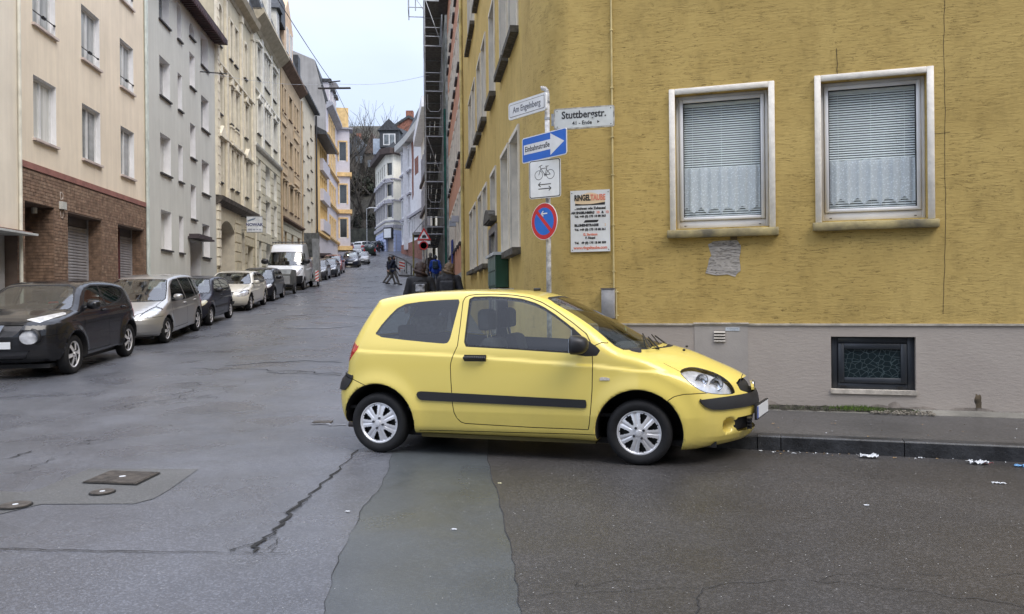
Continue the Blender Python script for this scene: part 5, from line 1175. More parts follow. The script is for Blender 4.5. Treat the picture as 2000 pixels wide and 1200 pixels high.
def wheel(root, x, y, z, R, rim, wdt=.18, spokes=7, side=-1, style='cap', nm='wheel', dirty=None):
    key = (R, rim, wdt, spokes, style)
    if key not in WHL:
        w = wdt/2; r = rim
        ty = lathe([(r*.97, -w*.55), (r*1.0, -w*.80), (r*1.03, -w*.86), (r*1.03+(R-r)*.35, -w*1.0), (r+(R-r)*.72, -w*.98), (R-.012, -w*.80), (R-.002, -w*.6), (R, -w*.2), (R, w*.2), (R-.002, w*.6), (R-.015, w*.85), (r*1.05, w), (r, w*.8), (r*.9, w*.6)], 56)
        tm = ty.mesh('tyre', rubber, smooth=True)
        nr, nt_ = 22, 28*spokes; V = []; F_ = []; mi = []
        rr = [r*(.02+.98*i/nr) for i in range(nr+1)]
        def hgt(rad, th):
            q = rad/r; ph = ((th*spokes/(2*math.pi)) % 1)-.5   # 0 at centre of a gap
            base = -w*.62-.030*(1-q**2)*.9+.0*q
            op = 0
            if style == 'cap':
                wid = np.interp(q, [.40, .50, .68, .84, .90], [0, .15, .19, .235, .0]); op = 1 if abs(ph) < wid and .42 < q < .895 else 0
                grove = .006*math.exp(-((abs(ph)-.5)/.07)**2)*(1 if .35 < q < .9 else 0)
            else:
                wid = np.interp(q, [.30, .42, .70, .86, .90], [0, .20, .30, .34, .0]); op = 1 if abs(ph) < wid and .30 < q < .9 else 0; grove = .006*math.exp(-((abs(ph)-.5)/.05)**2)*(1 if .35 < q < .9 else 0)
            if q > .95: base = -w*.80+.0*q
            return base+grove, op
        H_ = np.zeros((nr+1, nt_)); O_ = np.zeros((nr, nt_), bool)
        for i in range(nr+1):
            for j in range(nt_): H_[i, j] = hgt(rr[i], 2*math.pi*j/nt_)[0]
        for i in range(nr):
            for j in range(nt_): O_[i, j] = hgt((rr[i]+rr[i+1])/2, 2*math.pi*(j+.5)/nt_)[1]
        b = B(); 
        b.v = [(rr[i]*math.cos(2*math.pi*j/nt_+math.pi/2), H_[i, j], rr[i]*math.sin(2*math.pi*j/nt_+math.pi/2)) for i in range(nr+1) for j in range(nt_)]
        b.f = [(i*nt_+j, (i+1)*nt_+j, (i+1)*nt_+(j+1) % nt_, i*nt_+(j+1) % nt_) for i in range(nr) for j in range(nt_) if not O_[i, j]]; b.m = [0]*len(b.f)
        # walls of the openings
        k0 = len(b.v); dep = .03
        for i in range(nr):
            for j in range(nt_):
                if O_[i, j]: continue
                jn = (j+1) % nt_
                for (ii, jj, e0, e1) in ((i-1, j, (i, j), (i, jn)), (i+1, j, (i+1, j), (i+1, jn)), (i, (j-1) % nt_, (i, j), (i+1, j)), (i, jn, (i, jn), (i+1, jn))):
                    if 0 <= ii < nr and O_[ii, jj]:
                        a_ = b.v[e0[0]*nt_+e0[1]]; c_ = b.v[e1[0]*nt_+e1[1]]; k = len(b.v); b.v += [a_, c_, (c_[0], c_[1]+dep, c_[2]), (a_[0], a_[1]+dep, a_[2])]; b.f.append((k, k+1, k+2, k+3)); b.m.append(1)
        cm = b.mesh('wheel_cover', [alloy, hole_m], smooth=True)
        cm.set_sharp_from_angle(angle=math.radians(40)) if hasattr(cm, 'set_sharp_from_angle') else None
        dk = B(); dk.bar((0, -w*.25, 0), (0, -w*.2, 0), r*.97, 40)
        for i in range(0): pass
        dm = dk.mesh('wheel_disc', hole_m)
        nb_ = B()
        for i in range(4):
            t = math.pi/2*i+.35; nb_.bar((math.cos(t)*r*.255, -w*.62-.040, math.sin(t)*r*.255), (math.cos(t)*r*.255, -w*.5, math.sin(t)*r*.255), .0115, 8)
        lm = nb_.mesh('wheel_nut', mat('nut_dark', (.10, .10, .11), rough=.3, metal=.8, var=0))
        hb = B(); hb.bar((0, -w*.62-.034, 0), (0, -w*.5, 0), r*.15, 24); hm = bev(hb.obj('x', alloy), .004, 2); hmesh = hm.data; hmesh.name = 'hub_cap'; bpy.data.objects.remove(hm)
        WHL[key] = (tm, cm, dm, lm, hmesh)
    tm, cm, dm, lm, hm = WHL[key]
    o = inst(nm, tm, root, (x, y, z), (0, random.uniform(0, 6.28), 0 if side < 0 else math.pi))
    if side < 0: o.rotation_euler = (0, random.uniform(0, 6.28), 0)
    inst('wheel_cover', cm, o); inst('wheel_disc', dm, o); inst('wheel_nut', lm, o); inst('hub_cap', hm, o)
    return o
def paint(name, col, rough=.28, metal=0., flake=0., dirt=.06, coat=1.):
    m = bpy.data.materials.new(name); m.use_nodes = True; t = m.node_tree; b = t.nodes['Principled BSDF']; coat *= .5 if max(col) < .04 else 1
    b.inputs['Roughness'].default_value = rough; b.inputs['Metallic'].default_value = metal; b.inputs['Coat Weight'].default_value = coat; b.inputs['Coat Roughness'].default_value = .035; b.inputs['Specular IOR Level'].default_value = .25
    c = N(t, 'ShaderNodeTexCoord'); sp_ = N(t, 'ShaderNodeSeparateXYZ'); t.links.new(c.outputs['Object'], sp_.inputs[0])
    n = N(t, 'ShaderNodeTexNoise', ins={'Scale': 5., 'Detail': 6, 'Roughness': .7}); t.links.new(c.outputs['Object'], n.inputs['Vector'])
    lo = N(t, 'ShaderNodeMapRange', ins={1: .62, 2: .18, 3: 0, 4: 1}); t.links.new(sp_.outputs[2], lo.inputs[0])
    mu = N(t, 'ShaderNodeMath', operation='MULTIPLY'); t.links.new(lo.outputs[0], mu.inputs[0]); t.links.new(n.outputs[0], mu.inputs[1])
    ad_ = N(t, 'ShaderNodeMath', operation='MULTIPLY_ADD', ins={1: .75, 2: dirt*.5}); t.links.new(mu.outputs[0], ad_.inputs[0])
    mx = N(t, 'ShaderNodeMix', data_type='RGBA'); t.links.new(ad_.outputs[0], mx.inputs[0]); mx.inputs[6].default_value = (*col, 1); mx.inputs[7].default_value = (*[x*.5+(.02 if max(col) > .1 else .008) for x in col], 1); t.links.new(mx.outputs[2], b.inputs['Base Color'])
    r_ = N(t, 'ShaderNodeMapRange', ins={1: 0, 2: .6, 3: .03, 4: .35}); t.links.new(ad_.outputs[0], r_.inputs[0]); t.links.new(r_.outputs[0], b.inputs['Coat Roughness'])
    v = N(t, 'ShaderNodeTexVoronoi', ins={'Scale': 90}); t.links.new(c.outputs['Object'], v.inputs['Vector']); dr_ = N(t, 'ShaderNodeMapRange', ins={1: .10, 2: .22, 3: 1, 4: 0}); t.links.new(v.outputs[0], dr_.inputs[0])
    g = N(t, 'ShaderNodeNewGeometry'); sg_ = N(t, 'ShaderNodeSeparateXYZ'); t.links.new(g.outputs['Normal'], sg_.inputs[0]); uf = N(t, 'ShaderNodeMapRange', ins={1: .45, 2: .8, 3: 0, 4: 1}); t.links.new(sg_.outputs[2], uf.inputs[0])
    m2 = N(t, 'ShaderNodeMath', operation='MULTIPLY'); t.links.new(dr_.outputs[0], m2.inputs[0]); t.links.new(uf.outputs[0], m2.inputs[1])
    bp = N(t, 'ShaderNodeBump', ins={'Strength': .35, 'Distance': .0025}); t.links.new(m2.outputs[0], bp.inputs['Height']); t.links.new(bp.outputs[0], b.inputs['Coat Normal'])
    MATS[name] = m; return m
carglass = glass('car_glass', (.88, .94, .91), dark=.97, ior=1.6); wsglass = glass('windscreen_glass', (.80, .88, .85), dark=.9, ior=2.1); carglass_d = glass('car_glass_dark', (.62, .68, .68), dark=.72, ior=1.65)
cloth = mat('seat_cloth', (.035, .036, .04), rough=.9, var=.2, vs_=8, bump=.3, bs=150); trim = mat('cabin_trim', (.03, .03, .032), rough=.85)
chrome = mat('chrome', (.75, .76, .78), rough=.12, metal=1., var=0); lampc = mat('headlamp_reflector', (.86, .88, .90), rough=.18, metal=.35, var=.22, vs_=9, bump=.7, bs=12)
redlamp = mat('tail_lamp_red', (.55, .012, .014), rough=.12, coat=1., var=.2, vs_=12); amber = mat('indicator_clear', (.70, .66, .60), rough=.12, coat=1., var=.2, vs_=30)
plate_m = mat('plate_white', (.72, .74, .76), rough=.35, var=0); plate_b = mat('plate_blue', (.02, .08, .42), rough=.4, var=0)
lens_m = glass('lamp_lens', (.97, .98, 1.), dark=1.0)
def rbox(x0, x1, y0, y1, z0, z1, m, name, parent, r=.04, seg=3):
    return bev(B().box(x0, x1, y0, y1, z0, z1).obj(name, m, parent), r, seg, 30)
def seat(root, x, y, z, name='front_seat', w=.50, hr=True):
    o = rbox(x-.25, x+.27, y-w/2, y+w/2, z, z+.16, cloth, name, root, .05)
    b = B().prism([(x-.20, z+.10), (x-.06, z+.12), (x-.20, z+.62), (x-.30, z+.64), (x-.36, z+.55)], y-w/2+.03, y+w/2-.03); bo = bev(b.obj('backrest', cloth, o), .05, 3, 25)
    if hr:
        h = bev(B().prism([(x-.38, z+.70), (x-.27, z+.70), (x-.27, z+.88), (x-.33, z+.91), (x-.39, z+.88)], y-.145, y+.145).obj('headrest', cloth, o), .045, 4, 25)
        B().bar((x-.31, y-.06, z+.62), (x-.33, y-.06, z+.72), .008).bar((x-.31, y+.06, z+.62), (x-.33, y+.06, z+.72), .008).obj('headrest_post', chrome, o)
    return o
def mirror(root, x, y, z, m, s=1., side=-1, arm=.10, name='wing_mirror'):
    me = bmesh.new(); bmesh.ops.create_uvsphere(me, u_segments=20, v_segments=12, radius=1)
    for v in me.verts:
        c = v.co; q = c.copy(); c.x = q.x*.075+(.03 if q.x > 0 else 0)*abs(q.x); c.y = math.copysign(abs(q.y)**.75, q.y)*.105; c.z = math.copysign(abs(q.z)**.75, q.z)*.075
        if q.x < -.2: c.x = -.03
    d = bpy.data.meshes.new('housing'); me.to_mesh(d); me.free(); d.materials.append(m); d.polygons.foreach_set('use_smooth', [True]*len(d.polygons))
    o = inst(name, d, root, (x, y+side*(arm+.09), z)); o.scale = (s, s, s)
    b = B().bar((.02, -side*.06, -.03), (.04, -side*(.10+arm), -.055), .022, 8); b.obj('arm', black, o)
    g = B().box(-.036, -.031, -.085, .085, -.055, .055); g.obj('mirror_glass', mat('mirror_glass', (.5, .52, .55), rough=.03, metal=1., var=0), o); return o
def skin_x(F, y, z, a, b):
    xs = np.linspace(a, b, 500); d = F(xs, np.full(500, y), np.full(500, z)); return xs[np.nonzero(d < 0)[0][-1]]
def wiper(root, p, q, r):
    b = B().bar(p, q, .006).bar(q, r, .004); return b.obj('wiper', black, root)
# ------------------------------------------------------------------ the yellow hatchback
th = math.radians(15.7); OX, OY = -1.0609, 8.0752
yc = thing('parked_car', 'bright yellow three door hatchback with black side strips parked across the corner', 'car', mx=frame_mx(OX, OY, -th))
HP = [(-.565, .56), (-.56, .43), (-.535, .33), (-.47, .24), (-.2, .20), (.9, .20), (2.0, .195), (2.8, .175), (3.15, .135), (3.34, .15), (3.43, .22), (3.455, .33), (3.46, .45), (3.46, .53), (3.425, .62), (3.395, .69), (3.33, .735), (3.235, .785), (3.11, .838), (2.96, .905), (2.83, .953), (2.69, .988), (2.55, 1.012), (2.42, 1.072), (2.2, 1.195), (1.97, 1.310), (1.77, 1.400), (1.61, 1.470), (1.46, 1.508), (1.3, 1.530), (1.12, 1.543), (.84, 1.550), (.55, 1.545), (.25, 1.530), (.06, 1.508), (-.06, 1.490), (-.145, 1.472), (-.155, 1.448), (-.245, 1.33), (-.34, 1.195), (-.415, 1.065), (-.455, .95), (-.475, .85), (-.485, .735), (-.55, .66)]
CR = [(-.5, .965), (.755, .923), (1.5, .880), (2.05, .85), (2.4, .815), (2.75, .792), (3.4, .70)]
hsp = dict(prof=HP, hw=.835, xm=1.25, zb=.985, k=.085, tum=.335, R_arch=.372, axles=(0., 2.455), zaxle=.285, af=.60, pf=1.9, ar=.20, pr=3.2, flare=.022, crown=.055, L=(2.45, 3.42, -.0, -.55), crease=CR, tail_in=.11, nose_in=.17)
def fogcut(d, x, y, z):
    r = np.hypot(np.abs(y)-.52, z-.335); return smax(d, -np.maximum(r-.062, 3.13-x), .018)
F = car_field(dict(hsp, extra=(fogcut,)))
hs = Shell(F, ((-.66, 3.56), (-.93, .93), (.08, 1.62)), .0215)
side = lambda c, n: (np.abs(n[:, 1]) > .45)
sgl = [(-.052, 1.128), (-.002, 1.212), (.067, 1.300), (.135, 1.372), (.219, 1.412), (.369, 1.432), (.566, 1.446), (.752, 1.452), (.764, 1.42), (.716, 1.09), (.698, 1.050), (.659, 1.041), (.497, 1.052), (.249, 1.073), (.02, 1.096)]
dgl = [(.873, 1.445), (.90, 1.460), (1.056, 1.463), (1.213, 1.456), (1.367, 1.437), (1.50, 1.398), (1.587, 1.358), (1.692, 1.294), (1.795, 1.222), (1.872, 1.165), (1.95, 1.10), (2.02, .985), (1.94, .978), (1.701, .990), (1.3, 1.012), (.888, 1.030), (.872, 1.06)]
tri = [(1.872, 1.167), (1.95, 1.118), (2.03, 1.062), (2.10, 1.018), (2.122, .99), (2.09, .945), (2.0, .938), (1.90, .965)]
hs.wells((0., 2.455), .285, .372, .835, .5)
up = lambda c, n: side(c, n) & (c[:, 2] > .93)
hs.feature('glass_rear', sgl, 'xz', up); 
hs.feature('seal', [(1.86, 1.20), (1.88, 1.0), (1.90, .955), (2.0, .940), (2.095, .946), (2.125, .992), (2.10, 1.02), (2.03, 1.066), (1.95, 1.122)], 'xz', up)
hs.feature('glass_front', [p for p in dgl if p[0] < 1.9]+[], 'xz', up, only=['body', 'seal']) if 0 else hs.feature('glass_front', [(.873, 1.445), (.90, 1.460), (1.056, 1.463), (1.213, 1.456), (1.367, 1.437), (1.50, 1.398), (1.587, 1.358), (1.692, 1.294), (1.795, 1.222), (1.862, 1.172), (1.868, 1.06), (1.872, .982), (1.701, .990), (1.3, 1.012), (.888, 1.030), (.872, 1.06)], 'xz', up)
def ring(s, name, poly, proj, cond, w, only, rnd=0):
    s.feature(name, poly, proj, cond, grow=w, only=only, rnd=rnd)
ring(hs, 'seal', [(.873, 1.445), (.90, 1.460), (1.056, 1.463), (1.213, 1.456), (1.367, 1.437), (1.50, 1.398), (1.587, 1.358), (1.692, 1.294), (1.795, 1.222), (1.862, 1.172), (1.872, .982), (1.701, .990), (1.3, 1.012), (.888, 1.030), (.872, 1.06)], 'xz', up, .016, ['body'])
# windscreen and back light
fwd = lambda c, n: (c[:, 0] > 1.5) & (n[:, 2] > .2) & (n[:, 0] > .18) & (c[:, 2] > .95)
ws = [(0, 1.462), (.40, 1.452), (.50, 1.438), (.56, 1.40), (.63, 1.2), (.70, 1.03), (.69, 1.005), (.5, .998), (0, .998)]
WSP = [(-y, z) for y, z in ws[::-1]]+ws
hs.feature('windscreen', [(y, z) for y, z in ws]+[(-.05, .998), (-.05, 1.462)], 'yz', fwd)
ring(hs, 'seal', [(y, z) for y, z in ws]+[(-.05, .998), (-.05, 1.462)], 'yz', fwd, .013, ['body'])
bwd = lambda c, n: (c[:, 0] < .2) & (n[:, 0] < -.4) & (c[:, 2] > 1.0)
hs.feature('rear_screen', [(-.05, 1.40), (.5, 1.39), (.56, 1.12), (.5, 1.08), (-.05, 1.08)], 'yz', bwd)
# door
door = [(.796, 1.024), (.765, .95), (.742, .87), (.738, .829), (.744, .70), (.750, .60), (.760, .47), (.772, .41), (.797, .36), (.835, .325), (.875, .313), (1.5, .300), (2.018, .300), (2.030, .36), (2.044, .50), (2.055, .65), (2.060, .85), (2.055, .945), (2.075, .99), (1.995, 1.135), (1.865, 1.232), (1.688, 1.349), (1.56, 1.418), (1.434, 1.462), (1.28, 1.486), (1.123, 1.497), (.93, 1.497), (.852, 1.488), (.815, 1.47), (.798, 1.43), (.80, 1.2)]
gapc = lambda c, n: (np.abs(n[:, 1]) > .30) & (c[:, 2] > .27)
dfn = lambda C: sdpoly(door, C[:, 0], C[:, 2])
hs.gap(dfn, gapc)
hs.feat('door', dfn, gapc, ['body'])
# bonnet shut line, bumper line, wing
bon = lambda C: sdpoly([(2.62, -.70), (2.9, -.705), (3.05, -.66), (3.2, -.56), (3.30, -.40), (3.335, 0), (3.30, .40), (3.2, .56), (3.05, .66), (2.9, .705), (2.62, .70)], C[:, 0], C[:, 1])
hs.gap(bon, lambda c, n: (n[:, 2] > .3) & (c[:, 2] > .68) & (c[:, 0] > 2.66), w=.003)
sn = lambda c, n: (np.abs(n[:, 1]) > .3)
hs.line([(2.705, .575), (2.76, .61), (2.84, .628), (2.98, .632), (3.03, .63)], sn); hs.line([(-.10, .64), (-.20, .675), (-.28, .70), (-.36, .72)], sn); hs.line([(2.062, 1.03), (2.13, 1.06), (2.18, 1.055)], sn)
hs.line([(.42, .232), (2.10, .258)], sn)
# lamps, strips, grille
hl = [(2.800, .815), (2.852, .832), (2.92, .828), (2.99, .808), (3.06, .785), (3.125, .756), (3.18, .722), (3.225, .678), (3.25, .63), (3.255, .603), (3.20, .603), (3.124, .612), (3.05, .628), (2.988, .650), (2.93, .690), (2.88, .73), (2.83, .78)]
fr = lambda c, n: (c[:, 0] > 2.7) & (np.abs(c[:, 1]) > .30)
hs.feature('headlight', hl, 'xz', fr, only=['body', 'gap'], rnd=1)
ring(hs, 'lamp_gap', hl, 'xz', fr, .005, ['body', 'gap'], rnd=1)
st = [(2.965, .578), (3.06, .582), (3.2, .584), (3.6, .588), (3.6, .476), (3.30, .476), (3.15, .478), (3.07, .488), (3.01, .515), (2.975, .55)]
hs.feature('front_strip', st, 'xz', lambda c, n: c[:, 0] > 2.9, only=['body'])
gr = [(-.05, .715), (.27, .712), (.37, .685), (.36, .62), (.24, .58), (-.05, .575)]
hs.feature('grille', gr, 'yz', lambda c, n: (c[:, 0] > 3.2) & (n[:, 0] > .2), only=['body'])
hs.feature('lower_grille', [(-.05, .395), (.44, .39), (.50, .34), (.42, .265), (-.05, .255)], 'yz', lambda c, n: (c[:, 0] > 3.05) & (n[:, 0] > .2), only=['body'])
tlp = [(-.60, 1.06), (-.30, 1.045), (-.225, 1.008), (-.228, .975), (-.285, .915), (-.35, .852), (-.6, .84)]
hs.feature('tail_light', tlp, 'xz', lambda c, n: (np.abs(c[:, 1]) > .52) & (c[:, 0] < 0), only=['body'])
rs = [(-.65, .735), (-.345, .742), (-.255, .728), (-.27, .68), (-.31, .625), (-.36, .585), (-.65, .575)]
hs.feature('rear_strip', rs, 'xz', lambda c, n: c[:, 0] < 0, only=['body'], rnd=0)
hs.feature('side_strip', [(.405, .572), (.415, .594), (.45, .600), (2.004, .562), (2.004, .494), (1.98, .490), (.45, .518), (.42, .535)], 'xz', lambda c, n: np.abs(n[:, 1]) > .6, only=['body', 'door', 'gap'])
hs.feature('indicator', [(2.118, .750), (2.135, .765), (2.195, .762), (2.212, .750), (2.195, .737), (2.135, .735)], 'xz', lambda c, n: np.abs(n[:, 1]) > .6, only=['body'])
yel = paint('yellow_paint', (.80, .64, .15), rough=.33, coat=.8)
hs.emit(['body'], 'body', yel, yc); [hs.emit(['well'], 'wheel_housing', hole_m, yc, side=q, cond=cc) for q in (-1, 1) for cc in (lambda c, n: c[:, 0] < 1, lambda c, n: c[:, 0] > 1)]
for sd_ in (-1, 1):
    dro = hs.emit(['door'], 'door', yel, yc, side=sd_)
    hs.emit(['headlight'], 'headlight_bowl', lampc, yc, side=sd_, off=-.035)
    for hx_, hy_, hzz, hr_ in ((2.98, .635, .735, .052), (3.10, .56, .69, .058)):
        bo = lathe([(.001, .035), (hr_*.5, .028), (hr_*.9, .008), (hr_, -.006), (hr_*1.1, -.006)], 24).obj('reflector', chrome, yc, smooth=True); bo.location = (hx_, sd_*hy_, hzz); bo.rotation_euler = (math.radians(10), 0, math.radians(20 if sd_ < 0 else 160))
    l_ = hs.emit(['headlight'], 'headlight', lens_m, yc, side=sd_, off=-.001)
    hs.emit(['tail_light'], 'tail_light', redlamp, yc, side=sd_, off=.002, wall=.01)
    hs.emit(['glass_rear'], 'rear_side_window', carglass_d, yc, side=sd_, off=-.002)
    hs.emit(['glass_front'], 'door_window', carglass, yc, side=sd_, off=-.003)
    hs.emit(['side_strip'], 'side_strip', black, yc, side=sd_, off=.012, wall=.02)
    hs.emit(['indicator'], 'indicator', amber, yc, side=sd_, off=.006, wall=.01)
hs.emit(['windscreen'], 'windscreen', carglass, yc, off=-.002); hs.emit(['rear_screen'], 'rear_window', carglass_d, yc, off=-.002)
hs.emit(['seal', 'lamp_gap'], 'window_seal', gasket, yc, off=-.001); [hs.emit(['gap'], 'door_gap', gasket, yc, off=-.007, side=q) for q in (-1, 1)]
hs.emit(['front_strip'], 'front_bumper_strip', black, yc, off=.016, wall=.025); hs.emit(['rear_strip'], 'rear_bumper_strip', black, yc, off=.014, wall=.02)
hs.emit(['grille', 'lower_grille'], 'grille', gasket, yc, off=-.035); hs.emit(['grille', 'lower_grille'], 'grille_rim', gasket, yc, off=-.001, wall=.035) if 0 else None
# inner lining seen through the glass
hs.emit(['body', 'door', 'seal', 'side_strip', 'gap'], 'cabin_lining', trim, yc, off=-.035, flip=True, cond=lambda c, n: (c[:, 2] > .42) & (c[:, 0] > -.45) & (c[:, 0] < 2.62) & ~((np.hypot(c[:, 0], c[:, 2]-.285) < .39) | (np.hypot(c[:, 0]-2.455, c[:, 2]-.285) < .39)))
B().box(-.4, 2.5, -.70, .70, .40, .43).obj('cabin_floor', trim, yc)
for y in (-.36, .36): seat(yc, 1.28, y, .45)
rs_ = rbox(.28, .75, -.60, .60, .45, .62, cloth, 'rear_seat', yc, .05); bev(B().prism([(.22, .55), (.38, .58), (.22, 1.05), (.10, 1.08), (.02, 1.02)], -.60, .60).obj('backrest', cloth, rs_), .05, 3, 25)
for y in (-.36, .36): bev(B().prism([(.06, 1.06), (.18, 1.06), (.16, 1.20), (.05, 1.20)], y-.13, y+.13).obj('headrest', cloth, rs_), .04, 3, 25)
dsh = bev(B().prism([(1.95, .60), (1.98, .90), (2.10, .99), (2.45, 1.0), (2.5, .9), (2.3, .6)], -.66, .66).obj('dashboard', trim, yc), .04, 3, 25)
stw = lathe([(.17, -.012), (.182, 0), (.17, .012), (.158, 0), (.17, -.012)], 28).obj('steering_wheel', trim, yc, smooth=True); stw.location = (1.86, .36, .92); stw.rotation_euler = (0, 0, math.radians(90)); stw.rotation_euler = (math.radians(-25), 0, math.radians(90))
B().box(-.03, .03, -.01, .01, -.15, .15).box(-.15, .15, -.01, .01, -.03, .03).obj('spoke', trim, stw)
B().box(1.56, 1.58, -.11, .11, 1.33, 1.39).obj('rear_view_mirror', trim, yc)
B().box(2.20, 2.204, .30, .36, 1.115, 1.165).obj('windscreen_sticker', mat('sticker_green', (.10, .40, .22), rough=.5), yc)
bag = rbox(.05, .35, -.2, .15, 1.1, 1.28, mat('pale_jacket', (.45, .45, .42), rough=.9, var=.3, vs_=8, bump=.6, bs=12), 'jacket_on_shelf', yc, .06)
B().box(-.30, .12, -.58, .58, 1.03, 1.05).obj('parcel_shelf', trim, yc)
for x in (0, 2.455):
    for sd_ in (-1, 1): wheel(yc, x, sd_*.735, .285, .285, .192, .17, 7, sd_)
# lined wheel wells and underside
for x in (0, 2.455): B().box(x-.3, x+.3, -.33, .33, .25, .62).obj('wheel_well', hole_m, yc)
B().box(-.3, 3.1, -.62, .62, .15, .20).obj('underbody', hole_m, yc); 
B().box(.42, 2.07, -.76, .76, .165, .20).obj('sill_flange', mat('sill_sooted', (.10, .08, .02), rough=.8), yc)
b = B(); b.path([(.55, -.35, .16), (.1, -.3, .15), (-.5, -.45, .2)], .03, 8); b.obj('exhaust_pipe', mat('exhaust', (.12, .10, .09), rough=.6, metal=.5), yc)
# handle
def handle(root, x, y, z, m, L_=.20, s=-1):
    b = B(); hp = []
    for i in range(13):
        t = i/12; hp.append((x-L_/2+L_*t, y+s*(.012+.026*math.sin(math.pi*t)**.6), z+.004*math.cos(math.pi*(t-.5))))
    for p, q in zip(hp, hp[1:]): b.bar(p, q, .0185, 10)
    o = b.obj('door_handle', m, root, smooth=True); B().box(x-L_/2-.005, x+L_/2+.005, y+(-.004 if s < 0 else -.006), y+.006, z-.030, z+.030).obj('handle_cup', m, o); return o
handle(dro if 0 else yc, .977, -.822, .914, black); handle(yc, .977, .822, .914, black, s=1)
for s in (-1, 1): mirror(yc, 1.93, s*.80, 1.05, black, 1.12, s, arm=.055)
# cowl, wipers, washer jets, aerial base
B().box(2.50, 2.60, -.40, .40, .975, .992).obj('cowl', black, yc)
w_ = B(); w_.bar((2.60, -.45, .995), (2.46, .05, 1.065), .008).bar((2.54, -.60, 1.01), (2.40, .1, 1.095), .007).bar((2.62, .15, .995), (2.48, .55, 1.05), .008).bar((2.56, 0, 1.01), (2.44, .60, 1.06), .007).obj('wiper', black, yc)
for y in (-.25, .25): rbox(2.80, 2.825, y-.01, y+.01, .955, .975, black, 'washer_jet', yc, .004, 1)
rbox(1.33, 1.40, -.02, .02, 1.525, 1.555, black, 'aerial_base', yc, .01, 2)
# badge bar, badge, plate
o = B().prism([(-.27, .640), (-.12, .652), (.12, .652), (.27, .640), (.27, .618), (.10, .612), (-.10, .612), (-.27, .618)], 3.40, 3.425, axis='x'); o.obj('grille_bar', yel, yc)
bd = lathe([(.001, 0), (.04, 0), (.052, .004), (.058, .010), (.052, .016), (.04, .010), (.001, .010)], 28).obj('badge', chrome, yc, smooth=True); bd.scale = (1.25, 1, .8); bd.rotation_euler = (0, 0, math.radians(90)); bd.location = (3.432, 0, .636)
B().bar((-.018, -.003, -.03), (-.010, -.003, .03), .006).bar((.018, -.003, .03), (.010, -.003, -.03), .006).bar((-.014, -.003, -.006), (.014, -.003, .006), .005).obj('badge_letter', chrome, bd)
pl = B().box(3.472, 3.490, -.26, .26, .345, .455); pl = pl.obj('number_plate', plate_m, yc); pl.rotation_euler = (0, 0, math.radians(-13)); pl.location = (3.50-3.481*math.cos(math.radians(13)), 3.481*math.sin(math.radians(13)), .01); B().box(3.491, 3.493, -.258, -.215, .347, .453).obj('plate_band', plate_b, pl); B().box(3.468, 3.488, -.272, .272, .333, .345).box(3.468, 3.488, -.272, .272, .455, .467).box(3.468, 3.488, -.272, -.26, .345, .455).box(3.468, 3.488, .26, .272, .345, .455).obj('plate_holder', black, pl)
gb_ = B()
for z in (.29, .32, .35, .375): gb_.box(3.36, 3.40, -.40, .40, z-.005, z+.005)
gb_.obj('lower_grille_bar', black, yc)
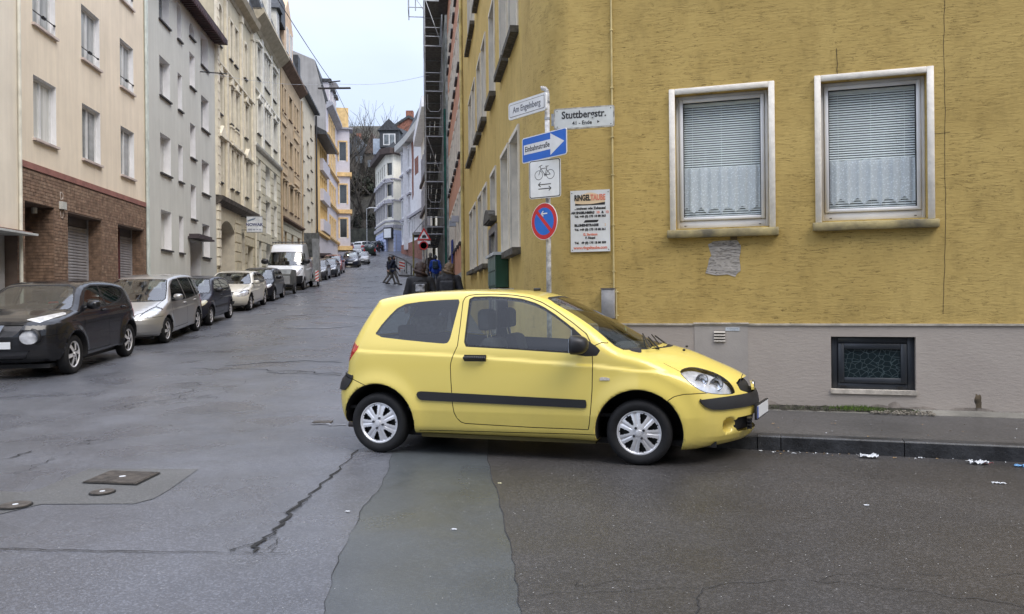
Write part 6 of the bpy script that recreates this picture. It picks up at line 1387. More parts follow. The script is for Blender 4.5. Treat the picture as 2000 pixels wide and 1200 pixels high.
# tiny emblem on the front wheels' hub caps and dent shadow stay with the wheels; tail spoiler lip
# ------------------------------------------------------------------ the other vehicles
TYPES = {
 'crossover': dict(prof=[(-.75, .58), (-.73, .38), (-.56, .27), (2.6, .24), (3.12, .25), (3.32, .36), (3.37, .52), (3.37, .78), (3.28, .93), (3.02, 1.02), (2.62, 1.09), (2.36, 1.13), (1.80, 1.46), (1.52, 1.545), (1.1, 1.575), (.6, 1.57), (0, 1.53), (-.38, 1.47), (-.52, 1.40), (-.62, 1.12), (-.68, .95), (-.73, .75)],
   hw=.885, wb=2.53, zb=1.03, R=.338, rim=.225, af=.42, ar=.3, flare=.045, H=1.575, nose=3.37, tail=-.75, spokes=6, sty='alloy',
   ws=(1.10, .71, 1.47, .55), win=[[(1.98, 1.14), (1.05, 1.10), (1.05, 1.47), (1.3, 1.475), (1.62, 1.42)], [(.98, 1.10), (.30, 1.17), (.02, 1.27), (-.02, 1.36), (.3, 1.44), (.98, 1.47)]],
   heads=[[(.50+.135*math.cos(t*.5236), .70+.12*math.sin(t*.5236)) for t in range(12)]], tops=[[(.38, .97), (.72, 1.06), (.78, 1.02), (.60, .92)]],
   grille=[(-.05, .90), (.42, .90), (.36, .78), (.28, .72), (-.05, .70)], low=[(-.05, .48), (.50, .48), (.42, .34), (-.05, .33)], fog=(.55, .44), doors=[1.02, .02], belt=1.08),
 'mpv': dict(prof=[(-.86, .55), (-.84, .33), (-.6, .24), (2.8, .2), (3.30, .2), (3.50, .3), (3.56, .5), (3.52, .68), (3.38, .82), (3.12, .93), (2.8, 1.03), (2.58, 1.09), (1.95, 1.47), (1.68, 1.57), (1.2, 1.62), (.5, 1.64), (-.2, 1.61), (-.62, 1.55), (-.72, 1.47), (-.83, 1.1), (-.87, .9)],
   hw=.90, wb=2.70, zb=1.0, R=.32, rim=.215, af=.48, ar=.25, flare=.02, H=1.64, nose=3.56, tail=-.87, spokes=5, sty='alloy',
   ws=(1.05, .75, 1.53, .60), win=[[(2.25, 1.02), (1.08, 1.0), (1.08, 1.50), (1.45, 1.50), (1.88, 1.36)], [(1.0, 1.0), (.15, 1.03), (.15, 1.50), (1.0, 1.52)], [(.07, 1.03), (-.42, 1.10), (-.55, 1.25), (-.42, 1.45), (.07, 1.50)]],
   heads=[[(.44, .66), (.80, .70), (.88, .98), (.70, .95), (.50, .80)]], tops=[], grille=[(-.05, .74), (.40, .74), (.34, .66), (-.05, .64)], low=[(-.05, .42), (.42, .44), (.36, .30), (-.05, .29)], fog=(.62, .40), doors=[1.04, .10], belt=.96),
 'hatch': dict(prof=[(-.55, .55), (-.53, .33), (-.4, .24), (2.4, .2), (2.92, .2), (3.14, .27), (3.22, .45), (3.19, .62), (3.08, .74), (2.85, .84), (2.55, .93), (2.35, .99), (1.74, 1.35), (1.5, 1.42), (1.0, 1.445), (.3, 1.43), (-.1, 1.38), (-.3, 1.32), (-.45, 1.05), (-.53, .85)],
   hw=.825, wb=2.49, zb=.93, R=.29, rim=.19, af=.42, ar=.25, flare=.02, H=1.445, nose=3.22, tail=-.55, spokes=7, sty='cap',
   ws=(.98, .69, 1.37, .54), win=[[(2.02, .98), (.95, .96), (.95, 1.34), (1.28, 1.35), (1.62, 1.24)], [(.87, .96), (.10, 1.0), (-.12, 1.10), (.0, 1.27), (.35, 1.34), (.87, 1.345)]],
   heads=[[(.40, .60), (.72, .60), (.80, .80), (.70, .82), (.46, .72)]], tops=[], grille=[(-.05, .68), (.32, .68), (.28, .62), (-.05, .61)], low=[(-.05, .40), (.40, .42), (.34, .28), (-.05, .27)], fog=None, doors=[.91], belt=.90),
 'sedan': dict(prof=[(-1.0, .6), (-.98, .36), (-.8, .25), (2.8, .2), (3.28, .2), (3.48, .28), (3.54, .45), (3.51, .62), (3.42, .75), (3.1, .87), (2.6, .95), (2.28, 1.0), (1.62, 1.35), (1.35, 1.42), (.8, 1.45), (.2, 1.425), (-.2, 1.35), (-.62, 1.13), (-.9, 1.08), (-1.0, 1.0), (-1.03, .85)],
   hw=.89, wb=2.76, zb=.95, R=.315, rim=.215, af=.42, ar=.25, flare=.02, H=1.45, nose=3.54, tail=-1.03, spokes=5, sty='alloy',
   ws=(.99, .73, 1.37, .57), win=[[(1.95, .99), (.92, .97), (.92, 1.35), (1.15, 1.36), (1.52, 1.26)], [(.85, .97), (-.05, 1.0), (-.30, 1.08), (-.05, 1.25), (.3, 1.34), (.85, 1.355)]],
   heads=[[(.46, .55), (.84, .58), (.88, .76), (.78, .82), (.50, .70)]], tops=[], grille=[(-.05, .74), (.40, .74), (.34, .54), (-.05, .53)], low=[(-.05, .42), (.45, .42), (.40, .30), (-.05, .29)], fog=(.65, .38), doors=[.90, -.02], belt=.92),
 'van': dict(prof=[(-1.0, .5), (-1.0, .36), (3.3, .3), (3.74, .32), (3.90, .48), (3.93, .75), (3.88, .98), (3.76, 1.14), (3.45, 1.28), (3.20, 1.40), (2.78, 2.05), (2.62, 2.28), (2.42, 2.44), (2.0, 2.50), (-.8, 2.5), (-1.0, 2.42)],
   hw=1.03, wb=3.18, zb=1.35, R=.345, rim=.21, af=.35, ar=.05, flare=.01, H=2.5, nose=3.93, tail=-1.0, spokes=6, sty='cap', tum=.13, crown=.04,
   ws=(1.36, .92, 2.03, .82), win=[[(3.05, 1.36), (2.05, 1.30), (2.05, 1.95), (2.62, 1.97)]],
   heads=[[(.60, .80), (.78, .82), (.97, 1.18), (.90, 1.22), (.70, 1.0)]], tops=[], grille=[(-.05, 1.04), (.50, 1.02), (.46, .86), (-.05, .84)], low=[(-.05, .66), (.55, .66), (.50, .52), (-.05, .50)], fog=None, doors=[2.0], belt=1.25, blackbump=.80),
}
SHELLS = {}
def car(kind, label, col, mx, vx=.045, metal=0., detail=True, cat='car', group=None, lights=False, rough=.3, name='parked_car', strip=False, grillem=None, lamp=None):
    sp = dict(TYPES[kind]); wb = sp['wb']; R = sp['R']; hw = sp['hw']
    root = thing(name, label, cat, mx=mx, group=group)
    key = (kind, vx)
    if key not in SHELLS:
        f = car_field(dict(prof=sp['prof'], hw=hw, xm=wb/2, zb=sp['zb'], k=.085, tum=sp.get('tum', .34), R_arch=R+.065, axles=(0., wb), zaxle=R, af=sp['af'], pf=3.4, ar=sp['ar'], pr=2.6, flare=sp['flare'], crown=sp.get('crown', .06), L=(wb, sp['nose'], 0, sp['tail']), crease=[(-1, sp['belt']-.14), (4, sp['belt']-.20)], tail_in=.10, nose_in=.14))
        s = Shell(f, ((sp['tail']-.1, sp['nose']+.1), (-hw-.1, hw+.1), (.1, sp['H']+.1)), vx)
        s.wells((0., wb), R, R+.065, hw, .5)
        z0, y0, z1, y1 = sp['ws']; wsp = [(-.1, z1+.02), (y1*.8, z1+.01), (y1, z1-.02), ((y0+y1)/2+.02, (z0+z1)/2), (y0, z0+.03), (y0-.02, z0), (-.1, z0-.01)]
        fw = lambda c, n: (c[:, 0] > wb/2) & (n[:, 0] > .25) & (n[:, 2] > .15) & (c[:, 2] > z0-.06)
        s.feature('windscreen', wsp, 'yz', fw); s.feature('seal', wsp, 'yz', fw, grow=.02, only=['body'])
        bk = lambda c, n: (c[:, 0] < .4) & (n[:, 0] < -.35)
        s.feature('rear_window', [(-.1, z1-.05), (y1*.9, z1-.06), (y0*.9, z0+.1), (-.1, z0+.09)], 'yz', bk)
        sd_ = lambda c, n: (np.abs(n[:, 1]) > .5) & (c[:, 2] > sp['belt']-.05)
        for i, w in enumerate(sp['win']): s.feature('side%d' % i, w, 'xz', sd_)
        for i, w in enumerate(sp['win']): s.feature('seal', w, 'xz', sd_, grow=.025, only=['body'])
        ff = lambda c, n: (c[:, 0] > wb+.2) & (n[:, 0] > -.2)
        for h in sp['heads']: s.feature('headlight', h, 'yz', ff, rnd=1)
        for h in sp['tops']: s.feature('marker', h, 'yz', lambda c, n: (c[:, 0] > wb) & (c[:, 2] > .88))
        fc = lambda c, n: (n[:, 0] > .25) & (c[:, 0] > wb+.3)
        s.feature('grille', sp['grille'], 'yz', fc, only=['body']); s.feature('low', sp['low'], 'yz', fc, only=['body'])
        s.feature('tail', [(hw-.30, sp['belt']-.30), (hw+.1, sp['belt']-.30), (hw+.1, sp['belt']+.05), (hw-.22, sp['belt']+.05)], 'yz', lambda c, n: (c[:, 0] < -.3), only=['body'])
        if sp.get('blackbump'): s.feat('bumper', lambda C: C[:, 2]-sp['blackbump'], lambda c, n: c[:, 0] > wb+.45, ['body'])
        ln = lambda c, n: (np.abs(n[:, 1]) > .4)
        if vx < .06:
            for xd in sp['doors']: s.line([(xd, .34), (xd, sp['belt']+.02)], ln, w=.006, only=('body',))
            fx_ = wb-.45; s.line([(fx_, .36), (fx_, .6), (fx_+.02, sp['belt']-.02)], ln, w=.006)
            s.line([(sp['doors'][0], .34), (fx_, .34)], ln, w=.006); s.line([(sp['nose']-.55, sp['zb']-.30), (sp['nose']-.1, sp['zb']-.32)], ln, w=.005)
            fn = lambda C: sdpoly([(wb-.3, -hw*.82), (sp['nose']-.35, -hw*.72), (sp['nose']-.12, -hw*.4), (sp['nose']-.09, 0), (sp['nose']-.12, hw*.4), (sp['nose']-.35, hw*.72), (wb-.3, hw*.82)], C[:, 0], C[:, 1])
            s.gap(fn, lambda c, n: (n[:, 2] > .35) & (c[:, 0] > wb-.25) & (c[:, 2] > sp['zb']-.35), w=.006)
        SHELLS[key] = s
    s = SHELLS[key]; pm = paint('paint_'+label.replace(' ', '_')[:40], col, rough=rough, metal=metal)
    mk = (key, 'parts')
    s.emit(['body'], 'body', pm, root); [s.emit(['well'], 'wheel_housing', hole_m, root, side=q, cond=cc) for q in (-1, 1) for cc in (lambda c, n: c[:, 0] < 1, lambda c, n: c[:, 0] > 1)]
    s.emit(['windscreen'], 'windscreen', wsglass, root, off=-.003); s.emit(['rear_window'], 'rear_window', carglass_d, root, off=-.003)
    for i in range(len(sp['win'])):
        for q in (-1, 1): s.emit(['side%d' % i], 'side_window', carglass_d, root, side=q, off=-.003)
    s.emit(['seal'], 'window_seal', gasket, root, off=-.001); s.emit(['gap'], 'panel_gap', gasket, root, off=-.005)
    lm = lamp or lampc
    for q in (-1, 1):
        if lights: s.emit(['headlight'], 'headlight', mat('headlamp_lit', (1, 1, .9), emit=(1., .97, .85, 9.)), root, side=q, off=.004)
        else: s.emit(['headlight'], 'headlight_bowl', lm, root, side=q, off=-.03); s.emit(['headlight'], 'headlight', lens_m, root, side=q)
        s.emit(['tail'], 'tail_light', redlamp, root, side=q, off=.003)
        if sp['tops']: s.emit(['marker'], 'marker_light', lampc, root, side=q, off=.004)
    s.emit(['grille', 'low'], 'grille', grillem or gasket, root, off=-.02)
    if sp.get('blackbump'): s.emit(['bumper'], 'bumper', black, root, off=.004)
    if detail: s.emit(['body', 'seal'], 'cabin_lining', trim, root, off=-.04, flip=True, cond=lambda c, n: (c[:, 2] > .4) & (c[:, 0] > -.5) & (c[:, 0] < wb) & (np.hypot(c[:, 0], c[:, 2]-R) > R+.1) & (np.hypot(c[:, 0]-wb, c[:, 2]-R) > R+.1))
    zb_ = sp['belt']
    B().box(-.3, wb-.5, -hw+.12, hw-.12, .38, .42).obj('cabin_floor', trim, root)
    B().box(wb-.75, wb-.35, -hw+.14, hw-.14, .5, sp['ws'][0]-.06).obj('dashboard', trim, root)
    if detail:
        sx0 = 1.25 if kind != 'van' else 2.2
        for y in (-.37, .37): seat(root, sx0, y, sp['H']*.31, w=.5)
        if kind != 'van': rbox(.1, .5, -.6, .6, .5, sp['belt']+.02, cloth, 'rear_seat', root, .05)
    for x in (0, wb):
        for q in (-1, 1): wheel(root, x, q*(hw-.10), R, R, sp['rim'], .19, sp['spokes'], q, sp['sty'])
    B().box(-.3, wb+.5, -hw+.2, hw-.2, .17, .24).obj('underbody', hole_m, root)
    zm = sp['ws'][0]+.05
    for q in (-1, 1): mirror(root, wb-.62 if kind != 'van' else wb-.15, q*(hw-.07), zm if kind != 'van' else 1.55, black if kind in ('van',) or strip else pm, 1.1 if kind != 'van' else 1.9, q, arm=.05)
    # plate on the nose: found where the skin is at the centre
    f = s.F; zz = sp['low'][0][1]+.10; xs = np.linspace(wb, sp['nose']+.2, 400); dv = f(xs, np.zeros(400), np.full(400, zz)); xn = xs[np.nonzero(dv < 0)[0][-1]]
    p_ = B().box(xn+.006, xn+.02, -.26, .26, zz-.055, zz+.055).obj('number_plate', plate_m, root); B().box(xn+.021, xn+.023, -.258, -.215, zz-.053, zz+.053).obj('plate_band', plate_b, p_)
    w_ = B(); yy = sp['ws'][1]
    if detail and kind != 'van':
        xs2 = sp['nose']; 
        for q in (-1, 1): handle(root, .45+.75, q*(hw-.035), zb_-.06, pm if kind != 'hatch' else black, .18, q)
        if len(sp['doors']) > 1:
            for q in (-1, 1): handle(root, .22, q*(hw-.045), zb_-.05, pm, .18, q)
    if strip: 
        for q in (-1, 1): B().box(.45, wb-.5, q*hw-.012, q*hw+.012, .50, .56).obj('side_strip', black, root)
    return root
def park(Df, kind, off=0., out=0.):
    """matrix for a car in the left row: front axle at distance Df, facing down the street"""
    wb = TYPES[kind]['wb']; hw = TYPES[kind]['hw']; d = Vector((.13, -1)).normalized(); outer = Vector((-(6.02+.13*Df)+out, Df)); nrm = Vector((-1, -.13)).normalized()
    fa = outer+nrm*hw; ra = fa-d*wb; zr, zf = G(ra.y), G(fa.y)
    return Matrix.Translation((ra.x, ra.y, zr)) @ Matrix.Rotation(math.atan2(d.y, d.x)+off, 4, 'Z') @ Matrix.Rotation(-math.atan2(zf-zr, wb), 4, 'Y')
GRP = 'cars parked nose downhill along the left kerb'
gmesh = mat('grille_mesh', (.05, .05, .055), rough=.35, bump=1, bs=70)
c1 = car('crossover', 'black crossover with round low headlights parked nearest on the left', (.012, .012, .014), park(13.75, 'crossover') @ Matrix.Scale(1.04, 4), vx=.032, group=GRP, rough=.2, grillem=gmesh)
c2 = car('mpv', 'silver people carrier parked behind the black crossover', (.50, .49, .47), park(18.97, 'mpv'), vx=.036, metal=.65, group=GRP, rough=.35)
c3 = car('hatch', 'dark blue black small hatchback parked between the silver people carrier and the cream saloon', (.018, .02, .032), park(23.1, 'hatch'), vx=.04, group=GRP, strip=True, lamp=mat('yellowed_lamp', (.66, .62, .45), rough=.3, var=.2))
slatg = mat('grille_grey', (.10, .10, .10), rough=.4)
c4 = car('sedan', 'cream white saloon with a barred grille parked in the left row', (.66, .63, .54), park(28.8, 'sedan'), vx=.045, group=GRP, grillem=slatg)
c5 = car('hatch', 'black compact hatchback parked behind the cream white saloon', (.012, .013, .018), park(33.7, 'hatch'), vx=.04, group=GRP)
v1 = car('van', 'silver white high roof van with black bumper parked in the left row', (.78, .80, .82), park(43.2, 'van') @ Matrix.Scale(1.03, 4), vx=.06, cat='van', group=GRP, name='parked_van')
c6 = car('hatch', 'grey hatchback mostly hidden behind the lift trailer in the left row', (.10, .10, .11), park(54.6, 'hatch'), vx=.08, detail=False, group=GRP)
c7 = car('hatch', 'dark grey hatchback parked beyond the lift trailer', (.06, .065, .075), park(60, 'hatch', out=.2), vx=.08, detail=False, group=GRP)
c8 = car('mpv', 'dull red car parked last in the near part of the left row', (.22, .035, .035), park(66.4, 'mpv'), vx=.08, detail=False, group=GRP)
c9 = car('mpv', 'dark blue estate parked further up facing down, in front of a silver one', (.015, .02, .04), park(82, 'mpv', out=.4), vx=.08, detail=False, group='cars at the top of the street')
c10 = car('hatch', 'silver grey car parked right behind the dark blue estate', (.30, .31, .33), park(88.5, 'hatch', out=1.1), vx=.08, detail=False, group='cars at the top of the street')
def place(px, D, ang, kind, zoff=0):
    p = at(px, 500, D); sl = math.atan((G(p.y+1)-G(p.y-1))/2); 
    return Matrix.Translation((p.x, p.y, G(p.y)+zoff)) @ Matrix.Rotation(math.radians(ang), 4, 'Z') @ Matrix.Rotation(sl*(-1 if math.sin(math.radians(ang)) > 0 else 1), 4, 'Y')
GT = 'cars at the top of the street'
c11 = car('sedan', 'white car driving down the street with both headlights lit', (.6, .6, .6), place(698, 99, -86, 'sedan'), vx=.08, detail=False, group=GT, lights=True, name='moving_car')
c12 = car('mpv', 'dark green car seen from behind driving up at the crest', (.015, .028, .022), place(722, 108, 100, 'mpv'), vx=.08, detail=False, group=GT, name='moving_car')
c13 = car('mpv', 'white estate standing behind the dark green car', (.62, .63, .65), place(704, 117, 70, 'mpv'), vx=.08, detail=False, group=GT)
c14 = car('hatch', 'silver small car parked at the far left bend', (.45, .46, .48), place(688, 122, 60, 'hatch'), vx=.08, detail=False, group=GT)
c15 = car('hatch', 'dull red small car at the far left bend', (.2, .03, .03), place(664, 119, 50, 'hatch'), vx=.08, detail=False, group=GT)
c16 = car('mpv', 'dark car parked by the blue fronted corner house', (.02, .025, .035), place(733, 121, 75, 'mpv'), vx=.08, detail=False, group=GT)
# barred grille and badges
b = B(); 
for z in (.57, .61, .65, .69): b.box(3.47, 3.50, -.33, .33, z, z+.012)
b.obj('grille_bar', chrome, c4)
for q in (-1, 1):
    rg = lathe([(.128, 0), (.150, .02), (.150, .05), (.125, .03)], 28).obj('headlight_ring', gasket, c1, smooth=True); rg.rotation_euler = (0, 0, math.radians(90-8*q)); rg.scale = (1.05, 1, .95); rg.location = (skin_x(SHELLS[('crossover', .032)].F, .50, .70, 2.8, 3.5)-.035, q*.50, .70)
b = B().prism([(.10, .90), (.17, .90), (.08, .74), (-.08, .74), (-.17, .90), (-.10, .90), (-.045, .77), (.045, .77)], 3.34, 3.365, axis='x'); b.obj('badge_bar', chrome, c1)
bd = lathe([(.001, 0), (.045, 0), (.062, .008), (.045, .014), (.001, .01)], 20).obj('badge', chrome, c1, smooth=True); bd.rotation_euler = (0, 0, math.radians(90)); bd.location = (3.385, 0, .83)
b = B()
for z in (.88, .93, .98): b.box(3.86, 3.90, -.44, .44, z, z+.015)
b.obj('grille_bar', chrome, v1)
b = B(); 
for y in (-.8, .8): b.bar((-.8, y, 2.58), (2.3, y, 2.58), .02); 
for x in (-.7, .3, 1.3, 2.2): b.bar((x, -.8, 2.58), (x, .8, 2.58), .02); b.bar((x, -.8, 2.5), (x, -.8, 2.58), .02); b.bar((x, .8, 2.5), (x, .8, 2.58), .02)
b.obj('roof_rack', black, v1)
# folded furniture lift trailer beside and behind the van
D_ = 47.5; fx = -(6.02+.13*D_); lt = thing('lift_trailer', 'tall folded grey furniture lift trailer standing behind the silver white van', 'trailer', mx=Matrix.Translation((fx+.62, D_-1.5, G(D_-1.5))) @ Matrix.Rotation(LA, 4, 'Z')); lt.scale = (1, .52, .80)
lgy = mat('lift_grey', (.20, .205, .19), rough=.5, metal=.3, var=.25, vs_=3); lal = mat('lift_aluminium', (.52, .53, .52), rough=.4, metal=.5, var=.15)
def slab(pts, y0, y1, m, nm, par=lt): return B().prism(pts, y0, y1).obj(nm, m, par)
o = slab([(0, .5), (.55, .5), (-.15, 3.5), (-.75, 3.5)], -.15, .55, lal, 'ladder_rail'); slab([(-.1, 2.2), (.35, 2.2), (.0, 3.9), (-.6, 3.9)], .15, 1.3, lgy, 'lift_platform'); slab([(-.4, 3.3), (.3, 3.3), (.2, 3.95), (-.5, 3.95)], -.1, 1.5, lgy, 'lift_head')
for i in range(8): B().box(-.05-i*.09, .1-i*.09, -.2, -.15, .8+i*.36, .86+i*.36).obj('rung', lal, lt)
slab([(.65, .45), (.9, .45), (.3, 3.0), (.1, 3.0)], -.1, .3, mat('lift_wood', (.40, .27, .12), rough=.7), 'tilt_arm')
B().box(-.9, 1.5, -.05, 1.5, .40, .55).obj('chassis', lgy, lt); wheel(lt, -.2, .0, .3, .3, .18, .16, 5, -1, 'cap'); wheel(lt, -.2, 1.4, .3, .3, .18, .16, 5, 1, 'cap')
rw = mat('reflective_white', (.75, .75, .73), rough=.4, var=0); rr_ = mat('reflective_red', (.60, .05, .03), rough=.4, var=0)
wb_ = B().box(-1.02, -1.0, -.25, .12, .35, 1.15).obj('warning_board', rw, lt); b = B()
for i in range(4): z = .40+i*.22; b.add([(-1.022, -.25, z), (-1.022, .12, z-.16 if z > .5 else z-.05), (-1.022, .12, z-.06+.0), (-1.022, -.25, z+.10)], [(0, 1, 2, 3)])
b.obj('warning_stripe', rr_, wb_)
# small grey trailer between the black hatchback and the van
D_ = 39.2; st_ = thing('small_trailer', 'small grey box trailer squeezed between the black hatchback and the van', 'trailer', mx=Matrix.Translation((-(6.02+.13*D_)-.75, D_, G(D_))) @ Matrix.Rotation(LA, 4, 'Z'))
bev(B().prism([(-1.0, .45), (1.0, .45), (1.0, 1.25), (-.65, 1.25), (-1.0, 1.0)], -.7, .7).obj('box', lgy, st_), .02, 2); B().box(-1.03, -1.0, -.68, .68, .5, .9).obj('tailboard', lal, st_); wheel(st_, .1, -.72, .27, .27, .16, .15, 5, -1, 'cap'); wheel(st_, .1, .72, .27, .27, .16, .15, 5, 1, 'cap'); B().bar((1, 0, .45), (1.8, 0, .45), .04).obj('drawbar', steel, st_)
# ================================================================== signs on the corner post
PY = 8.9; pb = at(1072.5, 600, PY); PX = pb.x
post = thing('sign_post', 'white sign post with peeling paint and a bent top carrying five signs at the corner', 'sign post', loc=(PX, PY, 0))
ztop = H+(575.3-182)/1500*PY
b = B(); b.bar((0, 0, -.05), (0, 0, ztop), .029, 14); cv = [(0, 0, ztop)]
for i in range(1, 7): t = i/6*math.pi*.62; cv.append((-.05+.05*math.cos(t), .0, ztop+.055*math.sin(t)))
b.path(cv, .027, 12)
b.obj('pole', mat('peeling_white_paint', (.60, .60, .60), rough=.55, bump=.5, bs=25, col2=(.16, .16, .16), vs_=13, det=7, var=.1), post, smooth=True)
b = B()
for yy in (200, 232, 268, 305, 330, 378, 420, 462): z = H+(575.3-yy)/1500*PY; b.bar((0, 0, z-.012), (0, 0, z+.012), .034, 14)
b.obj('clamp_band', steel, post)
swhite = mat('sign_white_enamel', (.76, .77, .78), rough=.3, var=.06, vs_=6); sgrey = mat('sign_grey_white', (.60, .62, .60), rough=.35, var=.08, vs_=5); sblue = mat('sign_blue', (.015, .14, .58), rough=.32, var=.06, vs_=5); sred = mat('sign_red', (.55, .025, .03), rough=.35, var=.08, vs_=6); sfaded = mat('ink_faded_black', (.13, .14, .17), rough=.5, var=.1)
def sign(name, label, px, py, D, ang, w, h, anchor='c'):
    p = at(px, py, D); mx = Matrix.Translation(p) @ Matrix.Rotation(math.radians(-ang), 4, 'Z')
    return thing(name, label, 'road sign', mx=mx)
def rplate(w, h, r, y0, y1, x=0., z=0.):
    P = []
    for cx_, cz_, a0 in ((w/2-r, h/2-r, 0), (-w/2+r, h/2-r, 90), (-w/2+r, -h/2+r, 180), (w/2-r, -h/2+r, 270)):
        for i in range(5): a_ = math.radians(a0+i*22.5); P.append((x+cx_+r*math.cos(a_), z+cz_+r*math.sin(a_)))
    return B().prism(P, y0, y1)
# street name plate, left
s = sign('street_name_sign', 'narrow white street name plate reading Am Engelnberg, pointing left from the post', 1030, 209, PY+.20, 52, 0, 0)
wd_, hg_ = .70, .205
rplate(wd_, hg_, .03, -.012, .012).obj('frame', swhite, s); rplate(wd_-.05, hg_-.055, .012, -.0135, .0).obj('border', mat('border_worn', (.18, .16, .15), rough=.5, var=.3, vs_=20), s); rplate(wd_-.062, hg_-.067, .01, -.0145, .0).obj('panel', swhite, s)
text('Am Engelnberg', .105, sfaded, s, (0, -.0155, .002), sx_=.80, bold=.0015, ext=.0006)
s = sign('street_name_sign', 'street name plate reading Stuttbergstr. 41 - Ende, to the right of the post', 1140.5, 230.5, PY-.10, 15, 0, 0)
wd_, hg_ = .70, .245
rplate(wd_, hg_, .025, -.012, .012).obj('frame', mat('frame_tarnished', (.45, .43, .38), rough=.5, var=.3, vs_=14), s); rplate(wd_-.03, hg_-.03, .02, -.0135, .0).obj('panel', sgrey, s)
text('Stuttbergstr.', .118, ink, s, (0, -.015, .037), sx_=.86, bold=.0025, ext=.0006); text('41 - Ende', .062, ink, s, (-.02, -.015, -.058), sx_=.95, bold=.001, ext=.0006)
b = B(); b.add([(.155, -.0152, -.072), (.182, -.0152, -.056), (.155, -.0152, -.040)], [(0, 1, 2)]); b.obj('arrow', ink, s, fix=False)
b = B()
for x in (-.31, .31):
    for z in (-.09, .09): b.bar((x, -.017, z), (x, -.012, z), .006, 8)
b.obj('rivet', MATS['screw_dark'], s)
B().box(-.38, -.34, -.01, .01, -.07, .07).obj('bracket', steel, s)
# one way sign
s = sign('one_way_sign', 'blue one way sign with a white arrow lettered Einbahnstraße', 1066.5, 286.5, PY-.05, 52, 0, 0)
wd_, hg_ = .79, .30
rplate(wd_, hg_, .03, -.036, -.030).obj('edge', swhite, s); rplate(wd_-.022, hg_-.022, .022, -.0375, -.030).obj('panel', sblue, s)
b = B(); aw = [(-.36, -.052), (.12, -.052), (.12, -.120), (.355, .005), (.12, .128), (.12, .062), (-.36, .062)]; b.add([(x, -.0385, z) for x, z in aw], [tuple(range(7))]); b.obj('arrow', swhite, s, fix=False)
text('Einbahnstraße', .088, ink, s, (-.115, -.0395, .006), sx_=.90, bold=.001, ext=.0005)
B().box(-.05, .05, -.03, .0, -.06, .06).obj('bracket', steel, s)
# bicycle plate
s = sign('bicycle_plate', 'square white plate with a bicycle symbol over two opposite arrows', 1067, 350, PY-.05, 34, 0, 0)
wd_, hg_ = .425, .445
rplate(wd_, hg_, .03, -.036, -.030).obj('edge', swhite, s); rplate(wd_-.012, hg_-.012, .026, -.0368, -.030).obj('border', ink, s); rplate(wd_-.032, hg_-.032, .02, -.0376, -.030).obj('panel', swhite, s)
b = B(); yq = -.0385
def circ(cx_, cz_, r, w=.006, n=28):
    for i in range(n):
        a0, a1 = 2*math.pi*i/n, 2*math.pi*(i+1)/n
        b.add([(cx_+math.cos(a0)*(r-w), yq, cz_+math.sin(a0)*(r-w)), (cx_+math.cos(a0)*r, yq, cz_+math.sin(a0)*r), (cx_+math.cos(a1)*r, yq, cz_+math.sin(a1)*r), (cx_+math.cos(a1)*(r-w), yq, cz_+math.sin(a1)*(r-w))], [(0, 1, 2, 3)])
def ln_(p, q, w=.007):
    d = Vector((q[0]-p[0], q[1]-p[1])).normalized(); n = Vector((-d.y, d.x))*w/2
    b.add([(p[0]+n.x, yq, p[1]+n.y), (p[0]-n.x, yq, p[1]-n.y), (q[0]-n.x, yq, q[1]-n.y), (q[0]+n.x, yq, q[1]+n.y)], [(0, 1, 2, 3)])
lw_, rw_ = (-.078, .045), (.078, .045); circ(*lw_, .055); circ(*rw_, .055)
bbk = (.008, .042); seatp = (.030, .120); head_ = (-.050, .118)
for p, q in ((lw_, head_), (head_, seatp), (bbk, seatp), (bbk, head_), (bbk, rw_), (rw_, (.024, .105)), (head_, (-.058, .150)), ((-.058, .150), (-.028, .158)), ((-.058, .15), (-.078, .135)), (seatp, (.034, .138)), ((.012, .140), (.056, .142))): ln_(p, q)
circ(*bbk, .015)
for z, sg in ((-.065, -1), (-.115, 1)):
    ln_((-.085, z), (.085, z), .010); ln_((sg*.085, z), (sg*.055, z+.026), .010); ln_((sg*.085, z), (sg*.055, z-.026), .010)
b.obj('symbol', ink, s, fix=False)
# no parking disc
s = sign('no_parking_sign', 'round red and blue no parking sign with a small white arrow', 1067, 433, PY-.05, 48, 0, 0)
def disc(r, y, m, nm, z=0, n=40): o = B().prism([(r*math.cos(2*math.pi*i/n), z+r*math.sin(2*math.pi*i/n)) for i in range(n)], y, -.030).obj(nm, m, s); return o
disc(.213, -.036, swhite, 'edge'); disc(.207, -.037, sred, 'red_ring'); disc(.158, -.038, sblue, 'panel')
b = B(); b.add([(x, -.039, z) for x, z in ((-.128, .098), (-.098, .128), (.128, -.098), (.098, -.128))], [(0, 1, 2, 3)]); b.obj('bar', sred, s, fix=False)
b = B(); yq = -.0398; ln_((-.03, .088), (.058, .088), .014); ln_((-.042, .088), (-.008, .118), .014); ln_((-.042, .088), (-.008, .058), .014); b.obj('arrow', swhite, s, fix=False)
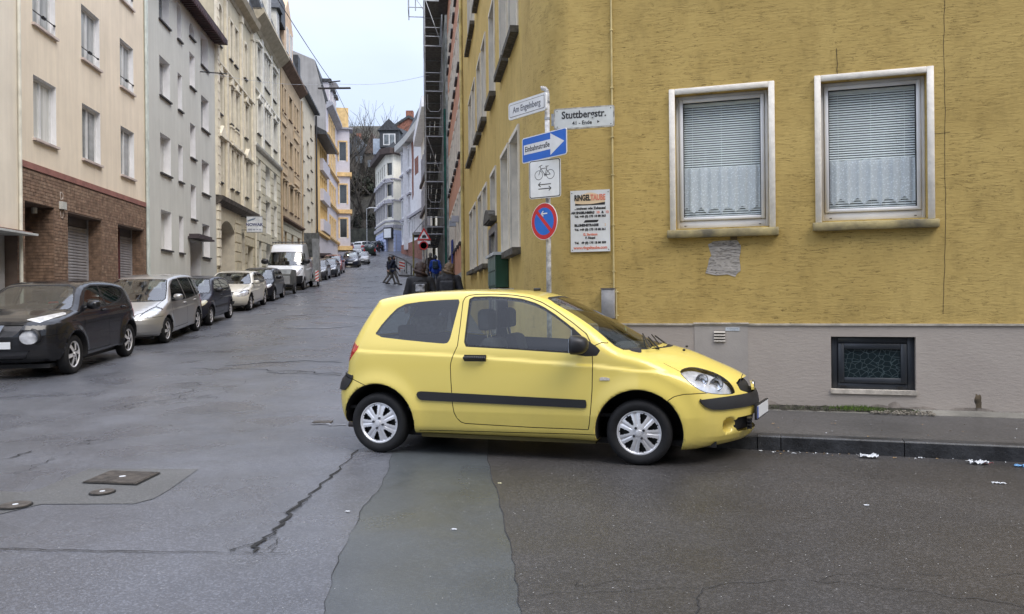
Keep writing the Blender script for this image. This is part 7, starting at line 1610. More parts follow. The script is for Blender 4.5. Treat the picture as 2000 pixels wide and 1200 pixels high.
# second set of signs beyond the car: warning triangle and disc
D_ = 40.5; p = at(827.5, 520, D_); sp2 = thing('sign_post', 'grey sign post by the scaffold with a warning triangle above a disc', 'sign post', loc=(p.x, p.y, G(D_)))
zt = at(827, 440, D_).z-G(D_); B().bar((0, 0, 0), (0, 0, zt), .06, 10).obj('pole', steel, sp2)
s = thing('warning_triangle_sign', 'red edged warning triangle on the post by the scaffold', 'road sign', mx=Matrix.Translation(at(828, 460, D_-.1)))
B().prism([(-.38, -.26), (.38, -.26), (0, .42)], 0, .03).obj('edge', sred, s); B().prism([(-.25, -.18), (.25, -.18), (0, .26)], -.006, 0).obj('panel', swhite, s); B().prism([(-.10, -.14), (.12, -.14), (.12, -.02), (.02, .04), (-.10, -.02)], -.012, -.006).obj('symbol', ink, s); B().box(-.33, .33, .0, .03, -.46, -.30).obj('plate', swhite, s)
s = thing('no_stopping_sign', 'small round red and blue sign below the warning triangle', 'road sign', mx=Matrix.Translation(at(827.5, 480, D_-.1)))
disc(.23, -.004, sred, 'red_ring'); disc(.17, -.010, sblue, 'panel'); b = B(); b.add([(x, -.012, z) for x, z in ((-.13, .10), (-.10, .13), (.13, -.10), (.10, -.13))], [(0, 1, 2, 3)]); b.obj('bar', sred, s, fix=False)
# ================================================================== overhead lamp and wires
D_ = 45; lp = at(653, 172, D_); lamp = thing('hanging_street_lamp', 'street lamp hung on wires high over the middle of the road', 'street lamp', loc=tuple(lp))
wire = mat('wire_dark', (.05, .05, .055), rough=.6)
bev(B().box(-.95, .95, -.10, .10, -.06, .02).obj('lamp_housing', mat('lamp_dark', (.06, .055, .06), rough=.5), lamp), .02, 2)
B().prism([(-.30, .02), (.30, .02), (.12, .30), (-.12, .30)], -.08, .08).obj('suspension', mat('lamp_grey', (.25, .25, .27), rough=.5), lamp); B().bar((-.35, 0, .34), (.35, 0, .40), .04).obj('wire_clamp', wire, lamp)
L8 = lambda px, py, D: at(px, py, D)
for nm, P in (('along', [L8(538, -8, 27), L8(650, 163, 45), L8(694, 252, 80)]), ('across', [L8(398, 141, 34.5), L8(652, 164, 45), L8(838, 147, 46)])):
    b = B()
    for p, q in zip(P, P[1:]):
        n_ = 8; pr = p
        for i in range(1, n_+1): t = i/n_; c = p.lerp(q, t)-Vector((0, 0, .25*math.sin(math.pi*t)*(1 if nm == 'across' else .3))); b.bar(pr, c, .016 if nm == 'along' else .009, 5); pr = c
    o = thing('overhead_wire', 'thick dark wire running along the street past the hanging lamp' if nm == 'along' else 'thin wire spanning the street from the grey house to the scaffolded side', 'wire'); b.obj('cable', wire if nm == 'along' else mat('wire_grey', (.45, .47, .5), rough=.6), o)
# ================================================================== top of the street
def facade_px(x0, D0, x1, D1, label, name='town_house'):
    a_, c_ = at(x0, 500, D0), at(x1, 500, D1); ang = math.atan2(c_.y-a_.y, c_.x-a_.x); f = Fac(a_.x, a_.y, ang, label, name=name); f.L = (c_-a_).xy.length if hasattr(c_-a_, 'xy') else math.hypot(c_.x-a_.x, c_.y-a_.y); return f
def fl(f, L): return math.hypot(*L)
creamw = mat('cream_white_render', (.86, .83, .72), rough=.85, var=.05, streak=.1); whitew = mat('white_lilac_render', (.84, .84, .85), rough=.85, var=.06, streak=.12); blueg = mat('pale_blue_render', (.52, .58, .78), rough=.85, var=.06); redb = mat('old_red_brick', (.30, .13, .09), rough=.9, var=.25, vs_=3, bump=.5, bs=20); gtrim = mat('grey_lilac_trim', (.40, .39, .42), rough=.8, var=.1); dtrim = mat('dark_roof_edge', (.07, .05, .045), rough=.8)
ch = thing('corner_house', 'cream corner house with a pale blue ground floor at the top of the street', 'house')
pts = [at(735, 500, 131), at(754.5, 500, 119.5), at(770, 500, 118.5), at(790, 500, 121)]
def face(root, a_, c_, z0, z1, ops, m, depth=.4, **k):
    ang = math.atan2(c_.y-a_.y, c_.x-a_.x); L_ = math.hypot(c_.x-a_.x, c_.y-a_.y); mx = frame_mx(a_.x, a_.y, ang); o = wall(root, L_, z0, z1, ops(L_) if callable(ops) else ops, m, sides=False, back=False, **k); o.matrix_world = mx; return o, mx, L_
for i, (a_, c_) in enumerate(zip(pts, pts[1:])):
    L_ = math.hypot(c_.x-a_.x, c_.y-a_.y)
    n_ = (5, 1, 0)[i]; xs = [L_*(j+.5)/n_ for j in range(n_)] if n_ else []; wd2 = .55
    ops = [(x-wd2, x+wd2, z, z+h_, .2) for x in xs for z, h_ in ((13.7, 1.9), (17.0, 1.8), (20.2, 1.9))]
    o, mx, _ = face(ch, a_, c_, 11.7, 23.4, ops, creamw, name='wall')
    for q in ops: w = window(ch, *q[:4], d=.18, mull=0, pane=1, fw=.05, fm=mat('dark_sash', (.10, .11, .12), rough=.5)); w.matrix_world = mx @ Matrix.Translation((q[0], .18, q[2])); 
    for q in ops:
        if q[2] < 20: t_ = B(); t_.prism([(q[0]-.5, q[3]+.25), (q[1]+.5, q[3]+.25), ((q[0]+q[1])/2, q[3]+.9)], -.35, 0); t_.box(q[0]-.2, q[0], -.1, 0, q[2]-.2, q[3]+.25); t_.box(q[1], q[1]+.2, -.1, 0, q[2]-.2, q[3]+.25); o2 = t_.obj('window_pediment', gtrim, ch); o2.matrix_world = mx
    for z, t_ in ((12.5, .5), (13.2, .25), (16.4, .22), (19.7, .2)): o2 = B().box(-.1, L_+.1, -.35 if z < 13 else -.2, 0, z-t_, z).obj('cornice', gtrim, ch); o2.matrix_world = mx
    o2 = B().box(-.2, L_+.2, -.9, 0, 23.4, 24.3).obj('eave', dtrim, ch); o2.matrix_world = mx
    gops = [(L_*.5-.9, L_*.5+.9, BOTZ, 11.0, .5)] if i == 1 else []
    o2, _, _ = face(ch, a_, c_, BOTZ, 11.7, gops, blueg, name='ground_floor_wall')
    k_ = B()
    for j in range(6): 
        for (s0, s1) in ([(0, L_*.5-.95), (L_*.5+.95, L_)] if i == 1 else [(0, L_)]): k_.box(s0+.05, s1-.05, -.08, 0, 8.3+j*.55, 8.3+j*.55+.42)
    tag(k_.obj('course', blueg, ch), kind='stuff').matrix_world = mx
    if i == 1:
        o2 = B().box(L_*.5-.9, L_*.5+.9, .4, .5, BOTZ, 11).obj('shop_door', mat('shop_door_pale', (.45, .40, .36), rough=.6), ch); o2.matrix_world = mx
        o2 = B().box(L_*.5-1.0, L_*.5+.8, -.45, -.1, 10.3, 12.1).obj('shop_sign_frame', ink, ch); o2.matrix_world = mx; o3 = B().box(L_*.5-.85, L_*.5+.65, -.47, -.44, 10.5, 11.9).obj('shop_sign_panel', swhite, ch); o3.matrix_world = mx
b = B(); inn = [Vector((p.x+2.2, p.y+4.5, 0)) for p in pts]; Z0, Z1 = 24.3, 28.2
ring0 = [(p.x, p.y-.3, Z0) for p in pts]+[(pts[3].x+4, pts[3].y+12, Z0), (pts[0].x+6, pts[0].y+10, Z0)]; cxm = sum(p[0] for p in ring0)/6; cym = sum(p[1] for p in ring0)/6
ring1 = [(x*.62+cxm*.38, y*.62+cym*.38, Z1) for x, y, _ in ring0]
b.add(ring0+ring1, [(i, (i+1) % 6, 6+(i+1) % 6, 6+i) for i in range(6)]+[tuple(range(6, 12))]); b.obj('roof', slate, ch)
p = at(762, 500, 119); d_ = thing; o = B().box(-1.5, 1.5, 0, 3, 24.6, 27.2).obj('dormer', slate, ch); o.location = (p.x, p.y+.3, 0); B().prism([(-1.8, 27.2), (1.8, 27.2), (0, 29)], -.3, 3).obj('dormer_roof', slate, o); B().box(-.95, .95, -.05, 0, 24.9, 26.7).obj('dormer_window', white_pvc, o); B().box(-.8, -.08, -.07, -.05, 25.05, 26.55).box(.08, .8, -.07, -.05, 25.05, 26.55).obj('pane', PANE[2], o)
p = at(744, 500, 124); B().box(p.x-1, p.x+1.2, p.y-.5, p.y+2, 24.3, 26.8).obj('zinc_dormer', mat('zinc_pale', (.45, .50, .56), rough=.35, metal=.4, var=.1), ch)
# brick gabled house behind
bh_ = thing('brick_gable_house', 'tall house with a red brick gable end and chimney rising behind the corner house', 'house'); A_ = lambda px, py: at(px, py, 150)
P = [A_(757, 262), A_(757, 256), A_(798, 231), A_(805, 232), A_(818, 248), A_(818, 330), A_(757, 330)]
B().prism([(p.x, p.z) for p in P], 150, 150.4).obj('gable_wall', redb, bh_); B().prism([(P[1].x-.6, P[1].z), (P[2].x, P[2].z+.5), (P[4].x+2, P[4].z+.3), (P[4].x+2, P[4].z-.3), (P[2].x, P[2].z), (P[1].x-.6, P[1].z-.5)], 149.7, 165).obj('roof', slate, bh_)
c = A_(799, 228); B().box(c.x-.7, c.x+.7, 150.5, 152, c.z-3, c.z+1.3).obj('chimney', redb, bh_)
q0, q1 = A_(733, 290), A_(757, 262); B().prism([(q0.x, q0.z-1), (q1.x, q1.z+1), (q1.x, q1.z-16), (q0.x+1, q0.z-14)], 150.5, 152).obj('side_roof', slate, bh_)
B().box(P[0].x, P[4].x, 150.5, 165, 8, P[5].z).obj('wall', redb, bh_)
# white house with bare brick patches
wh = thing('white_house', 'white stucco house with bare brick strips and a red brick base', 'house')
pw_ = [at(785, 500, 113), at(805, 500, 106), at(836, 500, 94)]
for i, (a_, c_) in enumerate(zip(pw_, pw_[1:])):
    L_ = math.hypot(c_.x-a_.x, c_.y-a_.y); xs = [L_*(j+.5)/3 for j in range(3)] if i == 0 else [L_*(j+.5)/6 for j in range(6)]
    rowz = ((19.6, 2.4), (16.3, 2.4), (13.0, 2.3), (9.6, 2.2)) if i == 0 else ((9.9, 2.1),)
    ops = [(x-.5, x+.5, z, z+h_, .2) for x in xs for z, h_ in rowz]
    o, mx, _ = face(wh, a_, c_, BOTZ, 23.0, ops, whitew)
    for q in ops: w = window(wh, *q[:4], d=.18, mull=0, pane=2, fw=.08); w.matrix_world = mx @ Matrix.Translation((q[0], .18, q[2])); o2 = surround(wh, *q[:4], whitew, w=.2, out=.12, ped='flat'); o2.matrix_world = mx
    for z, t_ in ((12.6, .35), (15.8, .25), (19.0, .25)): 
        if i == 0 or z < 15: o2 = B().box(-.05, L_+.05, -.3, 0, z-t_, z).obj('cornice', gtrim, wh); o2.matrix_world = mx
    o2 = B().box(-.3, L_+.3, -.9, .4, 22.6, 23.5).obj('eave', mat('pale_eave', (.55, .54, .50), rough=.7), wh); o2.matrix_world = mx
    o2 = B().box(0, L_, -.10, 0, BOTZ, 8.9).obj('brick_base', redb, wh); o2.matrix_world = mx
    if i == 1:
        o2 = B().prism([(.3, 22.5), (2.0, 22.5), (2.3, 20), (1.9, 17), (1.9, 15.2), (.9, 14.6), (.5, 17), (.7, 20)], -.03, 0).obj('bare_brick', redb, wh); o2.matrix_world = mx
        o2 = B().prism([(3.0, 19.8), (6.0, 19.8), (6.0, 17.6), (3.2, 17.6)], -.03, 0).obj('bare_brick', redb, wh); o2.matrix_world = mx
b = B(); r0 = [pw_[0], pw_[1], pw_[2], Vector((pw_[2].x+9, pw_[2].y+4, 0)), Vector((pw_[0].x+10, pw_[0].y+5, 0))]; cx_ = sum(p.x for p in r0)/5; cy_ = sum(p.y for p in r0)/5
b.add([(p.x, p.y, 23.5) for p in r0]+[(cx_-3, cy_+2, 28.5), (cx_+3, cy_-3, 28.5)], [(0, 1, 5), (1, 2, 6, 5), (2, 3, 6), (3, 4, 5, 6), (4, 0, 5)]); b.obj('roof', slate, wh)
B().box(pw_[0].x+1, pw_[2].x+8, 108, 122, 8, 23.3).obj('rear_wall', whitew, wh)
# narrow cream house between white house and scaffold
nh = thing('narrow_house', 'narrow cream fronted house partly behind the scaffold', 'house'); a_, c_ = at(824.5, 500, 91), at(845, 500, 72)
L_ = math.hypot(c_.x-a_.x, c_.y-a_.y); ops = [(x, x+1.1, z, z+2.2, .2) for x in (1.5, 4.5, 8, 11.5, 15) for z in (7.6, 11.2, 14.8)]
o, mx, _ = face(nh, a_, c_, BOTZ, 19.2, ops, creamw)
for q in ops: w = window(nh, *q[:4], d=.18, mull=0, pane=2, fw=.08); w.matrix_world = mx @ Matrix.Translation((q[0], .18, q[2])); o2 = surround(nh, *q[:4], gtrim, w=.18, out=.1); o2.matrix_world = mx
for z in (10.9, 14.4, 7.2): o2 = B().box(0, L_, -.25, 0, z-.3, z).obj('cornice', dtrim, nh); o2.matrix_world = mx
o2 = B().box(-.4, L_, -.9, .3, 19.2, 20.2).obj('eave', whitew, nh); o2.matrix_world = mx; o2 = B().box(0, L_, .3, 9, BOTZ, 19.3).obj('rear_wall', creamw, nh); o2.matrix_world = mx; o2 = B().prism([(-.5, 20.2), (4, 23), (9, 20.2)], 0, L_, axis='x').obj('roof', slate, nh); o2.matrix_world = mx
o2 = B().box(0, .3, .3, 8, BOTZ, 19.3).obj('side_wall', mat('brick_orange_patch', (.42, .20, .11), rough=.9), nh); o2.matrix_world = mx
# filler block closing the left side of the far bend
lb = thing('old_villa', 'old stone villa with steep dark roofs among the trees on the hill', 'house'); A2 = lambda px, py, D=178: at(px, py, D)
def vbox(x0, x1, y0, y1, m, nm, D=178, dep=10):
    p, q = A2(x0, y0, D), A2(x1, y1, D); return B().box(p.x, q.x, D, D+dep, q.z, p.z).obj(nm, m, lb)
stone_v = mat('villa_stone', (.13, .115, .095), rough=.9, var=.25, vs_=.6); vbox(680, 712, 305, 420, stone_v, 'wall'); vbox(712, 740, 300, 430, stone_v, 'wing', D=176)
p, q = A2(678, 305), A2(714, 305); B().prism([(p.x, p.z), (q.x, q.z), (q.x-1.5, q.z+4.5), (p.x+1.2, p.z+4.5)], 177.5, 188).obj('roof', slate, lb)
p, q = A2(712, 300, 176), A2(742, 300, 176); B().prism([(p.x, p.z), (q.x, q.z), ((p.x+q.x)/2, q.z+4.8)], 175.5, 186).obj('gable_roof', mat('roof_brown', (.10, .07, .055), rough=.8, var=.3), lb)
for i, (x, y) in enumerate(((700, 291), (698, 312), (706, 312), (698, 345), (706, 345), (722, 320), (730, 320))):
    p = A2(x, y, 177.3 if x < 711 else 175.3); B().box(p.x-.42, p.x+.42, p.y-.1, p.y+.1, p.z-.8, p.z+.8).obj('window', mat('villa_window', (.16, .18, .20), rough=.2, var=.2), lb)
c = A2(697, 262); B().box(c.x-.5, c.x+.5, 180, 181, c.z-4, c.z+.6).obj('chimney', redb, lb)
# hill
b = B(); XS = list(range(-150, 61, 6)); YS = list(range(132, 261, 6))
def hz_(x, y): 
    t = max(0, y-140-max(0, (x+32))*.9); return G(y)-.6+min(t*.52, 36+t*.05)*(1 if x < 0 else max(0, 1-x/60))+1.2*mnoise.noise(Vector((x*.06, y*.06, 0)))*min(1, t/10)
vs = [(x, y, hz_(x, y)) for y in YS for x in XS]; n_ = len(XS); b.add(vs, [(j*n_+i, j*n_+i+1, (j+1)*n_+i+1, (j+1)*n_+i) for j in range(len(YS)-1) for i in range(n_-1)])
tag(b.obj('hillside', mat('leaf_litter', (.065, .060, .045), rough=.95, var=.35, vs_=.15, bump=1, bs=2), smooth=True, fix=False), kind='structure')
# retaining wall at the foot of the hill, along the bend
rw_ = thing('retaining_wall', 'dark mossy retaining wall at the foot of the hill behind the far cars', 'wall'); a_, c_ = at(640, 500, 140), at(742, 500, 134); ang = math.atan2(c_.y-a_.y, c_.x-a_.x)
o = B().box(0, math.hypot(c_.x-a_.x, c_.y-a_.y)+6, 0, 1.2, 8, 13.5).obj('wall', mat('mossy_wall', (.055, .055, .040), rough=.95, var=.4, vs_=.8, bump=1, bs=4), rw_); o.matrix_world = frame_mx(a_.x, a_.y, ang)
# ---- bare trees
bark = mat('bark_dark', (.055, .048, .040), rough=.95, var=.3, vs_=3); twigm = mat('twigs', (.075, .066, .055), rough=.95, var=.3)
def bare_tree(seed, h=14., depth=6):
    rnd = random.Random(seed); tr, tw = B(), B()
    def grow(p, d, L, r, k):
        n = 2 if k > 2 else 1; q = p
        for i in range(n):
            d = (d+Vector((rnd.uniform(-.14, .14), rnd.uniform(-.14, .14), .06))).normalized(); q2 = q+d*L/n; (tr if k < 3 else tw).bar(q, q2, r*(1-.22*i/n), 5 if k < 3 else 3, r2=r*(1-.22*(i+1)/n)); q = q2
        if k >= depth: return
        for i in range(rnd.choice((2, 3, 3)) if k < 5 else 2):
            a_ = rnd.uniform(.28, .75); ph = rnd.uniform(0, 6.283); u = d.orthogonal().normalized(); w = d.cross(u); nd = (d*math.cos(a_)+(u*math.cos(ph)+w*math.sin(ph))*math.sin(a_)); nd.z += .12
            grow(q, nd.normalized(), L*rnd.uniform(.66, .86), r*rnd.uniform(.52, .68), k+1)
    grow(Vector((0, 0, 0)), Vector((0, 0, 1)), h*.27, h*.020, 0); return tr.mesh('trunk', bark, fix=False), tw.mesh('crown', twigm, fix=False)
BT = [bare_tree(s_, 14.) for s_ in (3, 8, 15, 21)]
def put_tree(x, y, s_, k, label, group='bare trees on the hill', z=None):
    t = thing('bare_tree', label, 'tree', loc=(x, y, (hz_(x, y)-.2) if z is None else z), rz=random.uniform(0, 6.28), group=group); t.scale = (s_, s_, s_)
    inst('trunk', BT[k][0], t); inst('crown', BT[k][1], t); return t
def tpx(px, D): return at(px, 500, D).x
put_tree(tpx(714, 150), 150, 1.95, 0, 'large bare tree with a spreading crown standing out against the sky above the villa', z=9.0)
put_tree(tpx(742, 158), 158, 1.45, 1, 'bare tree right behind the cream corner house, beside the largest tree', z=14)
for i in range(64):
    x, y = random.uniform(-62, -6), random.uniform(143, 200)
    put_tree(x, y, random.uniform(.5, .95)*(1 if y < 170 else .6), i % 4, 'leafless tree in the dense wood on the dark hillside')
# evergreen scrub that darkens the slope
def leafball(seed, n=900, r=1.):
    rnd = random.Random(seed); b = B()
    for i in range(n):
        v = Vector((rnd.gauss(0, 1), rnd.gauss(0, 1), rnd.gauss(0, .8))).normalized()*r*(rnd.random()**.35); v.z = abs(v.z)*.9; n1 = Vector((rnd.uniform(-1, 1), rnd.uniform(-1, 1), rnd.uniform(-1, 1))).normalized(); u = n1.orthogonal().normalized()*r*.075; w = n1.cross(u)*1.
        b.add([v-u, v+w, v+u, v-w], [(0, 1, 2, 3)])
    return b
ivy = mat('ivy_green_dark', (.030, .038, .022), rough=.8, var=.5, vs_=1.5); scr = mat('scrub_brown', (.055, .048, .034), rough=.9, var=.4, vs_=1.)
LB = [leafball(s_).mesh('foliage', m, fix=False) for s_, m in ((1, ivy), (2, scr), (3, ivy))]
for i in range(70):
    x, y = random.uniform(-60, -8), random.uniform(141, 200); s_ = random.uniform(1.8, 4.2); k = i % 3
    t = thing('evergreen_shrub' if k != 1 else 'brown_shrub', 'dark evergreen shrub in the undergrowth of the hillside wood' if k != 1 else 'brown winter shrub in the undergrowth of the hillside wood', 'shrub', loc=(x, y, hz_(x, y)-.3), rz=random.uniform(0, 6), group='shrubs on the hillside' if k != 1 else 'brown shrubs on the hillside'); t.scale = (s_, s_, s_*random.uniform(.8, 1.4)); inst('foliage', LB[k], t)
# conifer showing above the yellow roofs
cf = thing('conifer', 'dark conifer showing above the roof of the yellow attic', 'tree', loc=(tpx(664, 150), 150, 12)); cf.scale = (.78, .78, .78); ct = B(); ct.bar((0, 0, 0), (0, 0, 32), .3, 6, r2=.05); ct.obj('trunk', bark, cf); b = B(); rnd = random.Random(5)
for i in range(3200):
    z = 14+18*rnd.random(); r = (33-z)*.16*rnd.random()**.5+.1; a_ = rnd.uniform(0, 6.283); v = Vector((r*math.cos(a_), r*math.sin(a_), z-r*.3)); d = Vector((math.cos(a_), math.sin(a_), -.3))*.5; s__ = Vector((-math.sin(a_), math.cos(a_), 0))*.14; b.add([v-s__, v+s__, v+d], [(0, 1, 2)])
b.obj('crown', mat('conifer_green', (.030, .045, .035), rough=.8, var=.3), cf, fix=False)
# street lamp at the bend
p = at(717, 500, 112); sl = thing('street_lamp', 'tall thin street lamp with a long arm at the bend near the corner house', 'street lamp', loc=(p.x, p.y, G(112)))
hh = at(720, 408, 112).z-G(112); B().bar((0, 0, 0), (0, 0, hh), .09, 8, r2=.05).obj('pole', steel, sl); B().bar((0, 0, hh), (1.2, 0, hh+.15), .04).obj('arm', steel, sl); B().box(.3, 1.5, -.12, .12, hh+.08, hh+.22).obj('lantern', swhite, sl)
p = at(678, 500, 106); s = thing('direction_sign', 'small white sign board on a post at the left kerb of the far bend', 'road sign', loc=(p.x, p.y, G(106))); B().bar((0, 0, 0), (0, 0, 1.5), .04).obj('pole', steel, s); B().box(-.75, .75, -.05, 0, .8, 1.5).obj('panel', swhite, s); B().prism([(-.35, 1.6), (.35, 1.6), (0, 2.2)], -.05, 0).obj('triangle', steel, s)
# ---- crossing with rail and marker on the right
rt = thing('barrier_rail', 'dark curved handrail beside the pavement beyond the crossing pedestrians', 'railing'); P = [at(760, 497, 78), at(775, 502, 70), at(790, 508, 64), at(803, 517, 58), at(811, 527, 54)]
b = B().path(P, .06, 6); b.obj('rail', wire, rt); b = B()
for q in P[1:-1]: b.bar((q.x, q.y, G(q.y)-.1), tuple(q), .04)
b.obj('posts', wire, rt)
mk = thing('marker_post', 'short red and white striped marker board on a post at the right kerb', 'bollard', loc=(at(788, 515, 62).x, 62, G(62))); B().bar((.25, 0, 0), (.25, 0, 1.25), .06).obj('pole', steel, mk); pn = B().box(-.35, .1, -.05, 0, .45, 1.15).obj('panel', rw, mk); B().bar((-.12, 0, 0), (-.12, 0, .5), .03).obj('leg', steel, mk)
b = B()
for i in range(3): z = .52+i*.24; b.add([(-.35, -.053, z), (.1, -.053, z-.12 if i else z), (.1, -.053, z+.0), (-.35, -.053, z+.12)], [(0, 1, 2, 3)])
b.obj('stripe', rr_, pn, fix=False)
isl = [tuple(at(x, y, D).xy) for x, y, D in ((776, 0, 60), (842, 0, 60), (842, 0, 90), (752, 0, 90))]
flat_b = B(); q = [(x, y, G(y)+.10) for x, y in isl]; 
b = B(); P4 = [at(774, 0, 60).xy, at(812, 0, 58).xy, at(826, 0, 58).xy, at(833, 0, 85).xy, at(790, 0, 100).xy, at(757, 0, 100).xy]
vs = [(p[0], p[1], G(p[1])+.12) for p in P4]+[(p[0], p[1], G(p[1])-.1) for p in P4]; b.add(vs, [tuple(range(6))]+[(i, (i+1) % 6, 6+(i+1) % 6, 6+i) for i in range(6)]); o = b.obj('far_pavement', MATS['pavement']); tag(o, kind='structure')
# ================================================================== people
def capsules(C, k=.035):
    A = [(np.array(a_, float), np.array(b_, float), r1, r2) for a_, b_, r1, r2 in C]
    def F(x, y, z):
        d = np.full(np.shape(x), 9.)
        for a_, b_, r1, r2 in A:
            e_ = b_-a_; L2 = float(e_@e_)+1e-9; t = np.clip(((x-a_[0])*e_[0]+(y-a_[1])*e_[1]+(z-a_[2])*e_[2])/L2, 0, 1)
            q = np.sqrt((x-a_[0]-t*e_[0])**2+(y-a_[1]-t*e_[1])**2+(z-a_[2]-t*e_[2])**2)-(r1+(r2-r1)*t); d = -smax(-d, -q, k)
        return d
    return F
def blob(C, name, m, parent, vx=.03, k=.035, pad=.08):
    P = np.array([c[0] for c in C]+[c[1] for c in C]); r = max(max(c[2], c[3]) for c in C)+pad; lo, hi = P.min(0)-r, P.max(0)+r
    F = capsules(C, k); V, T = surface(F, tuple(zip(lo, hi)), vx); me = bpy.data.meshes.new(name); me.from_pydata(V.tolist(), [], T.tolist()); me.materials.append(m); me.polygons.foreach_set('use_smooth', [True]*len(me.polygons))
    me.normals_split_custom_set_from_vertices(grad(F, V).tolist()); return link(bpy.data.objects.new(name, me), parent)
skin = mat('skin', (.50, .30, .22), rough=.6, var=.06); shoe = mat('shoe_dark', (.02, .02, .022), rough=.6); eye_m = mat('eye_dark', (.02, .015, .012), rough=.2)
HAND = None
def hand(parent, p, m=skin):
    global HAND
    if HAND is None:
        C = [((0, 0, 0), (0, .0, -.075), .030, .033)]
        for i, (x, L_) in enumerate(((-.027, .068), (-.009, .076), (.010, .070), (.027, .054))): C += [((x, 0, -.07), (x*1.1, .008, -.07-L_*.5), .010, .009), ((x*1.1, .008, -.07-L_*.5), (x*1.1, .030, -.07-L_), .009, .007)]
        C += [((-.025, .005, -.02), (-.050, .022, -.055), .012, .011), ((-.05, .022, -.055), (-.048, .038, -.085), .011, .008)]
        o = blob(C, 'hand', m, None, .006, .006, .02); HAND = o.data; bpy.data.objects.remove(o)
    return inst('hand', HAND, parent, p)
def person(label, x, y, rz, h=1.75, z=None, jacket=(.02, .02, .024), legs=(.03, .035, .06), hair=(.05, .03, .02), stride=.22, hood=False, bulk=1., jl=.86, arms=.12, hairlen='short', cap=None, group=None, vx=.028, beard=False, skirt=0.):
    s = h/1.75; root = thing('person', label, 'person', loc=(x, y, G(y) if z is None else z), rz=rz, group=group); root.scale = (s, s, s)
    hipz, shz = .92, 1.43; k = bulk; sw = .19
    hips = {-1: Vector((-.09, 0, hipz)), 1: Vector((.09, 0, hipz))}; J = {}
    for q in (-1, 1):
        st = stride*q; knee = Vector((q*.095, st*.45+.04, .50)); foot = Vector((q*.10, st*1.0-(.05 if st < 0 else 0), .09+(.05 if st < 0 else 0))); J[q] = (hips[q], knee, foot)
    A = {}
    for q in (-1, 1):
        sh_ = Vector((q*sw, 0, shz-.02)); sa = -arms*q; el = Vector((q*(sw+.07*k), sa*.7-.02, 1.15)); wr = Vector((q*(sw+.08*k), sa*1.6+.06, .91)); A[q] = (sh_, el, wr)
    C = [((0, 0, .95), (0, .0, 1.12), .135, .125), ((0, 0, 1.12), (0, -.01, 1.36), .13, .15), ((-.13, 0, 1.38), (.13, 0, 1.38), .085, .085), ((0, -.005, 1.42), (0, .015, 1.53), .058, .055), ((0, .02, 1.62), (0, .035, 1.66), .088, .088), ((0, .06, 1.57), (0, .075, 1.59), .05, .055), ((0, .125, 1.62), (0, .135, 1.605), .012, .014), ((-.088, .02, 1.60), (-.09, .02, 1.63), .016, .016), ((.088, .02, 1.60), (.09, .02, 1.63), .016, .016)]
    for q in (-1, 1):
        hp, kn, ft = J[q]; C += [(hp, kn, .085, .055), (kn, ft, .052, .036), (ft+Vector((0, -.03, -.04)), ft+Vector((0, .15, -.055)), .034, .028)]
        sh_, el, wr = A[q]; C += [(sh_, el, .055, .042), (el, wr, .040, .028)]
    blob(C, 'body', skin, root, vx, .03)
    jm = mat('jacket_%d_%d_%d' % tuple(int(c*999) for c in jacket), jacket, rough=.75, var=.25, vs_=6, bump=.5, bs=18); lm = mat('trousers_%d_%d_%d' % tuple(int(c*999) for c in legs), legs, rough=.85, var=.25, vs_=6, bump=.4, bs=18); hm_ = mat('hair_%d_%d_%d' % tuple(int(c*999) for c in hair), hair, rough=.6, var=.3, vs_=25, bump=.8, bs=60)
    JC = [((0, 0, jl), (0, 0, 1.1), .165*k, .155*k), ((0, 0, 1.1), (0, -.01, 1.34), .155*k, .170*k), ((-.13, 0, 1.39), (.13, 0, 1.39), .095*k, .095*k), ((0, 0, 1.44), (0, 0, 1.49), .085, .075), ((-.07, 0, jl), (.07, 0, jl), .14*k, .14*k)]
    for q in (-1, 1): sh_, el, wr = A[q]; JC += [(sh_, el, .078*k, .064*k), (el, el.lerp(wr, .93), .062*k, .048*k)]
    if hood: JC += [((-.05, -.07, 1.50), (.05, -.07, 1.50), .07, .07)]
    blob(JC, 'jacket', jm, root, vx, .04)
    LC = []
    for q in (-1, 1): hp, kn, ft = J[q]; LC += [(hp, kn, .105, .075), (kn, ft, .070, .060)]
    LC += [((-.07, 0, .93), (.07, 0, .93), .12, .12)]; blob(LC, 'trousers', lm, root, vx, .03)
    for q in (-1, 1): ft = J[q][2]; blob([(ft+Vector((0, -.035, -.035)), ft+Vector((0, .16, -.05)), .048, .042)], 'shoe', shoe, root, .02, .02)
    for q in (-1, 1): hand(root, A[q][2]+Vector((0, 0, -.01)))
    HC = [((0, .0, 1.655), (0, .015, 1.69), .102, .095), ((0, -.03, 1.60), (0, -.03, 1.66), .092, .09)]
    if hairlen == 'long': HC += [((0, -.05, 1.60), (0, -.075, 1.42), .10, .09), ((-.06, -.04, 1.6), (-.09, -.05, 1.44), .06, .05), ((.06, -.04, 1.6), (.09, -.05, 1.44), .06, .05)]
    if hairlen == 'curly': HC = [((0, -.01, 1.66), (0, 0, 1.69), .108, .10), ((0, -.04, 1.60), (0, -.05, 1.52), .10, .09)]+[((.09*math.cos(i*2.4), -.03+.07*math.sin(i*2.4), 1.52+.03*(i % 7)), (.10*math.cos(i*2.4), -.03+.08*math.sin(i*2.4), 1.51+.03*(i % 7)), .03, .025) for i in range(14)]+[((.12*math.cos(i*2.4)*(1.05-.25*((i*.618) % 1)**3), -.02+.115*math.sin(i*2.4)*(1.05-.25*((i*.618) % 1)**3), 1.50+.25*((i*.618) % 1)), (.12*math.cos(i*2.4+.2), -.02+.11*math.sin(i*2.4+.2), 1.48+.25*((i*.618) % 1)), .022, .016) for i in range(46)]
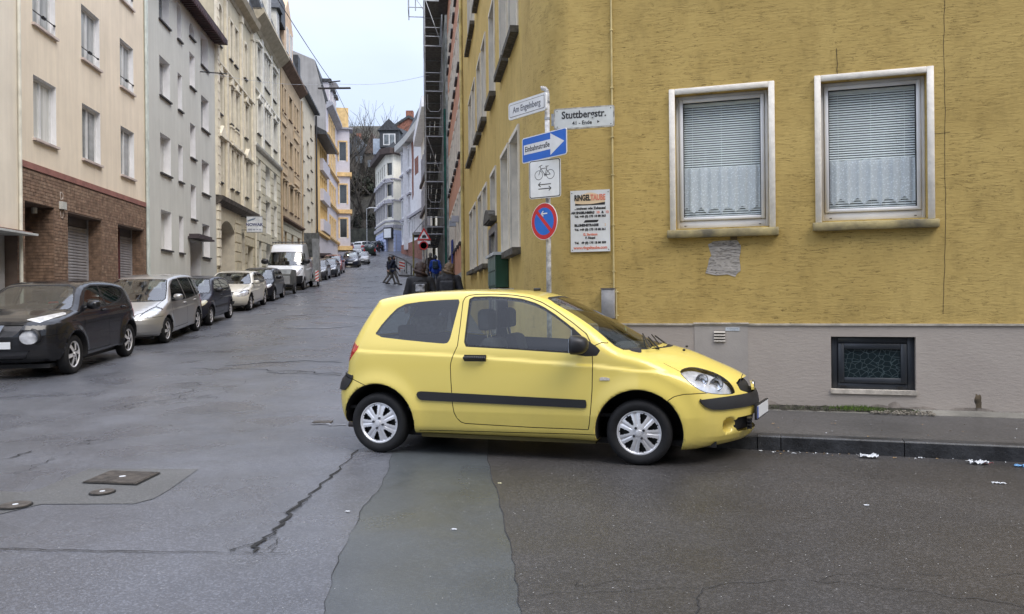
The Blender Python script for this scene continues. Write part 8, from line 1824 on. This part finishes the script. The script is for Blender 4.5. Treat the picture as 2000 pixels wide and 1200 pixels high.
    o = blob(HC, 'hair' if not cap else 'cap', hm_ if not cap else mat('cap_dark', (.03, .03, .035), rough=.8), root, .015 if hairlen == 'curly' else .022, .010 if hairlen == 'curly' else .03)
    if cap: blob([((-.06, .12, 1.69), (.06, .12, 1.69), .015, .015), ((0, .10, 1.69), (0, .17, 1.68), .03, .02)], 'cap_peak', MATS['cap_dark'], root, .012, .02)
    if beard: blob([((-.04, .085, 1.56), (.04, .085, 1.56), .045, .045), ((0, .095, 1.54), (0, .09, 1.52), .04, .03)], 'beard', mat('beard_dark', (.03, .022, .018), rough=.9), root, .012, .02)
    b = B()
    for q in (-1, 1): b.box(q*.034-.012, q*.034+.012, .108, .118, 1.630, 1.642)
    b.obj('eyes', eye_m, root); B().box(-.022, .022, .118, .126, 1.572, 1.578).obj('mouth', mat('lips', (.35, .14, .12), rough=.5), root)
    return root
def backpack(label, pr, col, light=None, w=.30, h=.42, z=1.0, s=1.):
    """carried on the back of a person: a thing of its own"""
    mx = pr.matrix_world if False else Matrix.Translation(pr.location) @ Matrix.Rotation(pr.rotation_euler.z, 4, 'Z') @ Matrix.Scale(pr.scale[0], 4)
    t = thing('backpack', label, 'backpack', mx=mx @ Matrix.Translation((0, -.20, z)))
    m = mat('pack_%d_%d_%d' % tuple(int(c*999) for c in col), col, rough=.7, var=.3, vs_=12, bump=.5, bs=30)
    o = B().box(-w/2, w/2, -.17, 0, 0, h).obj('main_bag', m, t); bev(o, .06, 4)
    o = B().box(-w*.36, w*.36, -.23, -.12, .03, h*.5).obj('front_pocket', m if not light else mat('pocket_light', light, rough=.6, var=.5, vs_=14), t); bev(o, .04, 3)
    if light: bev(B().box(-w*.30, w*.30, -.195, -.15, h*.58, h*.92).obj('reflective_panel', MATS['pocket_light'], t), .02, 2)
    b = B()
    for q in (-1, 1): b.path([(q*w*.34, 0, .08), (q*w*.55, .13, .12), (q*w*.50, .25, .30), (q*w*.36, .20, .46), (q*w*.30, 0, .44)], .017, 6)
    b.obj('straps', m, t); B().path([(-.04, -.04, h), (-.03, -.04, h+.05), (.03, -.04, h+.05), (.04, -.04, h)], .01, 6).obj('grab_handle', m, t)
    return t
def pz(x, y): return G(y)+KH(x, y)+.02
D_ = 15.2; p = at(821, 540, D_); A1 = person('person with curly brown hair in a black coat, nearest behind the yellow car', p.x, p.y, math.radians(6), 1.75, z=pz(p.x, p.y), hair=(.045, .022, .016), hairlen='curly', bulk=1.1, vx=.024, arms=.05, jl=.78)
backpack('black backpack with white reflective panels on the person with curly hair', A1, (.015, .015, .018), light=(.42, .42, .44), z=.93, w=.30, h=.44)
D_ = 17.2; p = at(877, 540, D_); A2_ = person('blond person in a black padded jacket walking close to the yellow house wall', p.x, p.y, math.radians(-4), 1.73, z=pz(p.x, p.y), hair=(.16, .10, .05), hairlen='curly', bulk=1.15, vx=.024, arms=.10, hood=True)
backpack('dark patterned backpack on the blond person in the black padded jacket', A2_, (.03, .03, .034), z=.95, w=.33, h=.42)
D_ = 41; p = at(850.5, 540, D_); A3 = person('person in a bright blue jacket and jeans walking up the pavement', p.x, p.y, math.radians(5), 1.72, z=G(p.y)+.16, jacket=(.015, .07, .42), legs=(.07, .11, .18), hair=(.015, .02, .03), bulk=1.15, jl=.92)
backpack('dark teal backpack on the person in the bright blue jacket', A3, (.012, .035, .06), z=1.0, w=.30, h=.42)
D_ = 44; p = at(841, 540, D_); person('grey haired person in a dark coat ahead of the blue jacket', p.x, p.y, math.radians(4), 1.8, z=G(p.y)+.16, jacket=(.03, .022, .02), hair=(.22, .21, .20), bulk=1.1)
D_ = 46.5; p = at(768, 540, D_); A5 = person('bearded man in a cap and dark blue jacket crossing the road to the right', p.x, p.y, math.radians(-84), 1.78, jacket=(.012, .018, .045), legs=(.14, .13, .12), hair=(.02, .02, .02), cap=True, beard=True, stride=.34, arms=.2)
backpack('navy backpack with a white tag on the bearded man crossing the road', A5, (.012, .016, .035), light=(.45, .46, .48), z=1.02, w=.30, h=.40)
D_ = 48; p = at(761, 540, D_); person('person in an olive parka and grey trousers crossing beside the bearded man', p.x, p.y, math.radians(-80), 1.70, jacket=(.06, .06, .035), legs=(.17, .16, .15), stride=-.33, jl=.72)
D_ = 118.5; p = at(741, 540, D_-3); person('person in dark clothes standing by the blue fronted corner house', p.x, p.y, math.radians(30), 1.8, jacket=(.012, .012, .016), legs=(.015, .015, .02), stride=.1, vx=.05)
p = at(662, 540, 63); 
# ================================================================== foot of the yellow wall
apron = mat('concrete_apron', (.20, .19, .165), rough=.85, bump=.6, bs=20, var=.2, vs_=2)
def wl(s_, out, z): v = W2.mx @ Vector((s_, -out, 0)); return (v.x, v.y, z)
b = B(); s0 = W2.sx(1490); zz = .165
b.add([wl(s0, .02, zz+.02), wl(13.9, .02, zz+.03), wl(13.9, .32, zz), wl(s0, .22, zz-.008), wl(s0, .23, .12), wl(13.9, .33, .12)], [(0, 1, 2, 3), (3, 2, 5, 4)]); tag(b.obj('wall_apron', apron, fix=False), kind='structure')
gr_m = mat('moss_green', (.11, .19, .025), rough=.9, var=.5, vs_=30); gr_d = mat('moss_dark', (.045, .060, .022), rough=.95, var=.4, vs_=20); soil = mat('soil', (.045, .040, .030), rough=1., bump=1, bs=50, var=.4, vs_=12)
xa, xb = W2.sx(1492), W2.sx(1792); b = B(); n = 90; vs = []
for i in range(n+1):
    s_ = xa+(xb-xa)*i/n
    for j in range(7):
        o_ = .01+.27*j/6*(.75+.25*math.sin(i*.7)*mnoise.noise(Vector((s_*3, 0, 0)))); edge = min(1, (n-i)/6, i/4); zz = .172+.03*max(0, mnoise.noise(Vector((s_*9, o_*14, 2))))+.02*(1-j/6)*edge; vs.append(wl(s_, o_, zz+(0 if j < 6 else -.02)))
b.add(vs, [(i*7+j, (i+1)*7+j, (i+1)*7+j+1, i*7+j+1) for i in range(n) for j in range(6)]); tag(b.obj('soil_strip', soil, smooth=True, fix=False), kind='stuff')
b1, b2 = B(), B()
for i in range(5200):
    s_ = random.uniform(xa, xb); u = (s_-xa)/(xb-xa); g = math.exp(-((u-.60)/.17)**2); 
    if random.random() > .25+.75*g: continue
    o_ = random.uniform(.015, .26)*(1 if random.random() < .5 else .6); tgt = b1 if random.random() < (.10+.75*g)*(1.15 if o_ < .17 else .45) else b2; h_ = random.uniform(.006, .030)*(1+.9*g if tgt is b1 else .8); a_ = random.uniform(0, 6.28); w_ = .0035; base = Vector(wl(s_, o_, .178)); d = Vector((math.cos(a_)*w_, math.sin(a_)*w_, 0)); l_ = Vector((random.uniform(-.012, .012), random.uniform(-.012, .012), h_)); tgt.add([base-d, base+d, base+l_], [(0, 1, 2)])
tag(b1.obj('grass', gr_m, fix=False), 'low bright green grass and moss at the foot of the grey plinth', 'grass', kind='stuff'); tag(b2.obj('moss', gr_d, fix=False), 'dark moss on the soil strip along the grey plinth', 'moss', kind='stuff')
b = B()
for i in range(260):
    s_ = random.uniform(W2.sx(1690), xb+.1); p = wl(s_, random.uniform(.12, .3), .165+random.uniform(0, .02)); r = random.uniform(.004, .011); b.box(p[0]-r, p[0]+r, p[1]-r, p[1]+r, p[2]-r*.5, p[2]+r*.6)
tag(b.obj('gravel', mat('gravel_pale', (.30, .27, .22), rough=.9, var=.4, vs_=30), fix=False), 'small pale stones scattered on the soil strip', 'gravel', kind='stuff')
# stains on the plinth
stm = mat('stain_brown', (.13, .10, .065), rough=.95, var=.4, vs_=9)
def stain(cx_, y0, y1, hw_, seed, m=stm, nm='damp_stain'):
    a_, z0 = W2.px(cx_, y0); _, z1 = W2.px(cx_, y1); P = []; n = 26
    for i in range(n):
        t = 2*math.pi*i/n; k = 1+.5*mnoise.noise(Vector((math.cos(t)*2, math.sin(t)*2, seed))); P.append((a_+hw_*k*math.cos(t), -.0135, (z0+z1)/2+(z1-z0)/2*k*math.sin(t)*.9))
    b = B(); b.add(P, [tuple(range(n))]); return b.obj(nm, m, root_house, fix=False)
root_house = W2.root
stl = mat('stain_faint', (.345, .30, .26), rough=.9, var=.25, vs_=7)
for i_ in range(9): stain(random.uniform(1500, 1990), 822, 822-random.uniform(14, 44), random.uniform(.03, .30), i_*2.3, stl)
stain(1911, 812, 768, .035, 1.5); stain(1938, 812, 803, .02, 3.3, crk)
# ---- litter
paper = mat('litter_paper', (.68, .70, .72), rough=.7, var=.12, vs_=20); pink = mat('litter_pink', (.75, .25, .25), rough=.6); lbl = mat('litter_blue', (.15, .35, .60), rough=.5); leafm = mat('dead_leaf', (.30, .20, .10), rough=.9, var=.3)
def crumple(label, px, py, w, d, h, m, seed, cat='litter', name='paper_scrap', D=None, z0=None, m2=None):
    p = gp(px, py); z = p.z if z0 is None else z0
    if z0 is not None: r_ = ray(px, py); Dd = (z0-H)/r_[1]; p = Vector((r_[0]*Dd, Dd, z0))
    t = thing(name, label, cat, loc=(p.x, p.y, z+.006), rz=-.28)
    nx_, ny_ = 12, 6; vs = []
    for j in range(ny_+1):
        for i in range(nx_+1):
            u, v = i/nx_-.5, j/ny_-.5; k = mnoise.noise(Vector((u*5, v*4, seed))); k2 = mnoise.noise(Vector((u*9, v*9, seed+5))); e_ = 1-.35*abs(mnoise.noise(Vector((u*3, seed, v*3)))); vs.append((u*w*e_+k2*.01, v*d*e_, max(0, h*(.45+.9*k+.5*k2))))
    b = B(); b.add(vs, [(j*(nx_+1)+i, j*(nx_+1)+i+1, (j+1)*(nx_+1)+i+1, (j+1)*(nx_+1)+i) for j in range(ny_) for i in range(nx_)]); o = b.obj('sheet', m, t, fix=False)
    if m2: b = B(); b.add([(x+w*.45, y*.5, z_*.7+.004) for x, y, z_ in vs[:3*(nx_+1)]][:26], [(i, i+1, 13+i+1, 13+i) for i in range(12)]); o2 = b.obj('torn_corner', m2, t, fix=False); o2.scale = (.5, 1, 1); o2.location = (w*.2, 0, 0)
    return t
crumple('crumpled white cup and paper lying against the kerb behind the front of the yellow car', 1697, 896, .16, .07, .042, paper, 1)
crumple('crumpled white wrapper with a pink corner by the kerb at the right', 1912, 908, .17, .07, .038, paper, 4, m2=pink)
crumple('blue and white scrap of packaging at the right edge by the kerb', 1993, 913, .10, .05, .02, lbl, 7)
crumple('flat white scrap on the road below the wrapper with the pink corner', 1950, 946, .10, .03, .012, paper, 9)
crumple('small torn white paper right of the front wheel of the yellow car', 1292, 871, .05, .03, .02, paper, 11) if 0 else None
for i, (x, y) in enumerate(((1692, 989), (679, 1001), (887, 1036), (976, 946), (1486, 882))): crumple(('tiny white scrap on the brown asphalt in front of the cellar window', 'white scrap on the grey road left of the smooth repair strip', 'tiny white scrap in the middle of the smooth repair strip', 'small yellowish scrap beside the edge of the smooth repair strip', 'small white scrap right under the bumper of the yellow car')[i], x, y, .035, .022, .006, paper if i != 3 else mat('litter_cream', (.62, .58, .36), rough=.8), 20+i)
b = B(); b_l = B()
for i in range(150):
    if i < 90: x = random.gauss(0, 1)*.0+random.uniform(2.3, 6.5); y = kerb_right(x)-abs(random.gauss(.03, .06)); z = .006
    else: x = random.uniform(2.6, 6.5); y = kerb_right(x)+random.uniform(.1, 1.2); z = KH(x, y)+.02
    r = random.uniform(.004, .016)*(1 if random.random() < .85 else 1.8); a_ = random.uniform(0, 3); c, s_ = math.cos(a_)*r, math.sin(a_)*r
    (b if random.random() < .62 else b_l).add([(x-c, y-s_, z), (x+s_*.7, y-c*.7, z+.004), (x+c, y+s_, z+.002), (x-s_*.7, y+c*.7, z+.006)], [(0, 1, 2, 3)])
tag(b.obj('litter', paper, fix=False), 'many tiny white paper bits scattered along the kerb', 'litter', kind='stuff'); tag(b_l.obj('leaf_litter', leafm, fix=False), 'tiny brown leaf bits scattered on the pavement and along the kerb', 'leaves', kind='stuff')
b = B()
for i in range(420):
    px_, py_ = random.uniform(0, 2000), random.uniform(910, 1190); p = gp(px_, py_); r = random.uniform(.002, .0055); a_ = random.uniform(0, 3); b.add([(p.x-r, p.y, .006), (p.x, p.y-r*.7, .007), (p.x+r, p.y, .006), (p.x, p.y+r*.7, .0075)], [(0, 1, 2, 3)])
tag(b.obj('grit', mat('grit_pale', (.45, .44, .42), rough=.8), fix=False), 'pale specks of grit scattered over the near road', 'grit', kind='stuff')
# ================================================================== unseen house across the street, added, tall and dark for its reflections in glass
O_ = Fac(26, -11.5, math.pi-.12, 'unseen brown grey house added opposite the yellow corner house to be mirrored in glass', name='added_opposite_house')
opp = [(x, x+1.2, z, z+1.7, .15) for x in np.arange(1.5, 30, 3.1) for z in (1.6, 4.9, 8.1, 11.2, 14.8)]
wall(O_.root, 31, -.3, 19.2, opp, mat('opposite_render', (.24, .22, .20), rough=.9, var=.08))
for q in opp: window(O_.root, *q[:4], d=.12, mull=1, pane=1)
B().prism([(-.5, 19.2), (5, 21.4), (10.5, 19.2)], 0, 31, axis='x').obj('roof', slate, O_.root)
